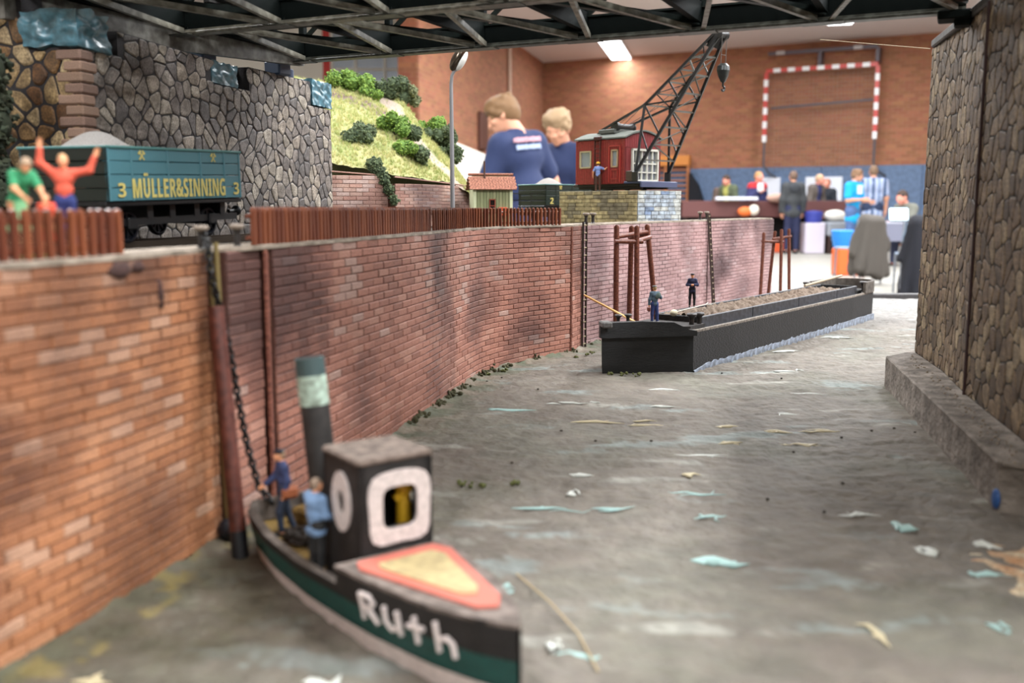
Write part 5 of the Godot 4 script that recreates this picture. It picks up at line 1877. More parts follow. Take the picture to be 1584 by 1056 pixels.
func coal_wagon(called_label: String, at: Transform3D, number: String, name_on: bool, heap_x: float, body_col: Color, end_col: Color) -> void:
	var t := thing("coal_wagon", called_label, "wagon", at.origin, 0, "model coal wagons")
	t.transform = at
	var side_m := mat("wagon_side_" + number, body_col, 0.42)
	var end_m := mat("wagon_end_" + number, end_col, 0.42)
	var dark := mat("wagon_dark", Color(0.035, 0.037, 0.045), 0.42)
	var cream := mat("wagon_cream", Color(0.80, 0.74, 0.42), 0.5)
	var L := 0.0735
	var W := 0.0345
	var H := 0.0170
	# x along the side, y up from the body's floor, z out of the lettered side; the near corner is the origin
	for s in [0.0, -W + 0.0012]:
		for k in 4:
			var b := MB.new()
			b.box(Transform3D(Basis(), Vector3(L / 2, (k + 0.5) * H / 4, s - 0.0006)), Vector3(L, H / 4 - 0.00022, 0.0012), 0.0002)
			put("side_plank", b, side_m, t)
		for x in [0.0008, 0.0115, 0.0300, 0.0485, 0.0630, L - 0.0008]:
			var b := MB.new()
			b.box(Transform3D(Basis(), Vector3(x, H / 2, s + (0.0 if s == 0.0 else -0.0012))), Vector3(0.0011, H, 0.0005), 0.0002)
			put("stanchion", b, side_m, t)
		var b := MB.new()
		b.box(Transform3D(Basis(), Vector3(L / 2, H + 0.0002, s - 0.0006)), Vector3(L + 0.001, 0.0009, 0.0022), 0.0002)
		put("top_rail", b, mat("wagon_rail", Color(0.28, 0.47, 0.46), 0.4), t)
	for x in [0.0006, L - 0.0006]:
		for k in 4:
			var b := MB.new()
			b.box(Transform3D(Basis(), Vector3(x, (k + 0.5) * H / 4, -W / 2)), Vector3(0.0012, H / 4 - 0.00022, W), 0.0002)
			put("end_plank", b, end_m, t)
		var b := MB.new()
		b.box(Transform3D(Basis(), Vector3(x, H + 0.0002, -W / 2)), Vector3(0.0020, 0.0009, W), 0.0002)
		put("top_rail", b, mat("wagon_rail", Color(), 0), t)
	var b := MB.new()
	b.box(Transform3D(Basis(), Vector3(L / 2, -0.0008, -W / 2)), Vector3(L + 0.002, 0.0016, W * 0.96), 0.0003)
	put("floor_frame", b, dark, t)
	b = MB.new()
	b.bar(Vector3(-0.002, -0.0070, -0.0045), Vector3(L + 0.002, -0.0070, -0.0045), 0.0012, 0.0024)
	b.bar(Vector3(-0.002, -0.0070, -W + 0.0045), Vector3(L + 0.002, -0.0070, -W + 0.0045), 0.0012, 0.0024)
	for x in [0.006, 0.024, 0.036, 0.050, 0.066]:
		b.box(Transform3D(Basis(), Vector3(x, -0.0036, -0.0045)), Vector3(0.003, 0.0052, 0.0016))
		b.box(Transform3D(Basis(), Vector3(x, -0.0040, -W / 2)), Vector3(0.0024, 0.0050, W * 0.7))
	put("underframe", b, dark, t)
	for x in [0.0145, 0.0590]:
		for z in [-0.0062, -W + 0.0062]:
			b = MB.new()
			b.lathe([[0.0040, -0.0011], [0.0052, -0.0011], [0.0055, 0.0], [0.0055, 0.0004], [0.0049, 0.0008], [0.0043, 0.0008], [0.0040, -0.0002]], Transform3D(Basis(Vector3.RIGHT, Vector3(0, 0, 1), Vector3(0, -1, 0)), Vector3(x, -0.0085, z)), 22)
			for e in 8:
				var a := TAU * e / 8
				b.bar(Vector3(x, -0.0085, z), Vector3(x + cos(a) * 0.0042, -0.0085 + sin(a) * 0.0042, z), 0.0007, 0.0006, Vector3(0, 0, 1))
			put("wheel", b, mat("wheel_iron", Color(0.10, 0.11, 0.14), 0.35, {"metal": 0.5}), t)
			b = MB.new()
			b.box(Transform3D(Basis(), Vector3(x, -0.0075, z + (0.0022 if z > -0.01 else -0.0022))), Vector3(0.0046, 0.0040, 0.0020), 0.0005)
			put("axle_box", b, dark, t)
		b = MB.new()
		b.tube([Vector3(x, -0.0085, -0.005), Vector3(x, -0.0085, -W + 0.005)], 0.0009, 8)
		put("axle", b, dark, t)
	for x in [[-0.001, -1.0], [L + 0.001, 1.0]]:
		for z in [-0.0070, -W + 0.0070]:
			b = MB.new()
			b.tube([Vector3(x[0], -0.0052, z), Vector3(x[0] + x[1] * 0.0048, -0.0052, z), Vector3(x[0] + x[1] * 0.0049, -0.0052, z), Vector3(x[0] + x[1] * 0.0057, -0.0052, z)], [0.0008, 0.0008, 0.0021, 0.0020], 12)
			put("buffer", b, dark, t)
	# the heap of grey rock inside
	b = MB.new()
	b.grid(34, 26, func(i: int, j: int) -> Vector3:
		var u := i / 33.0
		var w := j / 25.0
		var x := 0.0015 + u * (L - 0.003)
		var z := -0.0015 - w * (W - 0.003)
		var q := exp(-pow((x - heap_x) / 0.0125, 2) - pow((z + W * 0.55) / 0.012, 2))
		return Vector3(x, H - 0.0030 + 0.0092 * q + 0.0005 * tone_noise.get_noise_3d(x * 800, number.hash() % 50, z * 800), z))
	put("load", b, mat("load_grey", Color(0.64, 0.62, 0.60), 0.95, {"tex": "grain", "nrm": "rough_n", "scale": 40.0, "ns": 1.5}), t)
	for x in [0.0165, 0.0560]:
		put("crossed_hammers", hammers(Transform3D(Basis(), Vector3(x, H * 0.86, 0.0002)), 0.0029), cream, t)
	if name_on:
		var l := lettering("MÜLLER&SINNING", 0.0062, 0.0515, 0.00014)
		put("lettering", l[0], cream, t, Transform3D(Basis(), Vector3(0.0367, 0.0050, 0.0003)) * l[1])
		for x in [0.0058, 0.0697]:
			l = lettering(number, 0.0044, 0.0036, 0.00014)
			put("number", l[0], cream, t, Transform3D(Basis(), Vector3(x, 0.0036, 0.0003)) * l[1])
	else:
		var l := lettering(number, 0.0048, 0.0036, 0.00014)
		put("number", l[0], cream, t, Transform3D(Basis(), Vector3(0.0066, 0.0040, 0.0003)) * l[1])
		b = MB.new()                                   # platform rails at the end
		for z in [-0.004, -W + 0.004, -W * 0.5]:
			b.bar(Vector3(-0.0125, -0.004, z), Vector3(-0.0125, 0.0100, z), 0.0006, 0.0006)
			b.bar(Vector3(-0.0125, 0.0100, z), Vector3(0, 0.0100, z), 0.0006, 0.0006)
			b.bar(Vector3(-0.0125, 0.0045, z), Vector3(0, 0.0045, z), 0.0006, 0.0006)
		b.bar(Vector3(-0.0125, 0.0100, -0.004), Vector3(-0.0125, 0.0100, -W + 0.004), 0.0006, 0.0006)
		b.box(Transform3D(Basis(), Vector3(-0.0065, -0.0035, -W / 2)), Vector3(0.013, 0.0010, W * 0.9))
		put("end_platform", b, dark, t)

func track(label: String, a: Vector3, c: Vector3) -> void:
	var t := thing("track", label, "railway track", a)
	var d := c - a
	var side := d.normalized().cross(Vector3.UP)
	for s in [-0.0083, 0.0083]:
		var b := MB.new()
		b.bar(side * s + Vector3(0, 0.0020, 0), d + side * s + Vector3(0, 0.0020, 0), 0.0009, 0.0022)
		put("rail", b, mat("rail_steel", Color(0.30, 0.26, 0.22), 0.35, {"metal": 0.6}), t)
	var n := int(d.length() / 0.0075)
	for k in n:
		var b := MB.new()
		b.bar(d * (k + 0.5) / n + side * -0.0145 + Vector3(0, 0.0004, 0), d * (k + 0.5) / n + side * 0.0145 + Vector3(0, 0.0004, 0), 0.0030, 0.0012)
		put("sleeper", b, mat("sleeper_wood", Color(0.16, 0.13, 0.11), 0.85), t)

func wagon_frame(corner: Vector3, ahead: Vector3) -> Transform3D:
	var x := ahead.normalized()
	var z := Vector3(x.x, 0, x.z).normalized().cross(Vector3.UP)
	return Transform3D(Basis(x, z.cross(x), z), corner)

func build_wagons() -> void:
	var f3 := wagon_frame(V(-0.1273, 0.0016, 0.310), Vector3(0.0226, 0.0020, -0.0700))
	coal_wagon("blue-green open coal wagon with cream lettering standing in front of the stone abutment", f3, "3", true, 0.0180, Color(0.29, 0.48, 0.52), Color(0.07, 0.105, 0.075))
	var mid := f3 * Vector3(0, -0.0161, -0.0172)
	var dir := Vector3(0.0226, 0.0, -0.0700).normalized()
	track("model railway track under the blue-green lettered wagon", Vector3(mid.x, 1.0 - 0.0147, mid.z) - dir * 0.09, Vector3(mid.x, 1.0 - 0.0147, mid.z) + dir * 0.26)
	var f2 := wagon_frame(V(0.0275, 0.0010, 0.800), Vector3(0.0560, 0, -0.0470))
	coal_wagon("dark green coal wagon with end platform, half hidden behind the crane's base", f2, "2", false, 0.0200, Color(0.05, 0.13, 0.10), Color(0.04, 0.09, 0.07))
	mid = f2 * Vector3(0, -0.0157, -0.0172)
	dir = Vector3(0.0560, 0, -0.0470).normalized()
	track("model railway track under the dark green wagon behind the crane", Vector3(mid.x, 1.0 - 0.0147, mid.z) - dir * 0.05, Vector3(mid.x, 1.0 - 0.0147, mid.z) + dir * 0.10)

# ---------------------------------------------------------------- crane on its stone base
func crane_frame() -> Transform3D:                    # x towards the jib's reach, z to the near left; origin under the cabin's near corner
	var x := Vector3(0.66, 0, 0.75).normalized()
	return Transform3D(Basis(x, Vector3.UP, x.cross(Vector3.UP)).scaled(Vector3.ONE * 1.08), V(0.0829, 0.0118, 0.7236))

func build_crane() -> void:
	var f := crane_frame()
	# base of cut stone, each block a part
	var g := (0.0118 + 0.0147) / 1.08
	var t := thing("crane_base", "yellowish cut-stone block base with blue-grey end face under the crane", "pedestal", f * Vector3(-0.019, -g, -0.0155), 0)
	t.basis = f.basis
	var x0 := -0.056
	var x1 := 0.018
	var z0 := -0.038
	var z1 := 0.007
	var rel := Transform3D(Basis(), Vector3(0.019, g, 0.0155))
	var b := MB.new()
	b.box(Transform3D(Basis(), Vector3((x0 + x1) / 2, -g / 2, (z0 + z1) / 2)), Vector3(x1 - x0, g, z1 - z0))
	put("core", b, mat("base_core", Color(0.36, 0.33, 0.25), 0.9), t, rel)
	var tan := [mat("base_tan_0", Color(0.80, 0.73, 0.54), 0.8, {"tex": "cloudy", "scale": 30.0, "world": true, "nrm": "fine_n"}), mat("base_tan_1", Color(0.72, 0.66, 0.49), 0.8, {"tex": "cloudy", "scale": 30.0, "world": true, "nrm": "fine_n"}), mat("base_tan_2", Color(0.56, 0.52, 0.42), 0.8, {"tex": "cloudy", "scale": 30.0, "world": true, "nrm": "fine_n"})]
	var blue := [mat("base_blue_0", Color(0.78, 0.80, 0.79), 0.8, {"tex": "cloudy", "scale": 30.0, "world": true, "nrm": "fine_n"}), mat("base_blue_1", Color(0.68, 0.73, 0.78), 0.8, {"tex": "cloudy", "scale": 30.0, "world": true, "nrm": "fine_n"}), mat("base_blue_2", Color(0.52, 0.60, 0.72), 0.8, {"tex": "cloudy", "scale": 30.0, "world": true, "nrm": "fine_n"})]
	var r := RandomNumberGenerator.new()
	r.seed = 17
	var rows := 9
	var ph := g / rows
	for row in rows:
		for face in 2:
			var l := (x1 - x0) if face == 0 else (z1 - z0)
			var s := -0.5 * r.randf() * 0.007 if row % 2 else 0.0
			while s < l - 0.0005:
				var w := r.randf_range(0.0055, 0.0095)
				var a := maxf(s, 0.0)
				var e := minf(s + w, l)
				s += w
				if e - a < 0.0012:
					continue
				var m := MB.new()
				var c := (a + e) / 2
				var at := Vector3(x0 + c, -g + (row + 0.5) * ph, z1 + 0.0001) if face == 0 else Vector3(x1 + 0.0001, -g + (row + 0.5) * ph, z1 - c)
				var dp := r.randf_range(0.0007, 0.0013)
				m.box(Transform3D(Basis(), at), Vector3(e - a - 0.0003, ph - 0.0003, dp) if face == 0 else Vector3(dp, ph - 0.0003, e - a - 0.0003), 0.0002)
				var p := f * at
				var q := clampf(0.45 + 0.9 * tone_noise.get_noise_3d(p.x * 45, p.y * 45, p.z * 45) + 0.12 * r.randfn(), 0, 0.99)
				put("block", m, (tan if face == 0 else blue)[int(q * 3)], t, rel)
	b = MB.new()
	b.box(Transform3D(Basis(), Vector3((x0 + x1) / 2, -0.0003, (z0 + z1) / 2)), Vector3(x1 - x0 + 0.001, 0.0007, z1 - z0 + 0.001), 0.0002)
	put("top_slab", b, mat("base_top", Color(0.58, 0.55, 0.46), 0.85, {"tex": "cloudy", "scale": 30.0}), t, rel)
	# the crane itself
	t = thing("rail_crane", "dark red rail crane with a long black lattice jib on the stone base", "crane", f.origin)
	t.basis = f.basis
	var red := mat("crane_red", Color(0.55, 0.165, 0.15), 0.5, {"tex": "soft", "scale": 40.0})
	var dred := mat("crane_red_dark", Color(0.46, 0.13, 0.14), 0.5)
	var black := mat("crane_black", Color(0.075, 0.07, 0.07), 0.45)
	var roofm := mat("crane_roof", Color(0.40, 0.42, 0.39), 0.6, {"tex": "soft", "scale": 40.0})
	var L := 0.047
	var W := 0.037
	var y0 := 0.0049
	var H := 0.0301
	# long side with window and door openings, vertical boards
	var zin := -0.0008
	b = MB.new()
	for q in [[-L, 0.0, 0.0, 0.0112], [-L, 0.0, 0.0232, H], [-L, -0.0428, 0.0112, 0.0232], [-0.0315, -0.0126, 0.0112, 0.0232], [-0.0062, 0.0, 0.0112, 0.0232]]:
		b.box(Transform3D(Basis(), Vector3((q[0] + q[1]) / 2, y0 + (q[2] + q[3]) / 2, zin)), Vector3(q[1] - q[0], q[3] - q[2], 0.0014))
	put("side_wall", b, red, t)
	b = MB.new()
	b.box(Transform3D(Basis(), Vector3(-L / 2, y0 + H / 2, -W + 0.0008)), Vector3(L, H, 0.0014))
	b.box(Transform3D(Basis(), Vector3(-L + 0.0007, y0 + H / 2, -W / 2)), Vector3(0.0014, H, W))
	b.box(Transform3D(Basis(), Vector3(-L / 2, y0 + 0.0005, -W / 2)), Vector3(L, 0.001, W))
	put("rear_wall", b, dred, t)
	b = MB.new()
	for k in 26:
		var x := -L + (k + 0.5) * L / 26
		for q in [[0.0, 0.0108], [0.0236, H]]:
			b.box(Transform3D(Basis(), Vector3(x, y0 + (q[0] + q[1]) / 2, 0.00002)), Vector3(L / 26 - 0.0003, q[1] - q[0], 0.0004))
		if (x < -0.0430) or (x > -0.0312 and x < -0.0146):
			b.box(Transform3D(Basis(), Vector3(x, y0 + 0.0172, 0.00002)), Vector3(L / 26 - 0.0003, 0.012, 0.0004))
	stuff(put("side_boards", b, red, t))
	# arched front with the big white window
	var arch := PackedVector2Array([Vector2(0, 0), Vector2(W, 0), Vector2(W, H)])
	for k in range(1, 12):
		var u := 1.0 - k / 12.0
		arch.append(Vector2(W * u, H + 0.0052 * sin(PI * u)))
	arch.append(Vector2(0, H))
	var front := Transform3D(Basis(Vector3(0, 0, -1), Vector3.UP, Vector3(1, 0, 0)), Vector3(0, y0, 0))
	var wx0 := 0.0062
	var wx1 := W - 0.0035
	var wy0 := 0.0015
	var wy1 := 0.0238
	b = MB.new()
	for q in [PackedVector2Array([Vector2(0, 0), Vector2(wx0, 0), Vector2(wx0, H), Vector2(0, H)]), PackedVector2Array([Vector2(wx1, 0), Vector2(W, 0), Vector2(W, H), Vector2(wx1, H)]), PackedVector2Array([Vector2(wx0, 0), Vector2(wx1, 0), Vector2(wx1, wy0), Vector2(wx0, wy0)]), PackedVector2Array([Vector2(wx0, wy1), Vector2(wx1, wy1), Vector2(wx1, H), Vector2(wx0, H)])]:
		b.prism(q, front, -0.0014, 0.0)
	var cap_poly := PackedVector2Array([Vector2(0, H)])
	for k in range(11, 0, -1):
		cap_poly.append(Vector2(W * (1.0 - k / 12.0), H + 0.0052 * sin(PI * (1.0 - k / 12.0))))
	cap_poly.append(Vector2(W, H))
	b.prism(cap_poly, front, -0.0014, 0.0)
	put("front_wall", b, dred, t)
	b = MB.new()
	b.prism(cap_poly, Transform3D(Basis(Vector3(0, 0, -1), Vector3.UP, Vector3(1, 0, 0)), Vector3(-L + 0.0014, y0, 0)), -0.0014, 0.0)
	put("rear_gable", b, dred, t)
	b = MB.new()
	for k in 20:
		var u := (k + 0.5) / 20.0
		b.box(Transform3D(Basis(), Vector3(0.0001, y0 + (wy1 + H + 0.0049 * sin(PI * u)) / 2 + 0.0004, -u * W)), Vector3(0.0004, H + 0.0049 * sin(PI * u) - wy1 - 0.0008, W / 20 - 0.0003))
	stuff(put("front_boards", b, dred, t))
	b = MB.new()
	var wf := mat("crane_white", Color(0.80, 0.79, 0.74), 0.5)
	for q in [[wx0, wx0 + 0.0012, wy0, wy1], [wx1 - 0.0012, wx1, wy0, wy1], [wx0, wx1, wy0, wy0 + 0.0014], [wx0, wx1, wy1 - 0.0014, wy1]]:
		b.prism(PackedVector2Array([Vector2(q[0], q[2]), Vector2(q[1], q[2]), Vector2(q[1], q[3]), Vector2(q[0], q[3])]), front, -0.001, 0.0016)
	for k in range(1, 4):
		var x := lerpf(wx0 + 0.005, wx1, k / 4.0) - 0.0002
		b.prism(PackedVector2Array([Vector2(x - 0.0004, wy0), Vector2(x + 0.0004, wy0), Vector2(x + 0.0004, wy1), Vector2(x - 0.0004, wy1)]), front, -0.0004, 0.0010)
	b.prism(PackedVector2Array([Vector2(wx0 + 0.0046, wy0), Vector2(wx0 + 0.0060, wy0), Vector2(wx0 + 0.0060, wy1), Vector2(wx0 + 0.0046, wy1)]), front, -0.0004, 0.0016)
	for y in [0.0078, 0.0138]:
		b.prism(PackedVector2Array([Vector2(wx0, y - 0.0004), Vector2(wx1, y - 0.0004), Vector2(wx1, y + 0.0004), Vector2(wx0, y + 0.0004)]), front, -0.0004, 0.0010)
	var wn := put("front_window", b, wf, t)
	b = MB.new()
	b.prism(PackedVector2Array([Vector2(wx0, wy0), Vector2(wx1, wy0), Vector2(wx1, wy1), Vector2(wx0, wy1)]), front, -0.0006, -0.0005)
	put("pane", b, mat("crane_glass", Color(0.75, 0.8, 0.85), 0.04, {"alpha": 0.25}), wn)
	# side window and door
	for q in [[-0.0428, -0.0315, 0.0112, 0.0232, "side_window", Color(0.68, 0.62, 0.48)], [-0.0126, -0.0062, 0.0112, 0.0232, "door_window", Color(0.66, 0.55, 0.42)]]:
		b = MB.new()
		for e in [[q[0], q[0] + 0.0009, q[2], q[3]], [q[1] - 0.0009, q[1], q[2], q[3]], [q[0], q[1], q[2], q[2] + 0.0009], [q[0], q[1], q[3] - 0.0009, q[3]]]:
			b.box(Transform3D(Basis(), Vector3((e[0] + e[1]) / 2, y0 + (e[2] + e[3]) / 2, 0.0)), Vector3(e[1] - e[0], e[3] - e[2], 0.0012))
		var w := put(q[4], b, mat("frame_" + q[4], q[5], 0.5), t)
		b = MB.new()
		b.box(Transform3D(Basis(), Vector3((q[0] + q[1]) / 2, y0 + (q[2] + q[3]) / 2, -0.0006)), Vector3(q[1] - q[0], q[3] - q[2], 0.0002))
		put("pane", b, mat("crane_glass", Color(), 0), w)
	b = MB.new()
	for e in [[-0.0149, -0.0139, 0.001, 0.0262], [-0.0046, -0.0036, 0.001, 0.0262], [-0.0149, -0.0036, 0.0252, 0.0262], [-0.0128, -0.0060, 0.0030, 0.0036], [-0.0128, -0.0060, 0.0092, 0.0098], [-0.0128, -0.0122, 0.0030, 0.0098], [-0.0066, -0.0060, 0.0030, 0.0098]]:
		b.box(Transform3D(Basis(), Vector3((e[0] + e[1]) / 2, y0 + (e[2] + e[3]) / 2, 0.0004)), Vector3(e[1] - e[0], e[3] - e[2], 0.0007))
	put("door", b, mat("crane_red_light", Color(0.60, 0.19, 0.165), 0.45), t)
	b = MB.new()
	for x in [-0.0268, -0.0218]:
		b.bar(Vector3(x, y0, 0.0016), Vector3(x, y0 + H + 0.0008, 0.0016), 0.0006, 0.0006, Vector3.RIGHT)
	for k in 9:
		b.bar(Vector3(-0.0268, y0 + 0.002 + k * 0.0032, 0.0016), Vector3(-0.0218, y0 + 0.002 + k * 0.0032, 0.0016), 0.0005, 0.0005)
	b.box(Transform3D(Basis(), Vector3(-0.0243, y0 + H + 0.0012, 0.0012)), Vector3(0.0066, 0.0026, 0.0024), 0.0003)
	put("roof_ladder", b, mat("crane_ladder", Color(0.22, 0.07, 0.07), 0.5), t)
	# arched roof
	b = MB.new()
	var prof := []
	for k in 13:
		var u := k / 12.0
		prof.append(Vector2(0.0012 - u * (W + 0.0024), H + 0.0005 + 0.0052 * sin(PI * clampf(u, 0, 1))))
	var prof2 := []
	for q in prof:
		prof2.append(q + Vector2(0, 0.0009))
	prof2.reverse()
	b.prism(PackedVector2Array(prof + prof2), Transform3D(Basis(Vector3(0, 0, 1), Vector3.UP, Vector3(-1, 0, 0)), Vector3(0, y0, 0)), -0.0014, L + 0.0010)
	put("roof", b, roofm, t)
	b = MB.new()
	b.box(Transform3D(Basis(), Vector3(-0.0225, y0 + H + 0.0062, -0.0150)), Vector3(0.0150, 0.0030, 0.0200), 0.0004)
	put("roof_box", b, mat("roof_box", Color(0.30, 0.31, 0.29), 0.6), t)
	b = MB.new()
	b.lathe([[0.0030, -0.0085], [0.0030, -0.0075], [0.0023, -0.0070], [0.0023, 0.0070], [0.0030, 0.0075], [0.0030, 0.0085]], Transform3D(Basis(Vector3.RIGHT, Vector3(0, 0, 1), Vector3(0, -1, 0)), Vector3(-0.0170, y0 + H + 0.0094, -0.0185)), 16)
	b.lathe([[0.0036, -0.001], [0.0036, 0.001]], Transform3D(Basis(Vector3.RIGHT, Vector3(0, 0, 1), Vector3(0, -1, 0)), Vector3(-0.0170, y0 + H + 0.0094, -0.0085)), 16)
	put("winch_drum", b, black, t)
	b = MB.new()
	for z in [-0.010, -0.026]:
		b.prism(PackedVector2Array([Vector2(-0.037, y0 + H + 0.0045), Vector2(-0.012, y0 + H + 0.0045), Vector2(-0.022, y0 + H + 0.0090), Vector2(-0.034, y0 + H + 0.0066)]), Transform3D(), z - 0.0005, z + 0.0005)
	put("winch_bracket", b, black, t)
	# frame and wheels below
	b = MB.new()
	b.box(Transform3D(Basis(), Vector3(-0.020, 0.0040, -W / 2)), Vector3(0.062, 0.0020, W - 0.004), 0.0003)
	b.bar(Vector3(-0.048, 0.0026, -0.0050), Vector3(0.012, 0.0026, -0.0050), 0.0014, 0.0026)
	b.bar(Vector3(-0.048, 0.0026, -0.0310), Vector3(0.012, 0.0026, -0.0310), 0.0014, 0.0026)
	put("chassis", b, mat("crane_chassis", Color(0.16, 0.13, 0.12), 0.6), t)
	b = MB.new()
	b.box(Transform3D(Basis(), Vector3(0.0070, 0.0056, -W / 2)), Vector3(0.0150, 0.0016, W + 0.001), 0.0003)
	b.box(Transform3D(Basis(), Vector3(0.0148, 0.0042, -W / 2)), Vector3(0.0014, 0.0040, W + 0.001), 0.0003)
	put("front_platform", b, mat("platform_blue", Color(0.24, 0.27, 0.38), 0.5), t)
	for x in [-0.038, -0.006]:
		for z in [-0.0095, -0.0265]:
			b = MB.new()
			b.lathe([[0.0001, -0.0010], [0.0026, -0.0010], [0.0026, 0.0006], [0.0001, 0.0006]], Transform3D(Basis(Vector3.RIGHT, Vector3(0, 0, 1), Vector3(0, -1, 0)), Vector3(x, 0.0026, z)), 16)
			put("wheel", b, black, t)
	b = MB.new()
	b.box(Transform3D(Basis(), Vector3(0.0055, 0.0098, 0.0004)), Vector3(0.0060, 0.0070, 0.0030), 0.0004)
	put("lubricator_box", b, mat("box_brown", Color(0.25, 0.18, 0.13), 0.6), t)
	# jib: each side a triangle of lower and bent upper chord, laced together
	var Fn := Vector3(0.0125, 0.0117, 0.0030)
	var Ff := Vector3(0.0125, 0.0117, -0.0310)
	var Kn := Vector3(0.0155, 0.0561, -0.0015)
	var Kf := Vector3(0.0155, 0.0561, -0.0275)
	var Tn := Vector3(0.0640, 0.0955, -0.0135)
	var Tf := Vector3(0.0640, 0.0955, -0.0205)
	var Un := Vector3(0.0610, 0.0970, -0.0135)
	var Uf := Vector3(0.0610, 0.0970, -0.0205)
	for q in [[Fn, Tn, "lower_chord", 0.0019], [Ff, Tf, "lower_chord", 0.0019], [Fn, Kn, "back_chord", 0.0015], [Ff, Kf, "back_chord", 0.0015], [Kn, Un, "upper_chord", 0.0016], [Kf, Uf, "upper_chord", 0.0016]]:
		b = MB.new()
		b.bar(q[0], q[1], q[3], q[3], Vector3(0.5, 0.2, 1).normalized())
		put(q[2], b, black, t)
	var lac := mat("crane_lacing", Color(0.36, 0.355, 0.33), 0.45)
	var lo := [0.10, 0.22, 0.35, 0.47, 0.60, 0.73, 0.86]
	for k in lo.size():
		var s: float = lo[k]
		b = MB.new()
		b.bar(Fn.lerp(Tn, s), Ff.lerp(Tf, s), 0.0018, 0.0010, Vector3.UP)
		put("front_strut", b, lac, t)
		if k < lo.size() - 1:
			b = MB.new()
			var s2: float = lo[k + 1]
			if k % 2:
				b.bar(Fn.lerp(Tn, s), Ff.lerp(Tf, s2), 0.0008, 0.0007)
			else:
				b.bar(Ff.lerp(Tf, s), Fn.lerp(Tn, s2), 0.0008, 0.0007)
			put("front_diagonal", b, lac, t)
	var up := [0.0, 0.17, 0.34, 0.52, 0.70, 0.86]
	for k in up.size():
		var s: float = up[k]
		b = MB.new()
		b.bar(Kn.lerp(Un, s), Kf.lerp(Uf, s), 0.0011, 0.0009)
		put("top_strut", b, lac, t)
		if k < up.size() - 1:
			b = MB.new()
			b.bar(Kn.lerp(Un, s) if k % 2 else Kf.lerp(Uf, s), Kf.lerp(Uf, up[k + 1]) if k % 2 else Kn.lerp(Un, up[k + 1]), 0.0007, 0.0006)
			put("top_diagonal", b, black, t)
	for side in [[Fn, Tn, Kn, Un], [Ff, Tf, Kf, Uf]]:
		for q in [[0.55, 0.0], [0.55, 0.36], [0.74, 0.36], [0.74, 0.66], [0.88, 0.66], [0.30, 0.0]]:
			b = MB.new()
			b.bar(side[0].lerp(side[1], q[0]), side[2].lerp(side[3], q[1]), 0.0011, 0.0009, Vector3(0.3, 0, 1).normalized())
			put("side_lacing", b, black if q[0] < 0.6 else lac, t)
		b = MB.new()
		b.bar(side[0].lerp(side[1], 0.16), side[0].lerp(side[2], 0.62), 0.0009, 0.0008, Vector3(0.3, 0, 1).normalized())
		put("side_lacing", b, black, t)
		b = MB.new()
		b.box(Transform3D(Basis(), side[0] + Vector3(-0.0006, -0.0022, 0)), Vector3(0.0052, 0.0070, 0.0018), 0.0006)
		put("foot_plate", b, black, t)
	for q in [[Vector3(-0.0345, y0 + H + 0.0070, -0.0110), Kn], [Vector3(-0.0345, y0 + H + 0.0070, -0.0260), Kf]]:
		b = MB.new()
		b.bar(q[0], q[1], 0.0014, 0.0014)
		put("stay", b, black, t)
		b = MB.new()
		b.tube([Vector3(-0.018, y0 + H + 0.0110, q[0].z * 0.6 - 0.006), q[1].lerp(Un, 0.16)], 0.00022, 4)
		b.tube([Vector3(-0.016, y0 + H + 0.0100, q[0].z * 0.6 - 0.008), q[1].lerp(Un, 0.36)], 0.00022, 4)
		put("rope", b, black, t)
	# jib head, rope, block and hook
	b = MB.new()
	b.lathe([[0.0022, -0.0044], [0.0026, -0.0040], [0.0018, -0.0010], [0.0018, 0.0010], [0.0026, 0.0040], [0.0022, 0.0044]], Transform3D(Basis(Vector3.RIGHT, Vector3(0, 0, 1), Vector3(0, -1, 0)), Vector3(0.0655, 0.0965, -0.0170)), 16)
	b.prism(PackedVector2Array([Vector2(0.0560, 0.0905), Vector2(0.0600, 0.0885), Vector2(0.0662, 0.0950), Vector2(0.0645, 0.0990), Vector2(0.0600, 0.0975)]), Transform3D(), -0.0212, -0.0200)
	b.prism(PackedVector2Array([Vector2(0.0560, 0.0905), Vector2(0.0600, 0.0885), Vector2(0.0662, 0.0950), Vector2(0.0645, 0.0990), Vector2(0.0600, 0.0975)]), Transform3D(), -0.0142, -0.0130)
	put("jib_head", b, black, t)
	var hk := Vector3(0.0668, 0.0, -0.0170)
	b = MB.new()
	b.tube([hk + Vector3(0.0003, 0.0965, 0.0024), hk + Vector3(0, 0.0770, 0.0030)], 0.00025, 5)
	b.tube([hk + Vector3(0.0003, 0.0965, -0.0024), hk + Vector3(0, 0.0770, -0.0020)], 0.00025, 5)
	b.tube([hk + Vector3(0, 0.0840, 0.0029), hk + Vector3(0, 0.0840, -0.0021)], 0.00016, 4)
	put("hoist_rope", b, mat("rope_grey", Color(0.30, 0.28, 0.26), 0.7), t)
	b = MB.new()
	b.lathe([[0.0004, 0.0668], [0.0018, 0.0675], [0.0038, 0.0710], [0.0048, 0.0745], [0.0044, 0.0772], [0.0024, 0.0788], [0.0, 0.0791]], Transform3D(Basis().scaled(Vector3(0.75, 1, 1)), hk), 16)
	put("hook_block", b, mat("block_iron", Color(0.17, 0.18, 0.18), 0.32, {"metal": 0.4}), t)
	b = MB.new()
	var hp := [hk + Vector3(0, 0.0675, 0)]
	for k in 9:
		var a := PI * 0.5 - k * PI * 1.45 / 8.0
		hp.append(hk + Vector3(0, 0.0634 + 0.0015 * sin(a), -0.0015 * cos(a)))
	b.tube(hp, [0.0007, 0.0007, 0.0007, 0.0008, 0.0008, 0.0008, 0.0007, 0.0006, 0.0005, 0.0003], 8)
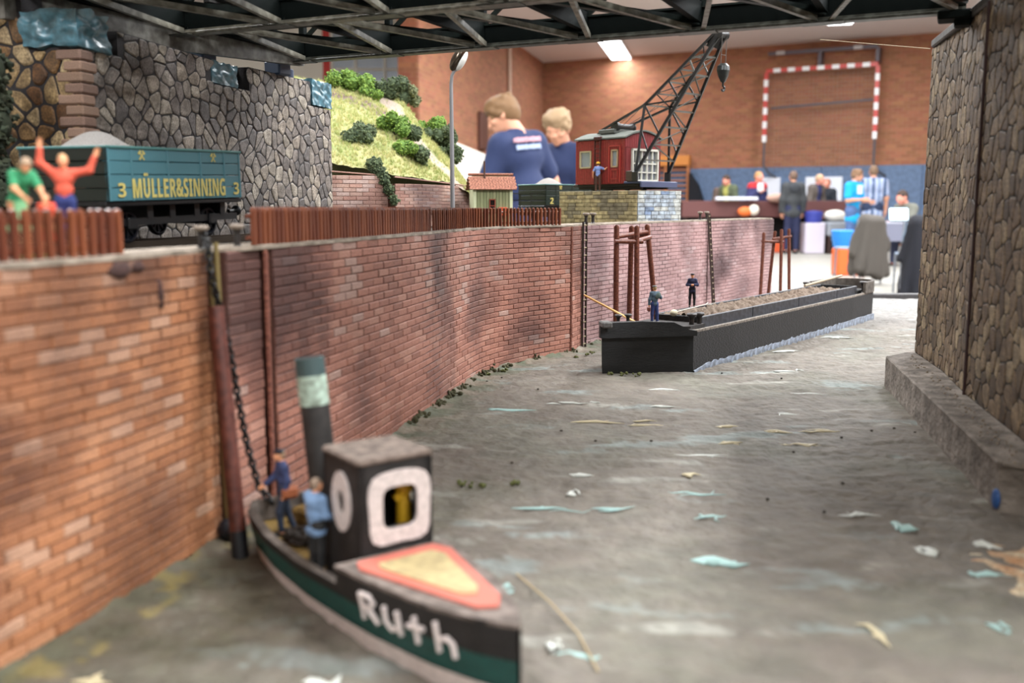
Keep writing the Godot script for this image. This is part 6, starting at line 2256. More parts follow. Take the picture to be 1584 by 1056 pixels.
	put("hook", b, mat("block_iron", Color(), 0), t)

# ---------------------------------------------------------------- the black barge
func barge_frame() -> Transform3D:                    # x from bow to stern, z to starboard (towards the eye), origin at the bow's port corner on the water
	var x := Vector3(0.604, 0, -0.797).normalized()
	return Transform3D(Basis(x, Vector3.UP, x.cross(Vector3.UP)), V(0.0451, WATER, 0.4832))

func build_barge() -> void:
	var f := barge_frame()
	var t := thing("barge", "long black wooden barge loaded with brown rubble beside the pale quay wall", "barge", f.origin)
	t.basis = f.basis
	var black := mat("barge_black", Color(0.075, 0.075, 0.08), 0.6, {"tex": "cloudy", "scale": Vector3(14, 90, 14), "nrm": "rough_n", "ns": 0.8})
	var dusty := mat("barge_dusty", Color(0.52, 0.48, 0.44), 0.8, {"tex": "cloudy", "scale": 40.0})
	var worn := mat("barge_worn", Color(0.155, 0.155, 0.165), 0.6, {"tex": "cloudy", "scale": 30.0})
	var L := 0.342
	var hull := [Vector2(0, 0), Vector2(0.0335, 0.034), Vector2(0.08, 0.0352), Vector2(0.28, 0.0352), Vector2(L - 0.012, 0.0335), Vector2(L, 0.026), Vector2(L + 0.002, 0.014), Vector2(L - 0.004, 0.003), Vector2(L - 0.02, -0.001), Vector2(0.06, -0.002), Vector2(0.012, -0.0035)]
	var ctr := Vector2(0.16, 0.017)
	var ring := func(y: float, out: float) -> Array:
		var r := []
		for p in hull:
			var q: Vector2 = p + (p - ctr).normalized() * out
			r.append(Vector3(q.x, y, q.y))
		return r
	var b := MB.new()
	var levels := [ring.call(-0.004, -0.0012), ring.call(0.004, -0.0003), ring.call(0.0120, 0.0), ring.call(0.0205, 0.0002)]
	for k in levels.size() - 1:
		for i in hull.size():
			var j := (i + 1) % hull.size()
			var m: Vector3 = (levels[k][i] + levels[k][j]) / 2
			b.face([levels[k][i], levels[k][j], levels[k + 1][j], levels[k + 1][i]], m - Vector3(ctr.x, m.y, ctr.y))
	b.face(levels[0], Vector3.DOWN)
	put("hull", b, black, t)
	# gunwale cap
	b = MB.new()
	var top := []
	var inner := []
	for p in hull:
		var q: Vector2 = p + (p - ctr).normalized() * 0.0004
		top.append(q)
		inner.append(p - (p - ctr).normalized() * 0.0045)
	var y := 0.0213
	for i in hull.size():
		var j := (i + 1) % hull.size()
		var A := Vector3(top[i].x, y, top[i].y); var B := Vector3(top[j].x, y, top[j].y)
		var C := Vector3(inner[j].x, y + 0.0002, inner[j].y); var D := Vector3(inner[i].x, y + 0.0002, inner[i].y)
		b.face([A, B, C, D], Vector3.UP)
		var dn := Vector3(0, -0.0012, 0)
		b.face([A, B, B + dn, A + dn], (A + B) / 2 - Vector3(ctr.x, y, ctr.y))
		b.face([D, C, C + dn * 3, D + dn * 3], Vector3(ctr.x, y, ctr.y) - (A + B) / 2)
	put("gunwale", b, dusty, t)
	var dk := PackedVector2Array()
	for p in hull:
		dk.append(Vector2((p - (p - ctr).normalized() * 0.002).x, -(p - (p - ctr).normalized() * 0.002).y))
	b = MB.new()
	b.prism(dk, Transform3D(Basis(Vector3.RIGHT, Vector3(0, 0, -1), Vector3(0, 1, 0)), Vector3.ZERO), 0.0190, 0.0205)
	put("deck", b, worn, t)
	# raised bow: a thick worn plank along the front with a notched top
	b = MB.new()
	var P := Vector3(-0.0006, 0, -0.0006)
	var S := Vector3(0.0337, 0, 0.0343)
	var d := (S - P).normalized()
	var n := Vector3(-d.z, 0, d.x) * -1.0
	if n.x > 0: n = -n
	var fx := Transform3D(Basis(d, Vector3.UP, d.cross(Vector3.UP)), P)
	var fl := P.distance_to(S)
	b.prism(PackedVector2Array([Vector2(-0.0005, 0.0185), Vector2(fl + 0.0004, 0.0190), Vector2(fl + 0.0004, 0.0215), Vector2(fl * 0.93, 0.0222), Vector2(fl * 0.76, 0.0262), Vector2(fl * 0.42, 0.0266), Vector2(fl * 0.12, 0.0262), Vector2(-0.0005, 0.0268)]), fx, -0.0004, 0.0034)
	for i in b.v.size():
		if b.v[i].y > 0.024:
			b.v[i].y += 0.0006 * tone_noise.get_noise_2d(b.v[i].x * 400, 3.0)
	put("bow_plank", b, black, t)
	b = MB.new()
	b.box(Transform3D(fx.basis, P + d * 0.0016 - fx.basis.z * -0.0052 + Vector3(0, 0.0258, 0)), Vector3(0.0052, 0.0030, 0.0090), 0.0006)
	put("bow_corner", b, mat("bow_chip", Color(0.36, 0.35, 0.34), 0.7, {"tex": "cloudy", "scale": 60.0}), t)
	b = MB.new()
	b.prism(PackedVector2Array([Vector2(0.004, -0.002), Vector2(0.0340, -0.0320), Vector2(0.05, -0.0320), Vector2(0.05, 0.0012), Vector2(0.012, 0.0020)]), Transform3D(Basis(Vector3.RIGHT, Vector3(0, 0, -1), Vector3(0, 1, 0)), Vector3.ZERO), 0.0205, 0.0232)
	put("foredeck", b, mat("foredeck", Color(0.20, 0.18, 0.17), 0.75, {"tex": "cloudy", "scale": 40.0}), t)
	# hold: coaming boards and the load
	for side in [[0.0285, 1.0], [0.0018, -1.0]]:
		var edges := [0.052, 0.118, 0.190, 0.262, 0.305]
		for k in edges.size() - 1:
			b = MB.new()
			b.box(Transform3D(Basis(Vector3.UP, rng.randfn() * 0.004), Vector3((edges[k] + edges[k + 1]) / 2, 0.0232, side[0])), Vector3(edges[k + 1] - edges[k] - 0.0008, 0.0062, 0.0016), 0.0003)
			put("coaming_board", b, mat("coaming_side", Color(0.24, 0.245, 0.27), 0.55, {"tex": "cloudy", "scale": 40.0}), t)
	for x in [0.052, 0.305]:
		b = MB.new()
		b.box(Transform3D(Basis(), Vector3(x, 0.0232, 0.0152)), Vector3(0.0016, 0.0062, 0.0275), 0.0003)
		put("coaming_end", b, black, t)
	b = MB.new()
	var rub := FastNoiseLite.new()
	rub.seed = 12
	rub.frequency = 160.0
	rub.fractal_octaves = 3
	b.grid(220, 26, func(i: int, j: int) -> Vector3:
		var x := 0.053 + 0.251 * i / 219.0
		var z := 0.0022 + 0.0258 * j / 25.0
		return Vector3(x, 0.0240 + 0.0020 * sin(PI * j / 25.0) + 0.0011 * tone_noise.get_noise_2d(x * 45, 2.0) + 0.0034 * rub.get_noise_2d(x, z) - 0.0035 * smoothstep(0.27, 0.304, x), z))
	put("rubble_load", b, mat("rubble", Color(0.50, 0.43, 0.37), 0.95, {"tex": "grain", "nrm": "rough_n", "scale": 45.0, "ns": 1.3}), t)
	# stern cockpit: raised curved rail with a dark well
	b = MB.new()
	var pts := []
	for k in 15:
		var a := -PI * 0.5 + PI * k / 14.0
		pts.append(Vector2(L - 0.018 + 0.0185 * cos(a), 0.0165 + 0.0175 * sin(a)))
	pts.insert(0, Vector2(L - 0.05, -0.0008))
	pts.append(Vector2(L - 0.034, 0.0340))
	for k in pts.size() - 1:
		var p := Vector3(pts[k].x, 0.0250, pts[k].y)
		var q := Vector3(pts[k + 1].x, 0.0250, pts[k + 1].y)
		b.bar(p, q + (q - p) * 0.08, 0.0020, 0.0082)
	put("stern_rail", b, mat("stern_grey", Color(0.36, 0.33, 0.30), 0.75, {"tex": "cloudy", "scale": 30.0}), t)
	b = MB.new()
	b.box(Transform3D(Basis(), Vector3(L - 0.028, 0.0220, 0.0165)), Vector3(0.028, 0.0016, 0.026))
	put("stern_well", b, mat("well_dark", Color(0.10, 0.09, 0.08), 0.9), t)
	b = MB.new()
	b.tube([Vector3(0.262, 0.0280, 0.006), Vector3(0.322, 0.0322, 0.0120)], 0.0009, 8)
	tag(put("spar", b, mat("spar_wood", Color(0.60, 0.54, 0.45), 0.6), null, f), "thin pale spar lying across the stern of the black barge", "spar")
	# painted stripe on the waterline
	b = MB.new()
	b.grid(120, 3, func(i: int, j: int) -> Vector3:
		var x: float = 0.0345 + i * 0.293 / 119.0
		var h: float = (0.0026 + 0.0012 * tone_noise.get_noise_1d(x * 220) + 0.0016 * i / 119.0) * clampf(i / 6.0, 0.15, 1.0)
		var z: float = lerpf(0.0341, 0.0353, clampf((x - 0.033) / 0.05, 0, 1)) + [0.0004, 0.0004, -0.0004][j]
		return Vector3(x, [-0.0010, h, h + 0.0003][j], z), null, Vector3(0.17, 0.0, -5.0))
	put("waterline_stripe", b, mat("stripe_blue", Color(0.52, 0.56, 0.62), 0.6, {"tex": "cloudy", "scale": 40.0}), t)
	# fittings
	for q in [[0.011, 0.0029, "left bollard of the pair on the barge's bow"], [0.0165, 0.0054, "right bollard of the pair on the barge's bow"]]:
		mooring_bollard(q[2], f * Vector3(q[0], 0.0232, q[1]), 0.0062, "bollards on the black barge", false)
	for q in [[0.0415, 0.0287, "left bollard of the pair on the barge's near shoulder"], [0.0475, 0.0300, "right bollard of the pair on the barge's near shoulder"]]:
		mooring_bollard(q[2], f * Vector3(q[0], 0.0205, q[1]), 0.0086, "bollards on the black barge", false)
	mooring_bollard("single bollard on the far side near the barge's stern", f * Vector3(0.283, 0.0205, -0.0004), 0.0088, "bollards on the black barge", false)
	mooring_bollard("single bollard on the near side at the barge's stern", f * Vector3(0.312, 0.0205, 0.0315), 0.0088, "bollards on the black barge", false)
	b = MB.new()
	b.bar(V(0.0427, -0.0515, 0.5700), V(0.0625, -0.0580, 0.4925), 0.0013, 0.0009, Vector3.UP, 0.0002)
	tag(put("gangplank", b, mat("plank_cream", Color(0.76, 0.60, 0.36), 0.6)), "long cream wooden plank from the thin ladder to the barge's bow", "plank")
	t = thing("deck_brush", "white-headed deck brush with a thin pale handle lying over the barge's hold", "brush", f * Vector3(0.044, 0.0285, 0.0170))
	t.basis = f.basis
	b = MB.new()
	b.ball(Transform3D(Basis().scaled(Vector3(0.0028, 0.0018, 0.0019)), Vector3(0, -0.0002, 0)), 8, 10)
	put("head", b, mat("brush_white", Color(0.72, 0.68, 0.58), 0.8), t)
	b = MB.new()
	b.tube([Vector3(0.001, 0.0, 0), Vector3(0.036, 0.0016, 0.0016)], 0.00032, 6)
	put("handle", b, mat("brush_handle", Color(0.66, 0.64, 0.60), 0.5), t)
	for s in [-1, 0, 1]:
		b = MB.new()
		b.tube([Vector3(0.034, 0.0015, 0.0015), Vector3(0.042, 0.0008 + 0.0012 * absf(s), 0.0015 + s * 0.0022)], 0.00022, 5)
		put("tine", b, mat("brush_handle", Color(), 0), t)

# ---------------------------------------------------------------- the tug
const TUG_W := [[-0.002, 0.0002], [0.004, 0.0026], [0.0143, 0.0056], [0.031, 0.0083], [0.041, 0.0090], [0.056, 0.0095], [0.075, 0.0090], [0.090, 0.0072], [0.0965, 0.0040]]
const TUG_S := [[-0.002, 0.0004], [0.004, 0.0042], [0.0143, 0.0082], [0.031, 0.0114], [0.041, 0.0126], [0.056, 0.0140], [0.075, 0.0136], [0.090, 0.0112], [0.0985, 0.0062]]

func tug_half(a: float, y: float) -> float:           # half beam at a distance behind the stem and a height above the water
	var w := 0.0
	var s := 0.0
	for k in TUG_W.size() - 1:
		if a <= TUG_W[k + 1][0] or k == TUG_W.size() - 2:
			var t := clampf((a - TUG_W[k][0]) / (TUG_W[k + 1][0] - TUG_W[k][0]), 0, 1)
			w = lerpf(TUG_W[k][1], TUG_W[k + 1][1], t)
			t = clampf((a - TUG_S[k][0]) / (TUG_S[k + 1][0] - TUG_S[k][0]), 0, 1)
			s = lerpf(TUG_S[k][1], TUG_S[k + 1][1], t)
			break
	return lerpf(w, s, pow(clampf(y / 0.0145, 0, 1), 0.8))

func tug_sheer(a: float) -> float:
	return 0.0150 if a < 0.0408 else lerpf(0.0112, 0.0128, smoothstep(0.06, 0.098, a))

func tug_strip(lo: Callable, hi: Callable, a0: float, a1: float, out := 0.0) -> MB:
	var b := MB.new()
	var n := 40
	for sd in [-1.0, 1.0]:
		b.grid(n, 4, func(i: int, j: int) -> Vector3:
			var a := lerpf(a0, a1, i / (n - 1.0))
			var y := lerpf(lo.call(a), hi.call(a), j / 3.0)
			return Vector3(a, y, sd * (tug_half(a, y) + out)), null, Vector3(0.05, 0.006, 0))
	if a1 > 0.09:                                      # transom
		var l: float = lo.call(a1)
		var h: float = hi.call(a1)
		b.face([Vector3(a1, l, -tug_half(a1, l) - out), Vector3(a1, l, tug_half(a1, l) + out), Vector3(a1, h, tug_half(a1, h) + out), Vector3(a1, h, -tug_half(a1, h) - out)], Vector3.RIGHT)
	return b

func tug_frame() -> Transform3D:                      # x from stem to stern, z away from the eye, origin at the stem on the water
	var x := Vector3(-0.595, 0, -0.805).normalized()
	return Transform3D(Basis(x, Vector3.UP, x.cross(Vector3.UP)), V(0.0000, WATER, 0.1540))

func build_tug() -> void:
	var f := tug_frame()
	var t := thing("tugboat", "small hand-painted black, green and white tugboat with a leaning funnel in the foreground", "tugboat", f.origin)
	t.basis = f.basis
	var black := mat("tug_black", Color(0.12, 0.105, 0.10), 0.65, {"tex": "cloudy", "scale": 30.0, "nrm": "fine_n", "ns": 0.5})
	var green := mat("tug_green", Color(0.06, 0.26, 0.235), 0.5, {"tex": "soft", "scale": 30.0})
	var white := mat("tug_white", Color(0.80, 0.74, 0.71), 0.6, {"tex": "soft", "scale": 40.0})
	var grey := mat("tug_grey", Color(0.40, 0.36, 0.33), 0.8, {"tex": "cloudy", "scale": 30.0, "nrm": "fine_n"})
	var A0 := -0.002
	var A1 := 0.0975
	var c0 := func(_a: float) -> float: return -0.003
	var c1 := func(a: float) -> float: return 0.0034 + 0.0008 * smoothstep(0.05, 0.09, a)
	var c2 := func(a: float) -> float: return 0.0086 + 0.0006 * smoothstep(0.05, 0.09, a)
	put("waterline_band", tug_strip(c0, c1, A0, A1, 0.0003), white, t)
	put("green_band", tug_strip(c1, c2, A0, A1, 0.0001), green, t)
	put("upper_hull", tug_strip(c2, func(_a: float) -> float: return 0.0150, A0, 0.0408), black, t)
	put("bulwark", tug_strip(c2, tug_sheer, 0.0400, A1), black, t)
	# foredeck with its side rail
	var pts := PackedVector2Array()
	var rim := []
	for k in 20:
		var a := lerpf(A0, 0.0408, k / 19.0)
		rim.append(Vector2(a, -tug_half(a, 0.015)))
	for k in range(19, -1, -1):
		var a := lerpf(A0, 0.0408, k / 19.0)
		rim.append(Vector2(a, tug_half(a, 0.015)))
	for p in rim:
		pts.append(Vector2(p.x, -p.y))
	var lay := Transform3D(Basis(Vector3.RIGHT, Vector3(0, 0, -1), Vector3(0, 1, 0)), Vector3.ZERO)
	var b := MB.new()
	b.prism(pts, lay, 0.0144, 0.0151)
	put("foredeck", b, mat("tug_deck", Color(0.47, 0.42, 0.39), 0.75, {"tex": "cloudy", "scale": 30.0, "nrm": "fine_n"}), t)
	var tri := [Vector2(0.0385, -0.0088), Vector2(0.0388, 0.0085), Vector2(0.0345, 0.0102), Vector2(0.0090, 0.0040), Vector2(0.0055, 0.0012), Vector2(0.0075, -0.0022), Vector2(0.0350, -0.0100)]
	for q in [[1.0, 0.0152, 0.0156, "hatch_border", mat("hatch_coral", Color(0.70, 0.37, 0.31), 0.6)], [0.70, 0.0155, 0.0159, "hatch_panel", mat("hatch_cream", Color(0.67, 0.60, 0.43), 0.7, {"tex": "soft", "scale": 30.0})]]:
		var c := Vector2(0.0265, 0.0003)
		var poly := PackedVector2Array()
		for p in tri:
			var e: Vector2 = c + (p - c) * q[0]
			poly.append(Vector2(e.x, -e.y))
		b = MB.new()
		b.prism(poly, lay, q[1] - 0.0008, q[2])
		put(q[3], b, q[4], t)
	# after deck, bulwark cap
	pts = PackedVector2Array()
	var cap_pts := []
	for k in 24:
		var a := lerpf(0.0408, A1, k / 23.0)
		cap_pts.append(Vector3(a, tug_sheer(a), -tug_half(a, 0.012)))
		pts.append(Vector2(a, tug_half(a, 0.007) - 0.0005))
	for k in range(23, -1, -1):
		var a := lerpf(0.0408, A1, k / 23.0)
		cap_pts.append(Vector3(a, tug_sheer(a), tug_half(a, 0.012)))
		pts.append(Vector2(a, -tug_half(a, 0.007) + 0.0005))
	b = MB.new()
	b.prism(pts, lay, 0.0050, 0.0072)
	put("after_deck", b, mat("deck_ochre", Color(0.50, 0.40, 0.20), 0.8, {"tex": "grime", "scale": 30.0}), t)
	b = MB.new()
	for k in cap_pts.size() - 1:
		var p: Vector3 = cap_pts[k]
		var q: Vector3 = cap_pts[k + 1]
		var cp := Vector3(0.068, 0, 0)
		var pi := p + (cp - p) * Vector3(0.035, 0, 0.16)
		var qi := q + (cp - q) * Vector3(0.035, 0, 0.16)
		b.face([p, q, qi, pi], Vector3.UP)
		var dn := Vector3(0, -0.0052, 0)
		b.face([pi, qi, qi + dn, pi + dn], cp - pi)
	put("bulwark_cap", b, grey, t)
	# wheelhouse of four walls round an open inside, with painted white window surrounds
	var y0 := 0.0072
	var y1 := 0.0335
	var wh := MB.new()
	var ax0 := 0.0408
	var ax1 := 0.0565
	var s0 := -0.0068
	var s1 := 0.0098
	var oy0 := 0.0200
	var oy1 := 0.0284
	var os0 := -0.0018
	var os1 := 0.0060
	var front := Transform3D(Basis(Vector3(0, 0, 1), Vector3.UP, Vector3(-1, 0, 0)), Vector3(ax0, 0, 0))
	for q in [[s0, os0, y0, y1], [os1, s1, y0, y1], [os0, os1, y0, oy0], [os0, os1, oy1, y1]]:
		wh.prism(PackedVector2Array([Vector2(q[0], q[2]), Vector2(q[1], q[2]), Vector2(q[1], q[3]), Vector2(q[0], q[3])]), front, -0.0012, 0.0)
	wh.box(Transform3D(Basis(), Vector3(ax1 - 0.0006, (y0 + y1) / 2, (s0 + s1) / 2)), Vector3(0.0012, y1 - y0, s1 - s0))
	for s in [s0 + 0.0006, s1 - 0.0006]:
		for q in [[ax0, 0.0466, y0, y1], [0.0500, ax1, y0, y1], [0.0466, 0.0500, y0, 0.0222], [0.0466, 0.0500, 0.0275, y1]]:
			wh.box(Transform3D(Basis(), Vector3((q[0] + q[1]) / 2, (q[2] + q[3]) / 2, s)), Vector3(q[1] - q[0], q[3] - q[2], 0.0012))
	put("wheelhouse", wh, black, t)
	b = MB.new()
	b.box(Transform3D(Basis(), Vector3((ax0 + ax1) / 2, y1 + 0.0006, (s0 + s1) / 2)), Vector3(ax1 - ax0 + 0.0006, 0.0014, s1 - s0 + 0.0006), 0.0005)
	put("wheelhouse_roof", b, mat("tug_roof", Color(0.46, 0.40, 0.36), 0.8, {"tex": "cloudy", "scale": 40.0, "nrm": "fine_n"}), t)
	b = MB.new()
	var ring_o := PackedVector2Array()
	var ring_i := PackedVector2Array()
	for k in 32:
		var a := TAU * k / 32
		var cc := Vector2(cos(a), sin(a))
		var sq := cc / pow(pow(absf(cc.x), 5.0) + pow(absf(cc.y), 5.0), 0.2)
		ring_o.append(Vector2(0.0021, 0.0242) + sq * Vector2(0.0070, 0.0074) * (1.0 + 0.02 * sin(a * 5)))
		ring_i.append(Vector2((os0 + os1) / 2, (oy0 + oy1) / 2) + sq * Vector2((os1 - os0) / 2, (oy1 - oy0) / 2) * 1.02)
	for k in 32:
		var j := (k + 1) % 32
		b.prism(PackedVector2Array([ring_o[k], ring_o[j], ring_i[j], ring_i[k]]), front, -0.0002, 0.0004)
	put("window_surround", b, mat("tug_paint_white", Color(0.80, 0.75, 0.73), 0.65, {"tex": "soft", "scale": 60.0}), t)
	b = MB.new()
	var side := Transform3D(Basis(Vector3(-1, 0, 0), Vector3.UP, Vector3(0, 0, -1)), Vector3(0.0483, 0.0249, s0))
	for k in 24:
		var a := TAU * k / 24
		var c := TAU * (k + 1) / 24
		b.prism(PackedVector2Array([Vector2(cos(a) * 0.0040, sin(a) * 0.0062), Vector2(cos(c) * 0.0040, sin(c) * 0.0062), Vector2(cos(c) * 0.0015, sin(c) * 0.0025), Vector2(cos(a) * 0.0015, sin(a) * 0.0025)]), side, -0.0002, 0.0004)
	put("porthole_surround", b, mat("tug_paint_white", Color(), 0), t)
	b = MB.new()
	b.tube([Vector3(0.0470, y0, 0.0066), Vector3(0.0470, 0.0245, 0.0066)], [0.0020, 0.0015], 10)
	b.ball(Transform3D(Basis().scaled(Vector3(0.0021, 0.0023, 0.0021)), Vector3(0.0468, 0.0262, 0.0066)), 8, 10)
	b.bar(Vector3(0.0462, 0.0240, 0.0040), Vector3(0.0462, 0.0262, 0.0086), 0.0010, 0.0012)
	put("steering_stand", b, mat("stand_yellow", Color(0.80, 0.62, 0.12), 0.5), t)
	# funnel, leaning aft
	var fb := Vector3(0.0690, 0.0068, 0.0005)
	var ft := Vector3(0.0735, 0.0505, -0.0015)
	for q in [[0.0, 0.76, 0.00325, "funnel", mat("funnel_grey", Color(0.17, 0.155, 0.145), 0.7, {"tex": "cloudy", "scale": 40.0})], [0.76, 0.91, 0.0033, "funnel_white_band", mat("funnel_white", Color(0.66, 0.74, 0.68), 0.6, {"tex": "cloudy", "scale": 60.0})], [0.91, 1.0, 0.00325, "funnel_top_band", mat("funnel_teal", Color(0.19, 0.26, 0.26), 0.6)]]:
		b = MB.new()
		b.tube([fb.lerp(ft, q[0]), fb.lerp(ft, q[1])], [q[2], q[2] * 0.99], 20)
		put(q[3], b, q[4], t)
	b = MB.new()
	b.tube([ft, ft + (ft - fb).normalized() * 0.0001], 0.0024, 16)
	put("funnel_mouth", b, mat("soot", Color(0.03, 0.03, 0.03), 0.9), t)
	b = MB.new()
	b.box(Transform3D(Basis(), Vector3(0.0620, 0.0090, 0.0008)), Vector3(0.0080, 0.0036, 0.0130), 0.0006)
	put("engine_casing", b, black, t)
	# hand-painted name on both bows
	var strokes := {
		"R": [[[0.05, 0.0], [0.08, 0.5], [0.05, 1.0]], [[0.05, 0.97], [0.45, 1.0], [0.62, 0.78], [0.42, 0.55], [0.1, 0.5]], [[0.3, 0.5], [0.68, 0.02]]],
		"u": [[[0.08, 0.85], [0.06, 0.3], [0.28, 0.05], [0.55, 0.2], [0.60, 0.85]], [[0.60, 0.85], [0.64, 0.0]]],
		"t": [[[0.32, 0.95], [0.34, 0.0]], [[0.02, 0.52], [0.62, 0.62]]],
		"h": [[[0.08, 1.05], [0.10, 0.0]], [[0.10, 0.40], [0.38, 0.58], [0.55, 0.42], [0.58, -0.05]]]}
	for sd in [-1.0, 1.0]:
		var lt := MB.new()
		var u0 := 0.0325
		for ch in ["R", "u", "t", "h"]:
			for st in strokes[ch]:
				var line := []
				for p in st:
					var a: float = u0 - p[0] * 0.0068 if sd < 0 else 0.0065 + (0.0325 - u0) + p[0] * 0.0068
					var yy: float = 0.0070 + p[1] * 0.0052
					line.append(Vector3(a, yy, sd * (tug_half(a, yy) + 0.0005)))
				lt.tube(line, 0.00052, 6)
			u0 -= 0.0066
		put("painted_name", lt, mat("name_white", Color(0.84, 0.79, 0.77), 0.65), t)
	# heap of chain on the after deck
	var heap := []
	for k in 60:
		var a := k * 0.9
		heap.append(Vector3(0.0780 + 0.0050 * cos(a) * (0.4 + 0.6 * rng.randf()), 0.0076 + 0.0026 * rng.randf() * (1.0 - absf(cos(a)) * 0.4), -0.0015 + 0.0055 * sin(a * 1.3) * (0.4 + 0.6 * rng.randf())))
	tag(put("chain_heap", chain_mesh(heap, 0.0015, 0.00026, 0.5), mat("chain_brown", Color(0.17, 0.13, 0.10), 0.5, {"metal": 0.3}), null, f), "tangled heap of brown-black chain on the tug's after deck", "chain")
	var bx := MB.new()
	bx.box(Transform3D(Basis(Vector3.UP, 0.3), Vector3(0.0885, 0.0092, 0.0048)), Vector3(0.0090, 0.0040, 0.0060), 0.0008)
	tag(put("deck_box", bx, mat("deck_box_ochre", Color(0.47, 0.36, 0.15), 0.7, {"tex": "cloudy", "scale": 50.0}), null, f), "ochre box on the tug's after deck behind the man with the bag", "box")

# ---------------------------------------------------------------- people, painted model figures and visitors alike
func sculpt_shared_parts() -> void:
	# a head about its own centre, face towards +z; the neck runs down into the body
	var p := [egg(Vector3(0, 0.030, -0.008), Vector3(0.074, 0.092, 0.093)), egg(Vector3(0, -0.010, 0.022), Vector3(0.064, 0.075, 0.066)), egg(Vector3(0, -0.062, 0.036), Vector3(0.044, 0.040, 0.044)), cap(Vector3(0, -0.088, 0.062), Vector3(0, -0.086, 0.066), 0.017),
		cap(Vector3(0, 0.018, 0.088), Vector3(0, -0.018, 0.104), 0.0085, 0.0125), egg(Vector3(-0.012, -0.020, 0.095), Vector3(0.009, 0.007, 0.010)), egg(Vector3(0.012, -0.020, 0.095), Vector3(0.009, 0.007, 0.010)),
		cap(Vector3(-0.040, 0.028, 0.074), Vector3(-0.012, 0.026, 0.084), 0.0085), cap(Vector3(0.040, 0.028, 0.074), Vector3(0.012, 0.026, 0.084), 0.0085),
		cap(Vector3(-0.019, -0.050, 0.077), Vector3(0.019, -0.050, 0.077), 0.0075), cap(Vector3(-0.016, -0.061, 0.077), Vector3(0.016, -0.061, 0.077), 0.0080),
		egg(Vector3(-0.042, -0.016, 0.062), Vector3(0.022, 0.020, 0.022)), egg(Vector3(0.042, -0.016, 0.062), Vector3(0.022, 0.020, 0.022)),
		egg(Vector3(-0.078, 0.000, -0.008), Vector3(0.009, 0.031, 0.018)), egg(Vector3(0.078, 0.000, -0.008), Vector3(0.009, 0.031, 0.018)),
		cap(Vector3(0, -0.045, -0.022), Vector3(0, -0.175, -0.040), 0.052, 0.060)]
	head_parts = nets(p, 0.0062, 130.0)
	hand_relaxed = sculpt_hand(0.55)
	hand_open = sculpt_hand(0.10)

func sculpt_hand(curl: float) -> Array:               # wrist at the origin, fingers towards -y, palm towards +z, thumb on +x
	var p := [cap(Vector3(0, 0.010, 0), Vector3(0, -0.020, 0), 0.025, 0.027), cap(Vector3(-0.024, -0.035, 0.002), Vector3(-0.022, -0.078, 0.003), 0.014), cap(Vector3(0.0, -0.030, 0), Vector3(0.0, -0.082, 0.0), 0.0155), cap(Vector3(0.022, -0.035, 0.002), Vector3(0.022, -0.080, 0.003), 0.014)]
	var base := [Vector3(0.028, -0.088, 0), Vector3(0.010, -0.093, -0.002), Vector3(-0.009, -0.090, -0.001), Vector3(-0.027, -0.082, 0.001)]
	var ln := [0.036, 0.041, 0.038, 0.029]
	for k in 4:
		var a: Vector3 = base[k]
		var ang := curl * 0.5
		var fan := (1.5 - k) * 0.10 * (1.0 - curl)
		var r := 0.0088 if k < 3 else 0.0076
		for s in 3:
			var d := Vector3(sin(fan), -cos(ang), sin(ang)).normalized()
			var b: Vector3 = a + d * ln[k] * [1.0, 0.66, 0.52][s]
			p.append(cap(a, b, r, r * 0.92))
			a = b
			r *= 0.92
			ang += curl * 0.9
	p.append(cap(Vector3(0.022, -0.020, 0.006), Vector3(0.046, -0.052, 0.016), 0.0145, 0.0110))
	p.append(cap(Vector3(0.046, -0.052, 0.016), Vector3(0.054, -0.082, 0.020 + curl * 0.012), 0.0105, 0.0090))
	return nets(p, 0.0050, 240.0)

func look_basis(fwd: Vector3, up: Vector3) -> Basis:  # z along fwd, y near up
	var z := fwd.normalized()
	var x := up.cross(z).normalized()
	return Basis(x, z.cross(x), z)

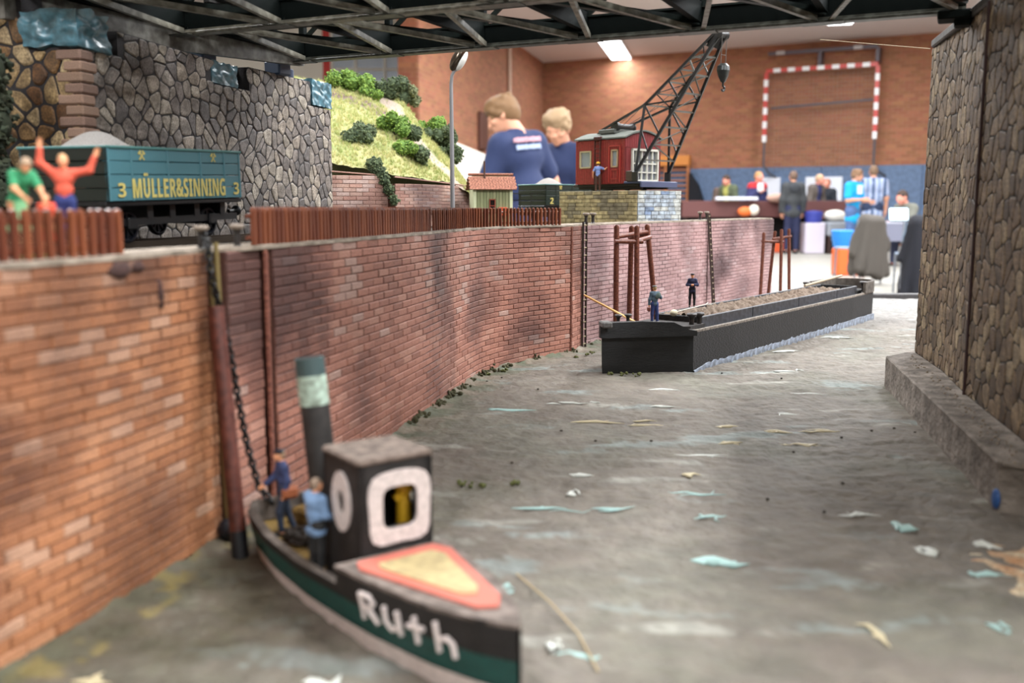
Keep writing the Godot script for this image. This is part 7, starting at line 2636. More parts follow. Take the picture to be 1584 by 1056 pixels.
# o: s scale, skin, yaw, lean, twist, armL/armR [upper, fore], legL/legR [thigh, shin], head [yaw, pitch, roll],
#    top [colour, sleeve 0..2, thick, length], legs [colour, skirt], shoes, hair [style, colour], hat [style, colour], hands [left, right], cell
func person(called: String, label: String, category: String, at: Vector3, o: Dictionary, group := "") -> Node3D:
	var s: float = o.get("s", 1.0)
	var t := thing(called, label, category, at, o.get("yaw", 0.0), group)
	var cell: float = o.get("cell", 0.017)
	var lean: Vector3 = o.get("lean", Vector3.UP).normalized()
	var twist: float = o.get("twist", 0.0)
	var legL: Array = o.get("legL", [Vector3(0.03, -1, 0.02), Vector3(0.0, -1, -0.03)])
	var legR: Array = o.get("legR", [Vector3(-0.03, -1, 0.0), Vector3(0.0, -1, -0.03)])
	var armL: Array = o.get("armL", [Vector3(0.22, -1, -0.02), Vector3(0.02, -1, 0.18)])
	var armR: Array = o.get("armR", [Vector3(-0.22, -1, -0.02), Vector3(-0.02, -1, 0.18)])
	var w: float = o.get("wide", 0.9)
	var hip := Vector3.ZERO
	var j := {}
	for q in [["L", 1.0, legL, armL], ["R", -1.0, legR, armR]]:
		var h := Vector3(q[1] * 0.088 * w, -0.02, 0)
		j["hip" + q[0]] = h
		j["kne" + q[0]] = h + (q[2][0] as Vector3).normalized() * 0.425
		j["ank" + q[0]] = j["kne" + q[0]] + (q[2][1] as Vector3).normalized() * 0.415
	var low := minf(j.ankL.y, j.ankR.y) - 0.085
	var up_from := Vector3(0, -low if not o.has("pelvis") else o.pelvis, 0)
	for k in j.keys():
		j[k] += up_from
	hip = up_from
	var bb := Basis(Vector3.UP, twist)
	var side := (bb * Vector3.RIGHT)
	side = (side - lean * side.dot(lean)).normalized()
	var fwd := side.cross(lean)
	var mid := hip + (Vector3.UP * 0.5 + lean * 0.5).normalized() * 0.20
	var chest := mid + lean * 0.20
	var neck := chest + lean * 0.135
	for q in [["L", 1.0, armL], ["R", -1.0, armR]]:
		j["sho" + q[0]] = chest + lean * 0.085 + side * q[1] * 0.175 * w
		j["elb" + q[0]] = j["sho" + q[0]] + (q[2][0] as Vector3).normalized() * 0.285
		j["wri" + q[0]] = j["elb" + q[0]] + (q[2][1] as Vector3).normalized() * 0.250
	var torso := [cap(hip + Vector3(-0.062 * w, 0.0, 0), hip + Vector3(0.062 * w, 0.0, 0), 0.110 * w), cap(mid - side * 0.055 * w, mid + side * 0.055 * w, 0.098 * w), cap(hip, mid, 0.10 * w), cap(chest - side * 0.075 * w, chest + side * 0.075 * w, 0.108 * w), cap(mid, chest, 0.104 * w), cap(j.shoL, j.shoR, 0.062), cap(chest, neck, 0.085, 0.058)]
	var arms := []
	for q in ["L", "R"]:
		arms.append(cap(j["sho" + q], j["elb" + q], 0.054, 0.042))
		arms.append(cap(j["elb" + q], j["wri" + q], 0.042, 0.029))
	var legs := []
	for q in ["L", "R"]:
		legs.append(cap(j["hip" + q], j["kne" + q], 0.086, 0.056))
		legs.append(cap(j["kne" + q] + (j["ank" + q] - j["kne" + q]) * 0.02, j["ank" + q], 0.056, 0.039))
	var feet := []
	for q in [["L", 0.12], ["R", -0.12]]:
		var toe: Vector3 = Vector3(q[1], 0, 1).normalized()
		feet.append(cap(j["ank" + q[0]] + Vector3(0, -0.045, -0.02), j["ank" + q[0]] + Vector3(0, -0.052, 0) + toe * 0.15, 0.036, 0.030))
	# the body, one surface, with head and hands of their own finer grids
	var sk: Color = o.get("skin", Color(0.62, 0.36, 0.25))
	var body := MB.new()
	var base := nets(torso + arms + legs + feet, cell, 48.0)
	body.add(base, Transform3D().scaled(Vector3.ONE * s), sk)
	var hd: Array = o.get("head", [0.0, 0.0, 0.0])
	var hb := look_basis(fwd, lean.lerp(Vector3.UP, 0.6).normalized()) * Basis.from_euler(Vector3(hd[1], hd[0], hd[2]))
	var hc := neck + lean * 0.045 + hb * Vector3(0, 0.112, 0.034)
	var hx := Transform3D(hb, hc)
	body.add(head_parts, Transform3D(Basis().scaled(Vector3.ONE * s), Vector3.ZERO) * hx, sk)
	var hands: Array = o.get("hands", ["relaxed", "relaxed"])
	for q in [["L", 1.0, armL, hands[0]], ["R", -1.0, armR, hands[1]]]:
		var d: Vector3 = -(j["wri" + q[0]] - j["elb" + q[0]]).normalized()
		var palm: Vector3 = o.get("palm" + q[0], -side * q[1] + fwd * 0.4)
		palm = (palm - d * palm.dot(d)).normalized()
		var x := d.cross(palm)
		var hbs := Basis(x * (1.0 if q[1] < 0 else -1.0), d, palm)
		body.add(hand_open if q[3] == "open" else hand_relaxed, Transform3D(Basis().scaled(Vector3.ONE * s), Vector3.ZERO) * Transform3D(hbs, j["wri" + q[0]]), sk)
	put("body", body, mat("skin", Color(1, 1, 1), 0.55, {"vc": true}), t)
	var eyes := MB.new()
	for sx in [-1.0, 1.0]:
		eyes.col = Color(0.75, 0.73, 0.7)
		eyes.ball(Transform3D(Basis().scaled(Vector3.ONE * s), Vector3.ZERO) * hx * Transform3D(Basis().scaled(Vector3(0.012, 0.0065, 0.008)), Vector3(sx * 0.030, 0.011, 0.0790)), 6, 8)
		eyes.col = Color(0.03, 0.025, 0.02)
		eyes.ball(Transform3D(Basis().scaled(Vector3.ONE * s), Vector3.ZERO) * hx * Transform3D(Basis().scaled(Vector3(0.0055, 0.0055, 0.004)), Vector3(sx * 0.030, 0.011, 0.0850)), 5, 7)
		eyes.col = o.get("hair", ["", Color(0.1, 0.07, 0.05)])[1] * 0.7
		eyes.ball(Transform3D(Basis().scaled(Vector3.ONE * s), Vector3.ZERO) * hx * Transform3D(Basis(Vector3(0, 0, 1), -0.1 * sx).scaled_local(Vector3(0.019, 0.0035, 0.006)), Vector3(sx * 0.030, 0.0330, 0.0800)), 5, 8)
	put("eyes", eyes, mat("eye", Color(1, 1, 1), 0.3, {"vc": true}), t)
	var sc := Transform3D(Basis().scaled(Vector3.ONE * s), Vector3.ZERO)
	if o.has("legs"):
		var l: Array = o.legs
		var pr := [cap(hip + Vector3(-0.062 * w, 0.0, 0), hip + Vector3(0.062 * w, 0.0, 0), 0.122 * w), cap(hip + Vector3(-0.05, 0.07, 0), hip + Vector3(0.05, 0.07, 0), 0.104 * w)]
		if l.size() > 1 and l[1]:
			for k in 5:
				var a := TAU * k / 5
				pr.append(cap(hip + Vector3(cos(a) * 0.04, 0, sin(a) * 0.03), hip + Vector3(cos(a) * 0.12, -0.45, sin(a) * 0.11), 0.08))
		else:
			for q in ["L", "R"]:
				pr.append(cap(j["hip" + q], j["kne" + q], 0.100, 0.072))
				pr.append(cap(j["kne" + q], j["ank" + q] + Vector3(0, 0.02, 0), 0.070, 0.060))
		var m := MB.new()
		m.add(nets(pr, cell, 55.0), sc, l[0])
		put("skirt" if l.size() > 1 and l[1] else "trousers", m, cloth_mat(), t)
	if o.has("top"):
		var tp: Array = o.top
		var th: float = tp[2]
		var pr := []
		for q in torso.slice(1):
			pr.append(cap(q[1], q[2], q[3] + th, q[4] + th * 0.8))
		pr[-1] = cap(chest, neck + lean * 0.004, 0.085 + th, 0.060 + th * 0.35)
		if tp[3] > 0.0:
			pr.append(cap(hip + Vector3(-0.062 * w, 0.05 - tp[3], 0), hip + Vector3(0.062 * w, 0.05 - tp[3], 0), 0.118 * w + th * 0.7))
		for q in ["L", "R"]:
			if tp[1] > 0:
				var f: float = 0.72 if tp[1] == 1 else 1.0
				pr.append(cap(j["sho" + q], j["sho" + q].lerp(j["elb" + q], f), 0.056 + th, (0.060 if tp[1] == 1 else 0.046) + th))
			if tp[1] > 1:
				pr.append(cap(j["elb" + q], j["elb" + q].lerp(j["wri" + q], 0.93), 0.045 + th, 0.036 + th))
		var m := MB.new()
		m.add(nets(pr, cell, 55.0), sc, tp[0])
		if o.has("paint"):
			o.paint.call(m, sc, hip, chest, neck, side, fwd, lean)
		put("jacket" if th > 0.016 else "shirt", m, cloth_mat(), t)
	if o.has("shoes"):
		var pr := []
		for q in feet:
			pr.append(cap(q[1], q[2] + (q[2] - q[1]) * 0.1, q[3] + 0.010, q[4] + 0.010))
		var m := MB.new()
		m.add(nets(pr, cell * 0.8, 70.0), sc, o.shoes)
		put("shoes", m, cloth_mat(), t)
	if o.has("hair"):
		var h: Array = o.hair
		var pr := [egg(Vector3(0, 0.046, -0.020), Vector3(0.083, 0.090, 0.096)), egg(Vector3(0, 0.005, -0.050), Vector3(0.076, 0.080, 0.068))]
		if h[0] == "fringe":
			pr.append(cap(Vector3(-0.055, 0.090, 0.050), Vector3(0.045, 0.088, 0.062), 0.026, 0.020))
			for k in 26:
				var a := k * 2.4
				var e := Vector3(cos(a) * 0.075, 0.055 + 0.055 * sin(k * 1.7), -0.012 + sin(a) * 0.085)
				pr.append(egg(e, Vector3(0.020, 0.016, 0.020)))
			pr.append(cap(Vector3(-0.070, 0.045, 0.040), Vector3(-0.070, 0.020, 0.015), 0.018))
			pr.append(cap(Vector3(0.070, 0.045, 0.040), Vector3(0.070, 0.020, 0.015), 0.018))
			pr.append(egg(Vector3(0, 0.080, -0.005), Vector3(0.080, 0.062, 0.088)))
		elif h[0] == "long":
			for sx in [-1.0, 1.0]:
				pr.append(cap(Vector3(sx * 0.070, 0.04, -0.01), Vector3(sx * 0.075, -0.10, -0.030), 0.026))
			pr.append(cap(Vector3(0, 0.0, -0.075), Vector3(0, -0.13, -0.085), 0.055))
			pr.append(cap(Vector3(-0.05, 0.095, 0.045), Vector3(0.05, 0.095, 0.045), 0.026))
		elif h[0] == "grey":
			pr.append(cap(Vector3(-0.078, 0.02, 0.0), Vector3(0.078, 0.02, 0.0), 0.012))
		var m := MB.new()
		m.add(nets(pr, maxf(cell * 0.55, 0.008), 110.0), sc * hx, h[1])
		if s > 0.5:
			for i in m.v.size():
				m.v[i] += m.n[i] * 0.008 * tone_noise.get_noise_3d(m.v[i].x * 70, m.v[i].y * 24, m.v[i].z * 70)
		put("hair", m, mat("hair", Color(1, 1, 1), 0.7, {"vc": true}), t)
	if o.has("hat"):
		var h: Array = o.hat
		var m := MB.new()
		m.col = h[1]
		var hat_at := sc * hx * Transform3D(Basis(Vector3.RIGHT, -0.12), Vector3(0, 0.062, -0.008))
		if h[0] == "cap":
			m.lathe([[0.088, -0.010], [0.092, 0.006], [0.103, 0.030], [0.106, 0.045], [0.090, 0.062], [0.05, 0.072], [0.0, 0.074]], hat_at, 20)
			m.ball(hat_at * Transform3D(Basis(Vector3.RIGHT, 0.25).scaled_local(Vector3(0.068, 0.007, 0.052)), Vector3(0, -0.006, 0.085)), 6, 14)
		else:
			m.lathe([[0.128, -0.004], [0.122, 0.004], [0.104, 0.012], [0.100, 0.040], [0.080, 0.078], [0.045, 0.098], [0.0, 0.104]], hat_at, 20)
		put("cap" if h[0] == "cap" else "helmet", m, mat("hat", Color(1, 1, 1), 0.45, {"vc": true}), t)
	t.set_meta("_j", [j, hip, chest, neck, side, fwd, lean, hx])
	return t

func joints(t: Node3D) -> Array:
	var a: Array = t.get_meta("_j")
	t.remove_meta("_j")
	return a

func cloth_mat() -> StandardMaterial3D:
	return mat("cloth", Color(1, 1, 1), 0.8, {"vc": true})

func lin(c: Color) -> Color:
	return c.srgb_to_linear()

func build_model_people() -> void:
	sculpt_shared_parts()
	var skin := lin(Color(0.86, 0.60, 0.44))
	var p: Node3D
	# on the near quay
	p = person("person", "model man in an orange-red pullover waving both raised arms behind the picket fence", "model figure", V(-0.0928, QUAY + 0.0011, 0.2035), {"s": K * 1.02, "skin": skin, "yaw": 0.35, "cell": 0.013,
		"armL": [Vector3(0.85, 0.18, 0.25), Vector3(0.42, 1.0, 0.05)], "armR": [Vector3(-0.75, 0.62, 0.15), Vector3(0.10, 1.0, 0.10)], "hands": ["open", "open"], "palmL": Vector3(-0.2, 0, 1), "palmR": Vector3(0.2, 0, 1),
		"top": [lin(Color(0.84, 0.36, 0.27)), 2, 0.014, 0.0], "legs": [lin(Color(0.16, 0.20, 0.42))], "shoes": lin(Color(0.15, 0.1, 0.08)), "hair": ["short", lin(Color(0.78, 0.60, 0.42))]})
	joints(p)
	p = person("person", "model woman in a green top bending forward at the fence beside the waving man", "model figure", V(-0.0948, QUAY + 0.0011, 0.1880), {"s": K, "skin": skin, "yaw": 0.95, "cell": 0.013, "lean": Vector3(0.0, 1, 0.55), "head": [-0.2, 0.25, 0.0],
		"armL": [Vector3(0.15, -0.8, 0.55), Vector3(-0.15, -0.7, 0.7)], "armR": [Vector3(-0.25, -0.8, 0.55), Vector3(0.1, -0.5, 0.8)],
		"top": [lin(Color(0.20, 0.54, 0.36)), 1, 0.014, 0.03], "legs": [lin(Color(0.52, 0.76, 0.55)), true], "shoes": lin(Color(0.2, 0.6, 0.3)), "hair": ["long", lin(Color(0.62, 0.52, 0.42))]})
	joints(p)
	p = person("person", "model child in a coral dress crouching at the fence beside the bending woman", "model figure", V(-0.0925, QUAY + 0.0011, 0.1945), {"s": K * 0.62, "skin": skin, "yaw": 0.6, "cell": 0.016, "head": [0.0, 0.1, 0.0],
		"top": [lin(Color(0.85, 0.32, 0.22)), 1, 0.014, 0.05], "legs": [lin(Color(0.85, 0.32, 0.22)), true], "shoes": lin(Color(0.25, 0.65, 0.35)), "hair": ["short", lin(Color(0.5, 0.36, 0.25))]})
	joints(p)
	# tug
	var tf := tug_frame()
	p = person("person", "model sailor with cap and brown shoulder bag walking on the tug's after deck", "model figure", tf * Vector3(0.0850, 0.0073, -0.0035), {"s": K * 1.02, "skin": skin, "yaw": -1.15, "cell": 0.014,
		"legL": [Vector3(0.02, -1, 0.30), Vector3(0.0, -1, -0.05)], "legR": [Vector3(-0.02, -1, -0.12), Vector3(0, -1, -0.32)], "lean": Vector3(0, 1, 0.08), "armL": [Vector3(0.16, -1, -0.20), Vector3(0.0, -1, 0.25)], "armR": [Vector3(-0.15, -0.9, 0.35), Vector3(0.05, -0.5, 0.8)],
		"top": [lin(Color(0.19, 0.22, 0.36)), 2, 0.020, 0.10], "legs": [lin(Color(0.15, 0.18, 0.24))], "shoes": lin(Color(0.06, 0.05, 0.05)), "hair": ["short", lin(Color(0.55, 0.45, 0.35))], "hat": ["cap", lin(Color(0.10, 0.11, 0.15))]})
	var J := joints(p)
	var b := MB.new()
	var hp: Vector3 = (J[1] + Vector3(0.19, -0.02, -0.08)) * K
	b.box(Transform3D(Basis(Vector3.UP, 0.2), hp), Vector3(0.13, 0.26, 0.36) * K, 0.0008)
	put("shoulder_bag", b, mat("bag_brown", Color(0.55, 0.30, 0.17), 0.7), p)
	p = person("person", "model man in a pale blue shirt and dark trousers standing against the tug's wheelhouse", "model figure", tf * Vector3(0.0548, 0.0073, -0.0096), {"s": K * 1.05, "skin": skin, "yaw": 2.4, "cell": 0.014, "wide": 1.05,
		"armL": [Vector3(0.12, -1, 0.15), Vector3(-0.3, -0.4, 0.8)], "armR": [Vector3(-0.12, -1, 0.15), Vector3(0.3, -0.4, 0.8)],
		"top": [lin(Color(0.42, 0.53, 0.66)), 2, 0.020, 0.12], "legs": [lin(Color(0.09, 0.09, 0.09))], "shoes": lin(Color(0.05, 0.05, 0.05)), "hair": ["short", lin(Color(0.5, 0.42, 0.35))]})
	joints(p)
	# barge
	var bf := barge_frame()
	p = person("person", "model bargeman seen from behind with a grey bundle on the barge's bow", "model figure", bf * Vector3(0.0285, 0.0232, 0.0140), {"s": K, "skin": skin, "yaw": 3.35, "cell": 0.016,
		"armL": [Vector3(0.28, -1, 0.05), Vector3(0.05, -1, 0.10)], "armR": [Vector3(-0.45, -0.6, 0.25), Vector3(0.25, 0.5, 0.35)], "legL": [Vector3(0.06, -1, 0.03), Vector3(0, -1, 0)], "legR": [Vector3(-0.10, -1, 0.0), Vector3(-0.02, -1, -0.05)],
		"top": [lin(Color(0.28, 0.35, 0.40)), 2, 0.016, 0.05], "legs": [lin(Color(0.19, 0.23, 0.42))], "shoes": lin(Color(0.05, 0.05, 0.05)), "hair": ["short", lin(Color(0.6, 0.5, 0.35))], "hat": ["cap", lin(Color(0.17, 0.19, 0.19))]})
	J = joints(p)
	b = MB.new()
	b.ball(Transform3D(Basis(Vector3(0, 0, 1), 0.5).scaled_local(Vector3(0.11, 0.17, 0.10) * K), (J[2] + Vector3(-0.10, -0.02, -0.15)) * K), 8, 10)
	put("bundle", b, mat("bundle_grey", Color(0.30, 0.36, 0.34), 0.85), p)
	b = MB.new()
	b.box(Transform3D(Basis(), (J[0].wriL + Vector3(0.01, -0.20, 0.0)) * K), Vector3(0.10, 0.22, 0.26) * K, 0.0005)
	put("handbag", b, mat("handbag_red", Color(0.42, 0.22, 0.18), 0.6), p)
	p = person("person", "model skipper in a dark blue jacket and cap on the barge's far side", "model figure", bf * Vector3(0.0950, 0.0263, 0.0018), {"s": K * 0.95, "skin": skin, "yaw": -0.15, "cell": 0.016,
		"armL": [Vector3(0.40, -0.9, 0.0), Vector3(-0.75, 0.10, 0.65)], "armR": [Vector3(-0.40, -0.9, 0.0), Vector3(0.75, 0.0, 0.65)], "legL": [Vector3(0.10, -1, 0), Vector3(0, -1, 0)], "legR": [Vector3(-0.08, -1, 0), Vector3(0, -1, 0)],
		"top": [lin(Color(0.16, 0.18, 0.30)), 2, 0.022, 0.14], "legs": [lin(Color(0.13, 0.13, 0.15))], "shoes": lin(Color(0.04, 0.04, 0.04)), "hair": ["short", lin(Color(0.35, 0.28, 0.2))], "hat": ["cap", lin(Color(0.12, 0.12, 0.13))]})
	joints(p)
	# crane
	var cf := crane_frame()
	p = person("person", "model worker in a yellow helmet reaching for the crane cabin's door", "model figure", cf * Vector3(-0.0205, 0.0001, 0.0048), {"s": K * 1.05, "skin": skin, "yaw": 2.75, "cell": 0.016,
		"armL": [Vector3(0.5, -0.85, -0.05), Vector3(0.15, -1, 0.15)], "armR": [Vector3(-0.75, -0.35, 0.35), Vector3(-0.55, 0.55, 0.45)], "legL": [Vector3(0.10, -1, 0.05), Vector3(0, -1, -0.05)], "legR": [Vector3(-0.10, -1, 0), Vector3(0, -1, 0)], "hands": ["relaxed", "open"],
		"top": [lin(Color(0.46, 0.54, 0.74)), 1, 0.014, 0.03], "legs": [lin(Color(0.30, 0.19, 0.14))], "shoes": lin(Color(0.12, 0.08, 0.06)), "hair": ["short", lin(Color(0.3, 0.2, 0.15))], "hat": ["helmet", lin(Color(0.88, 0.66, 0.10))]})
	joints(p)

func build_hall_people() -> void:
	var skin := lin(Color(0.80, 0.58, 0.47))
	var pink := lin(Color(0.86, 0.58, 0.50))
	var navy := lin(Color(0.12, 0.17, 0.32))
	var p: Node3D
	var b: MB
	# the two boys
	p = person("person", "boy with glasses seen from behind in a navy polo shirt with two printed lines", "person", V(0.110, -1.0, 6.15), {"skin": skin, "yaw": 3.75, "cell": 0.014, "wide": 0.74, "s": 0.975, "lean": Vector3(0.10, 1, 0.20), "head": [0.75, 0.30, 0.05],
		"armL": [Vector3(0.30, -1, 0.22), Vector3(0.0, -0.6, 0.75)], "armR": [Vector3(-0.62, -1, 0.05), Vector3(-0.25, -1, 0.35)],
		"top": [navy, 1, 0.018, 0.16], "legs": [lin(Color(0.13, 0.16, 0.30))], "shoes": lin(Color(0.1, 0.1, 0.1)), "hair": ["fringe", lin(Color(0.46, 0.34, 0.22))]})
	var J := joints(p)
	# illegible print: two rows of small marks that lie on the cloth
	var bk: Vector3 = -J[5]
	for q in [[0.055, 0.205, Color(0.80, 0.62, 0.66)], [0.008, 0.185, Color(0.66, 0.72, 0.84)]]:
		b = MB.new()
		var r := RandomNumberGenerator.new()
		r.seed = 3
		var x: float = -q[1] / 2 + 0.01
		while x < q[1] / 2 + 0.01:
			var w := r.randf_range(0.006, 0.013)
			var c: Vector3 = J[2] + J[6] * (q[0] + 0.035) + J[4] * x + bk * (0.118 - 0.35 * x * x)
			b.box(Transform3D(Basis(J[4], J[6], J[4].cross(J[6])), c * 0.975), Vector3(w, r.randf_range(0.022, 0.034), 0.012), 0.001)
			x += w + 0.003
		put("shirt_print", b, mat("print_%d" % int(q[1] * 1000), q[2], 0.8), p)
	b = MB.new()
	for sx in [-1.0, 1.0]:
		b.tube([J[7] * Vector3(sx * 0.076, 0.012, 0.0), J[7] * Vector3(sx * 0.070, 0.014, 0.075), J[7] * Vector3(sx * 0.055, 0.014, 0.096)], 0.002, 5)
		var ring := []
		for k in 13:
			ring.append(J[7] * Vector3(sx * 0.031 + 0.023 * cos(TAU * k / 12), 0.010 + 0.015 * sin(TAU * k / 12), 0.099))
		b.tube(ring, 0.0016, 4, false)
	put("glasses", b, mat("glasses_grey", Color(0.25, 0.26, 0.28), 0.3, {"metal": 0.6}), p)
	p = person("person", "fair-haired boy looking down, with a white badge on his navy polo shirt", "person", V(0.375, -1.0, 6.95), {"skin": skin, "yaw": -0.35, "cell": 0.014, "wide": 0.80, "s": 0.955, "lean": Vector3(0.0, 1, 0.16), "head": [-0.12, 0.30, 0.0],
		"armL": [Vector3(0.20, -1, 0.15), Vector3(-0.1, -0.6, 0.75)], "armR": [Vector3(-0.22, -1, 0.15), Vector3(0.15, -0.6, 0.75)],
		"top": [navy, 1, 0.016, 0.16], "legs": [lin(Color(0.13, 0.16, 0.30))], "shoes": lin(Color(0.1, 0.1, 0.1)), "hair": ["fringe", lin(Color(0.60, 0.50, 0.38))]})
	J = joints(p)
	b = MB.new()
	var c: Vector3 = (J[2] - J[6] * 0.135 + J[4] * -0.030 + J[5] * 0.128) * 0.955
	b.box(Transform3D(Basis(J[4], J[6], J[4].cross(J[6])), c), Vector3(0.085, 0.055, 0.006), 0.001)
	put("badge", b, mat("badge_white", Color(0.83, 0.86, 0.9), 0.5), p)
	b = MB.new()
	b.bar(c + J[6] * 0.028, c + J[6] * 0.075, 0.014, 0.006)
	put("badge_clip", b, mat("badge_clip", Color(0.55, 0.57, 0.6), 0.4), p)
	# visitors by the far tables
	var far := 0.026
	p = person("person", "person in a brown top bending low over the long table's left part", "person", V(4.98, -1.0, 23.9), {"skin": pink, "yaw": 0.5, "cell": far, "lean": Vector3(0.15, 1, 0.35), "head": [0.3, 0.3, 0], "s": 0.97,
		"top": [lin(Color(0.38, 0.32, 0.29)), 2, 0.022, 0.1], "legs": [lin(Color(0.15, 0.15, 0.2))], "shoes": lin(Color(0.1, 0.1, 0.1)), "hair": ["grey", lin(Color(0.55, 0.40, 0.34))]}, "visitors at the far tables")
	joints(p)
	p = person("person", "dark-haired man in an olive jacket over a yellow-green shirt behind the long table", "person", V(5.12, -1.0, 23.0), {"skin": pink, "yaw": -0.9, "cell": far, "lean": Vector3(0, 1, 0.18), "head": [0.1, 0.3, 0],
		"top": [lin(Color(0.33, 0.36, 0.27)), 2, 0.026, 0.12], "legs": [lin(Color(0.15, 0.15, 0.2))], "shoes": lin(Color(0.1, 0.1, 0.1)), "hair": ["short", lin(Color(0.25, 0.17, 0.13))],
		"paint": func(m: MB, _sc, _h, _c, _n, _s, _f, _l) -> void:
			for i in m.v.size():
				if m.v[i].z > 0.06 and absf(m.v[i].x) < 0.07:
					m.c[i] = lin(Color(0.66, 0.66, 0.36))}, "visitors at the far tables")
	joints(p)
	p = person("person", "fair-haired man in a navy jacket with red shoulders behind the long table", "person", V(5.72, -1.0, 22.9), {"skin": pink, "yaw": 0.35, "cell": far, "s": 1.03, "head": [0.3, 0.1, 0],
		"armR": [Vector3(-0.3, -1, 0.1), Vector3(0.7, 0.6, 0.6)],
		"top": [lin(Color(0.17, 0.19, 0.36)), 2, 0.026, 0.12], "legs": [lin(Color(0.15, 0.15, 0.2))], "shoes": lin(Color(0.1, 0.1, 0.1)), "hair": ["short", lin(Color(0.72, 0.55, 0.36))],
		"paint": func(m: MB, _sc, _h, ch: Vector3, _n, _s, _f, _l) -> void:
			for i in m.v.size():
				if m.v[i].y > ch.y * 1.03 + 0.04:
					m.c[i] = lin(Color(0.70, 0.16, 0.18))}, "visitors at the far tables")
	J = joints(p)
	b = MB.new()
	b.box(Transform3D(Basis(Vector3.UP, 0.3), (J[2] + J[6] * 0.06 + J[5] * 0.22 + J[4] * -0.06) * 1.03), Vector3(0.19, 0.20, 0.06), 0.02)
	put("white_cup", b, mat("cup_white", Color(0.9, 0.9, 0.92), 0.5), p)
	p = person("person", "person in a dark grey hooded top standing before the long table", "person", V(6.05, -1.0, 21.1), {"skin": skin, "yaw": 3.14, "cell": 0.022, "head": [0.0, 0.12, 0],
		"top": [lin(Color(0.22, 0.23, 0.25)), 2, 0.032, 0.12], "legs": [lin(Color(0.12, 0.15, 0.26))], "shoes": lin(Color(0.07, 0.08, 0.12)), "hair": ["short", lin(Color(0.42, 0.33, 0.27))]}, "visitors at the far tables")
	J = joints(p)
	b = MB.new()
	b.ball(Transform3D(Basis().scaled(Vector3(0.13, 0.11, 0.07)), J[2] + J[6] * 0.05 - J[5] * 0.12), 8, 12)
	put("hood", b, mat("hood_grey", Color(0.20, 0.21, 0.23), 0.9), p)
	p = person("person", "grey-haired man in an open brown jacket over a dark blue shirt", "person", V(7.05, -1.0, 22.9), {"skin": pink, "yaw": 0.55, "cell": far, "lean": Vector3(0.05, 1, 0.15), "head": [0.4, 0.1, 0],
		"top": [lin(Color(0.36, 0.33, 0.31)), 2, 0.030, 0.12], "legs": [lin(Color(0.15, 0.15, 0.2))], "shoes": lin(Color(0.1, 0.1, 0.1)), "hair": ["grey", lin(Color(0.74, 0.62, 0.50))],
		"paint": func(m: MB, _sc, _h, _c, _n, _s, _f, _l) -> void:
			for i in m.v.size():
				if m.v[i].z > 0.07 and absf(m.v[i].x) < 0.06:
					m.c[i] = lin(Color(0.16, 0.19, 0.36))}, "visitors at the far tables")
	joints(p)
	p = person("person", "man in a black top raising a hand to his face beside the grey-haired man", "person", V(7.62, -1.0, 23.7), {"skin": pink, "yaw": -0.9, "cell": far, "s": 0.95, "head": [0, 0.1, 0], "armR": [Vector3(-0.5, -0.6, 0.4), Vector3(0.35, 1, 0.5)],
		"top": [lin(Color(0.13, 0.14, 0.17)), 2, 0.026, 0.12], "legs": [lin(Color(0.12, 0.12, 0.15))], "shoes": lin(Color(0.1, 0.1, 0.1)), "hair": ["grey", lin(Color(0.66, 0.44, 0.36))]}, "visitors at the far tables")
	joints(p)
	p = person("person", "boy in a bright blue T-shirt and jeans with a white chest print", "person", V(6.62, -1.0, 19.0), {"skin": skin, "yaw": 0.65, "cell": 0.022, "s": 0.975, "head": [0.5, 0.15, 0], "armL": [Vector3(0.3, -1, 0.05), Vector3(-0.2, -0.1, 0.9)], "armR": [Vector3(-0.25, -1, 0.1), Vector3(0.55, 0.05, 0.8)],
		"top": [lin(Color(0.05, 0.60, 0.84)), 1, 0.026, 0.20], "legs": [lin(Color(0.28, 0.38, 0.56))], "shoes": lin(Color(0.1, 0.1, 0.1)), "hair": ["fringe", lin(Color(0.50, 0.38, 0.28))]}, "visitors at the far tables")
	J = joints(p)
	b = MB.new()
	b.box(Transform3D(Basis(J[4], J[6], J[4].cross(J[6])), (J[2] + J[6] * 0.02 + J[5] * 0.134) * 0.975), Vector3(0.17, 0.17, 0.012), 0.004)
	put("chest_print", b, mat("print_white", Color(0.85, 0.93, 0.97), 0.7), p)
	p = person("person", "tall man in a pale checked shirt seen from behind", "person", V(7.36, -1.0, 20.0), {"skin": skin, "yaw": 2.9, "cell": 0.020, "s": 1.04, "head": [0.1, 0.1, 0], "wide": 1.08,
		"top": [lin(Color(0.62, 0.66, 0.76)), 1, 0.026, 0.18], "legs": [lin(Color(0.13, 0.17, 0.28))], "shoes": lin(Color(0.1, 0.1, 0.1)), "hair": ["short", lin(Color(0.46, 0.36, 0.28))],
		"paint": func(m: MB, _sc, _h, _c, _n, _s, _f, _l) -> void:
			for i in m.v.size():
				var on := int(floor((m.v[i].x + 2.0) / 0.055)) % 2 == 0
				if on:
					m.c[i] = lin(Color(0.25, 0.32, 0.45)) if int(floor((m.v[i].x + 2.0) / 0.11)) % 2 == 0 else lin(Color(0.42, 0.50, 0.64))}, "visitors at the far tables")
	joints(p)
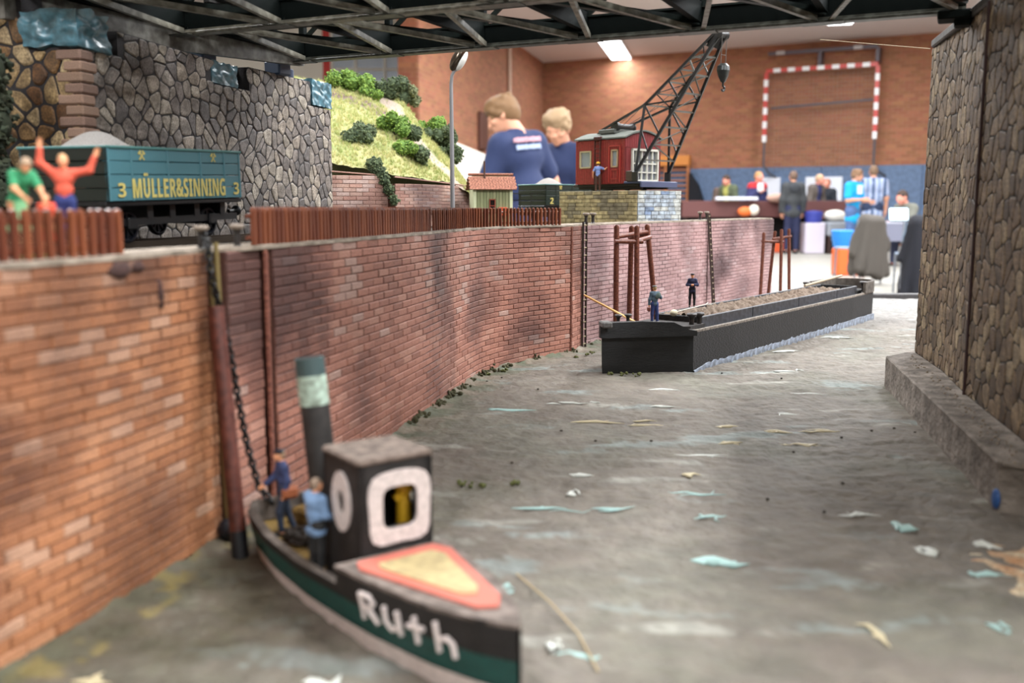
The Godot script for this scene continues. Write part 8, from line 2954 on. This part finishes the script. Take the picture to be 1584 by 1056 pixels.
	p = person("person", "dark-haired person in an olive grey T-shirt sitting at the bright laptop", "person", V(6.95, -1.0, 17.1), {"skin": pink, "yaw": -1.15, "cell": 0.022, "pelvis": 0.50, "lean": Vector3(0, 1, 0.25), "head": [0, 0.2, 0],
		"legL": [Vector3(0.1, -0.05, 1), Vector3(0, -1, 0.05)], "legR": [Vector3(-0.1, -0.05, 1), Vector3(0, -1, 0.05)], "armL": [Vector3(0.2, -0.9, 0.4), Vector3(-0.1, -0.05, 1)], "armR": [Vector3(-0.2, -0.9, 0.4), Vector3(0.1, -0.05, 1)],
		"top": [lin(Color(0.42, 0.42, 0.38)), 1, 0.022, 0.08], "legs": [lin(Color(0.18, 0.2, 0.3))], "shoes": lin(Color(0.1, 0.1, 0.1)), "hair": ["short", lin(Color(0.22, 0.16, 0.13))]}, "visitors at the far tables")
	joints(p)

# ---------------------------------------------------------------- tables, chairs and bags at the back of the hall
func build_hall_objects() -> void:
	var t := thing("exhibition_table", "long maroon-fronted table at the back of the hall", "table", V(5.75, -1.0, 21.9))
	var b := MB.new()
	b.box(Transform3D(Basis(), Vector3(0, 0.955, 0)), Vector3(3.9, 0.36, 0.03), 0.006)
	put("front_board", b, mat("maroon", Color(0.36, 0.20, 0.19), 0.6), t)
	b = MB.new()
	b.box(Transform3D(Basis(), Vector3(0, 1.125, -0.36)), Vector3(3.9, 0.02, 0.70))
	put("tabletop", b, mat("layout_top", Color(0.50, 0.46, 0.42), 0.8), t)
	for x in [-1.85, -0.6, 0.6, 1.85]:
		for z in [-0.08, -0.65]:
			b = MB.new()
			b.box(Transform3D(Basis(), Vector3(x, 0.56, z)), Vector3(0.05, 1.12, 0.05), 0.005)
			put("leg", b, mat("table_leg_dark", Color(0.20, 0.12, 0.10), 0.7), t)
	b = MB.new()
	b.box(Transform3D(Basis(), Vector3(-0.35, 0.40, -0.45)), Vector3(3.2, 0.78, 0.02))
	put("dark_curtain", b, mat("under_dark", Color(0.07, 0.06, 0.07), 0.9), t)
	b = MB.new()
	b.box(Transform3D(Basis(), V(4.98, 0.185, 21.75)), Vector3(0.92, 0.07, 0.20), 0.01)
	tag(put("white_board", b, mat("board_white", Color(0.84, 0.85, 0.9), 0.6)), "long white board lying on the table in front of the two bending visitors", "board")
	b = MB.new()
	b.ball(Transform3D(Basis().scaled(Vector3(0.24, 0.10, 0.12)), V(5.88, 0.20, 21.75)), 8, 14)
	tag(put("papers", b, mat("paper_heap", Color(0.72, 0.58, 0.52), 0.8)), "pinkish heap on the table in front of the man in navy and red", "heap")
	t = thing("bag", "orange and white bag hanging on the table's maroon front", "bag", V(5.22, -0.10, 21.7))
	b = MB.new()
	b.ball(Transform3D(Basis().scaled(Vector3(0.17, 0.11, 0.10)), Vector3(-0.05, 0, 0)), 8, 14)
	put("orange_half", b, mat("bag_orange", Color(0.85, 0.42, 0.18), 0.6), t)
	b = MB.new()
	b.ball(Transform3D(Basis().scaled(Vector3(0.12, 0.12, 0.11)), Vector3(0.14, 0.03, 0.01)), 8, 14)
	put("white_half", b, mat("bag_white", Color(0.88, 0.84, 0.78), 0.6), t)
	b = MB.new()
	b.box(Transform3D(Basis(), V(5.83, -0.86, 21.6)), Vector3(0.34, 0.28, 0.3), 0.02)
	tag(put("orange_box", b, mat("box_orange", Color(0.80, 0.33, 0.16), 0.6)), "orange box on the floor under the table left of the hooded visitor's feet", "box")
	b = MB.new()
	b.box(Transform3D(Basis(), V(6.52, -0.67, 21.15)), Vector3(0.42, 0.66, 0.40), 0.02)
	tag(put("carton", b, mat("carton_white", Color(0.78, 0.75, 0.80), 0.6)), "tall whitish carton on the floor right of the hooded visitor", "box")
	b = MB.new()
	b.lathe([[0.17, 0.0], [0.19, 0.16], [0.20, 0.17], [0.20, 0.24], [0.0, 0.26]], Transform3D(Basis(), V(6.52, -0.335, 21.15)), 18)
	tag(put("tub", b, mat("tub_blue", Color(0.20, 0.24, 0.58), 0.5)), "dark blue tub standing on the whitish carton", "tub")
	t = thing("side_table", "grey-covered side table behind the boy in the blue T-shirt", "table", V(7.16, -1.0, 21.2))
	b = MB.new()
	b.box(Transform3D(Basis(), Vector3(0, 0.53, 0)), Vector3(0.80, 0.30, 0.7), 0.03)
	put("cover", b, mat("cover_grey", Color(0.55, 0.57, 0.60), 0.8), t)
	for x in [-0.34, 0.34]:
		b = MB.new()
		b.box(Transform3D(Basis(), Vector3(x, 0.20, 0)), Vector3(0.06, 0.40, 0.6), 0.01)
		put("leg", b, mat("table_leg_dark", Color(), 0), t)
	b = MB.new()
	b.box(Transform3D(Basis(), Vector3(0, 0.13, -0.1)), Vector3(0.58, 0.26, 0.4), 0.03)
	tag(put("storage_crate", b, mat("crate_dark", Color(0.16, 0.09, 0.09), 0.7), null, Transform3D(Basis(), t.position)), "dark red-brown crate under the grey-covered side table", "crate")
	b = MB.new()
	b.ball(Transform3D(Basis().scaled(Vector3(0.24, 0.13, 0.18)), V(7.02, -0.19, 21.25)), 10, 16)
	b.ball(Transform3D(Basis().scaled(Vector3(0.22, 0.08, 0.15)), V(7.28, -0.25, 21.25)), 8, 14)
	tag(put("white_sack", b, mat("sack_white", Color(0.86, 0.84, 0.80), 0.8)), "crumpled white sack on the grey-covered side table", "sack")
	b = MB.new()
	b.box(Transform3D(Basis(), V(4.98, -0.80, 14.4)), Vector3(0.40, 0.40, 0.32), 0.02)
	tag(put("orange_crate", b, mat("crate_bright", Color(0.90, 0.40, 0.17), 0.5)), "bright orange crate standing on the hall floor behind the barge's stern", "crate")
	b = MB.new()
	b.lathe([[0.14, 0.0], [0.17, 0.15], [0.18, 0.25], [0.165, 0.26], [0.0, 0.22]], Transform3D(Basis(), V(4.90, -0.60, 14.4)), 16)
	tag(put("blue_tub", b, mat("tub_bright", Color(0.12, 0.50, 0.82), 0.5)), "bright blue tub on top of the orange crate", "tub")
	# table with the laptop
	t = thing("desk", "grey desk that carries the laptop beside the stone pier", "table", V(6.75, -1.0, 16.6))
	b = MB.new()
	b.box(Transform3D(Basis(), Vector3(-0.10, 0.73, 0)), Vector3(1.3, 0.04, 0.7), 0.01)
	put("tabletop", b, mat("desk_grey", Color(0.60, 0.61, 0.66), 0.6), t)
	b = MB.new()
	b.box(Transform3D(Basis(), Vector3(-0.10, 0.58, 0.34)), Vector3(1.28, 0.30, 0.02), 0.005)
	put("front_cloth", b, mat("desk_cloth", Color(0.44, 0.45, 0.52), 0.8), t)
	for x in [-0.70, 0.50]:
		for z in [-0.3, 0.3]:
			b = MB.new()
			b.box(Transform3D(Basis(), Vector3(x, 0.355, z)), Vector3(0.05, 0.71, 0.05), 0.005)
			put("leg", b, mat("desk_leg", Color(0.45, 0.46, 0.5), 0.5), t)
	t = thing("laptop", "open laptop with a bright white screen on the grey desk", "laptop", V(6.58, -0.25, 16.6), 0.1)
	b = MB.new()
	b.box(Transform3D(Basis(), Vector3(0, 0.012, 0.10)), Vector3(0.34, 0.02, 0.24), 0.004)
	put("keyboard", b, mat("laptop_dark", Color(0.15, 0.15, 0.17), 0.5), t)
	b = MB.new()
	b.box(Transform3D(Basis(Vector3.RIGHT, -0.15), Vector3(0, 0.13, -0.04)), Vector3(0.36, 0.23, 0.012), 0.003)
	put("lid", b, mat("laptop_dark", Color(), 0), t)
	var sm := StandardMaterial3D.new()
	sm.albedo_color = Color(0.8, 0.9, 0.95)
	sm.emission_enabled = true
	sm.emission = Color(0.80, 0.93, 1.0)
	sm.emission_energy_multiplier = 1.3
	b = MB.new()
	b.box(Transform3D(Basis(Vector3.RIGHT, -0.15), Vector3(0, 0.13, -0.031)), Vector3(0.33, 0.20, 0.006))
	put("screen", b, sm, t)
	var al := AreaLight3D.new()
	al.name = "screen_light"
	al.light_color = Color(0.80, 0.93, 1.0)
	al.light_energy = 0.12
	al.area_size = Vector2(0.33, 0.20)
	al.area_range = 30.0
	al.area_attenuation = 2.0
	al.shadow_enabled = true
	t.add_child(al)
	al.position = Vector3(0, 0.13, -0.022)
	al.rotation = Vector3(-0.15, PI, 0)
	# chairs with coats
	for q in [[V(4.58, -1.0, 12.9), 3.44, "metal chair with a grey-brown coat over its back, behind the barge's stern", "grey-brown coat hung over a chair behind the barge's stern", Color(0.31, 0.29, 0.27), 0.80], [V(4.66, -1.0, 11.2), 2.94, "metal chair with a long black coat over its back, left of the stone pier", "long black coat hung over a chair left of the stone pier", Color(0.08, 0.085, 0.12), 0.98]]:
		t = thing("chair", q[2], "chair", q[0], q[1], "metal chairs with coats")
		var steel := mat("chair_steel", Color(0.60, 0.63, 0.68), 0.3, {"metal": 0.7})
		for x in [-0.2, 0.2]:
			b = MB.new()
			b.tube([Vector3(x, 0, 0.2), Vector3(x, 0.45, 0.18)], 0.013, 8)
			put("leg", b, steel, t)
			b = MB.new()
			b.tube([Vector3(x, 0, -0.24), Vector3(x, 0.45, -0.2), Vector3(x, 0.84, -0.26)], 0.013, 8)
			put("leg", b, steel, t)
		b = MB.new()
		b.box(Transform3D(Basis(), Vector3(0, 0.46, 0)), Vector3(0.42, 0.03, 0.42), 0.01)
		put("seat", b, mat("chair_seat", Color(0.45, 0.52, 0.60), 0.5), t)
		b = MB.new()
		b.box(Transform3D(Basis(), Vector3(0, 0.72, -0.24)), Vector3(0.42, 0.22, 0.025), 0.01)
		put("backrest", b, mat("chair_seat", Color(), 0), t)
		var len: float = q[5]
		var pr := [cap(Vector3(-0.10, 0.82, -0.25), Vector3(0.10, 0.85, -0.25), 0.065), cap(Vector3(-0.10, 0.80, -0.19), Vector3(-0.18, 0.92 - len, -0.16), 0.05, 0.06), cap(Vector3(0.0, 0.80, -0.18), Vector3(0.02, 0.95 - len, -0.15), 0.05, 0.06), cap(Vector3(0.10, 0.80, -0.19), Vector3(0.20, 0.98 - len, -0.17), 0.05, 0.06), cap(Vector3(-0.09, 0.80, -0.31), Vector3(-0.20, 0.95 - len, -0.33), 0.05, 0.06), cap(Vector3(0.09, 0.80, -0.31), Vector3(0.22, 1.02 - len, -0.33), 0.05, 0.06), cap(Vector3(-0.08, 0.80, -0.31), Vector3(-0.08, 0.93 - len, -0.34), 0.055, 0.065), cap(Vector3(0.08, 0.80, -0.31), Vector3(0.07, 0.98 - len, -0.34), 0.055, 0.065), cap(Vector3(0.0, 0.80, -0.31), Vector3(0.0, 0.96 - len, -0.35), 0.05, 0.06), cap(Vector3(0.15, 0.78, -0.25), Vector3(0.25, 0.42, -0.24), 0.05, 0.045), cap(Vector3(-0.15, 0.78, -0.25), Vector3(-0.26, 0.48, -0.24), 0.05, 0.045)]
		b = MB.new()
		b.add(nets(pr, 0.022, 40.0), Transform3D(Basis().scaled(Vector3(0.86 if len > 0.9 else 1.0, 1, 1)), Vector3.ZERO), Color.WHITE)
		for i in b.v.size():
			var p := b.v[i]
			b.v[i] += b.n[i] * 0.05 * (tone_noise.get_noise_3d(p.x * 9.0, p.y * 1.6, p.z * 9.0 + len * 20.0)) * smoothstep(0.86, 0.6, p.y)
		tag(put("coat", b, mat("coat_%d" % int(len * 100), q[4], 0.9), null, t.transform), q[3], "coat", "coats over the chairs")
	b = MB.new()
	b.tube([V(0.1935, 0.0725, 0.4630), V(0.1760, 0.0790, 0.4900), V(0.1600, 0.0860, 0.5200)], 0.00012, 4)
	tag(put("thread", b, mat("thread_pale", Color(0.80, 0.75, 0.62), 0.5)), "thin pale thread stretched from the top of the stone pier", "thread")
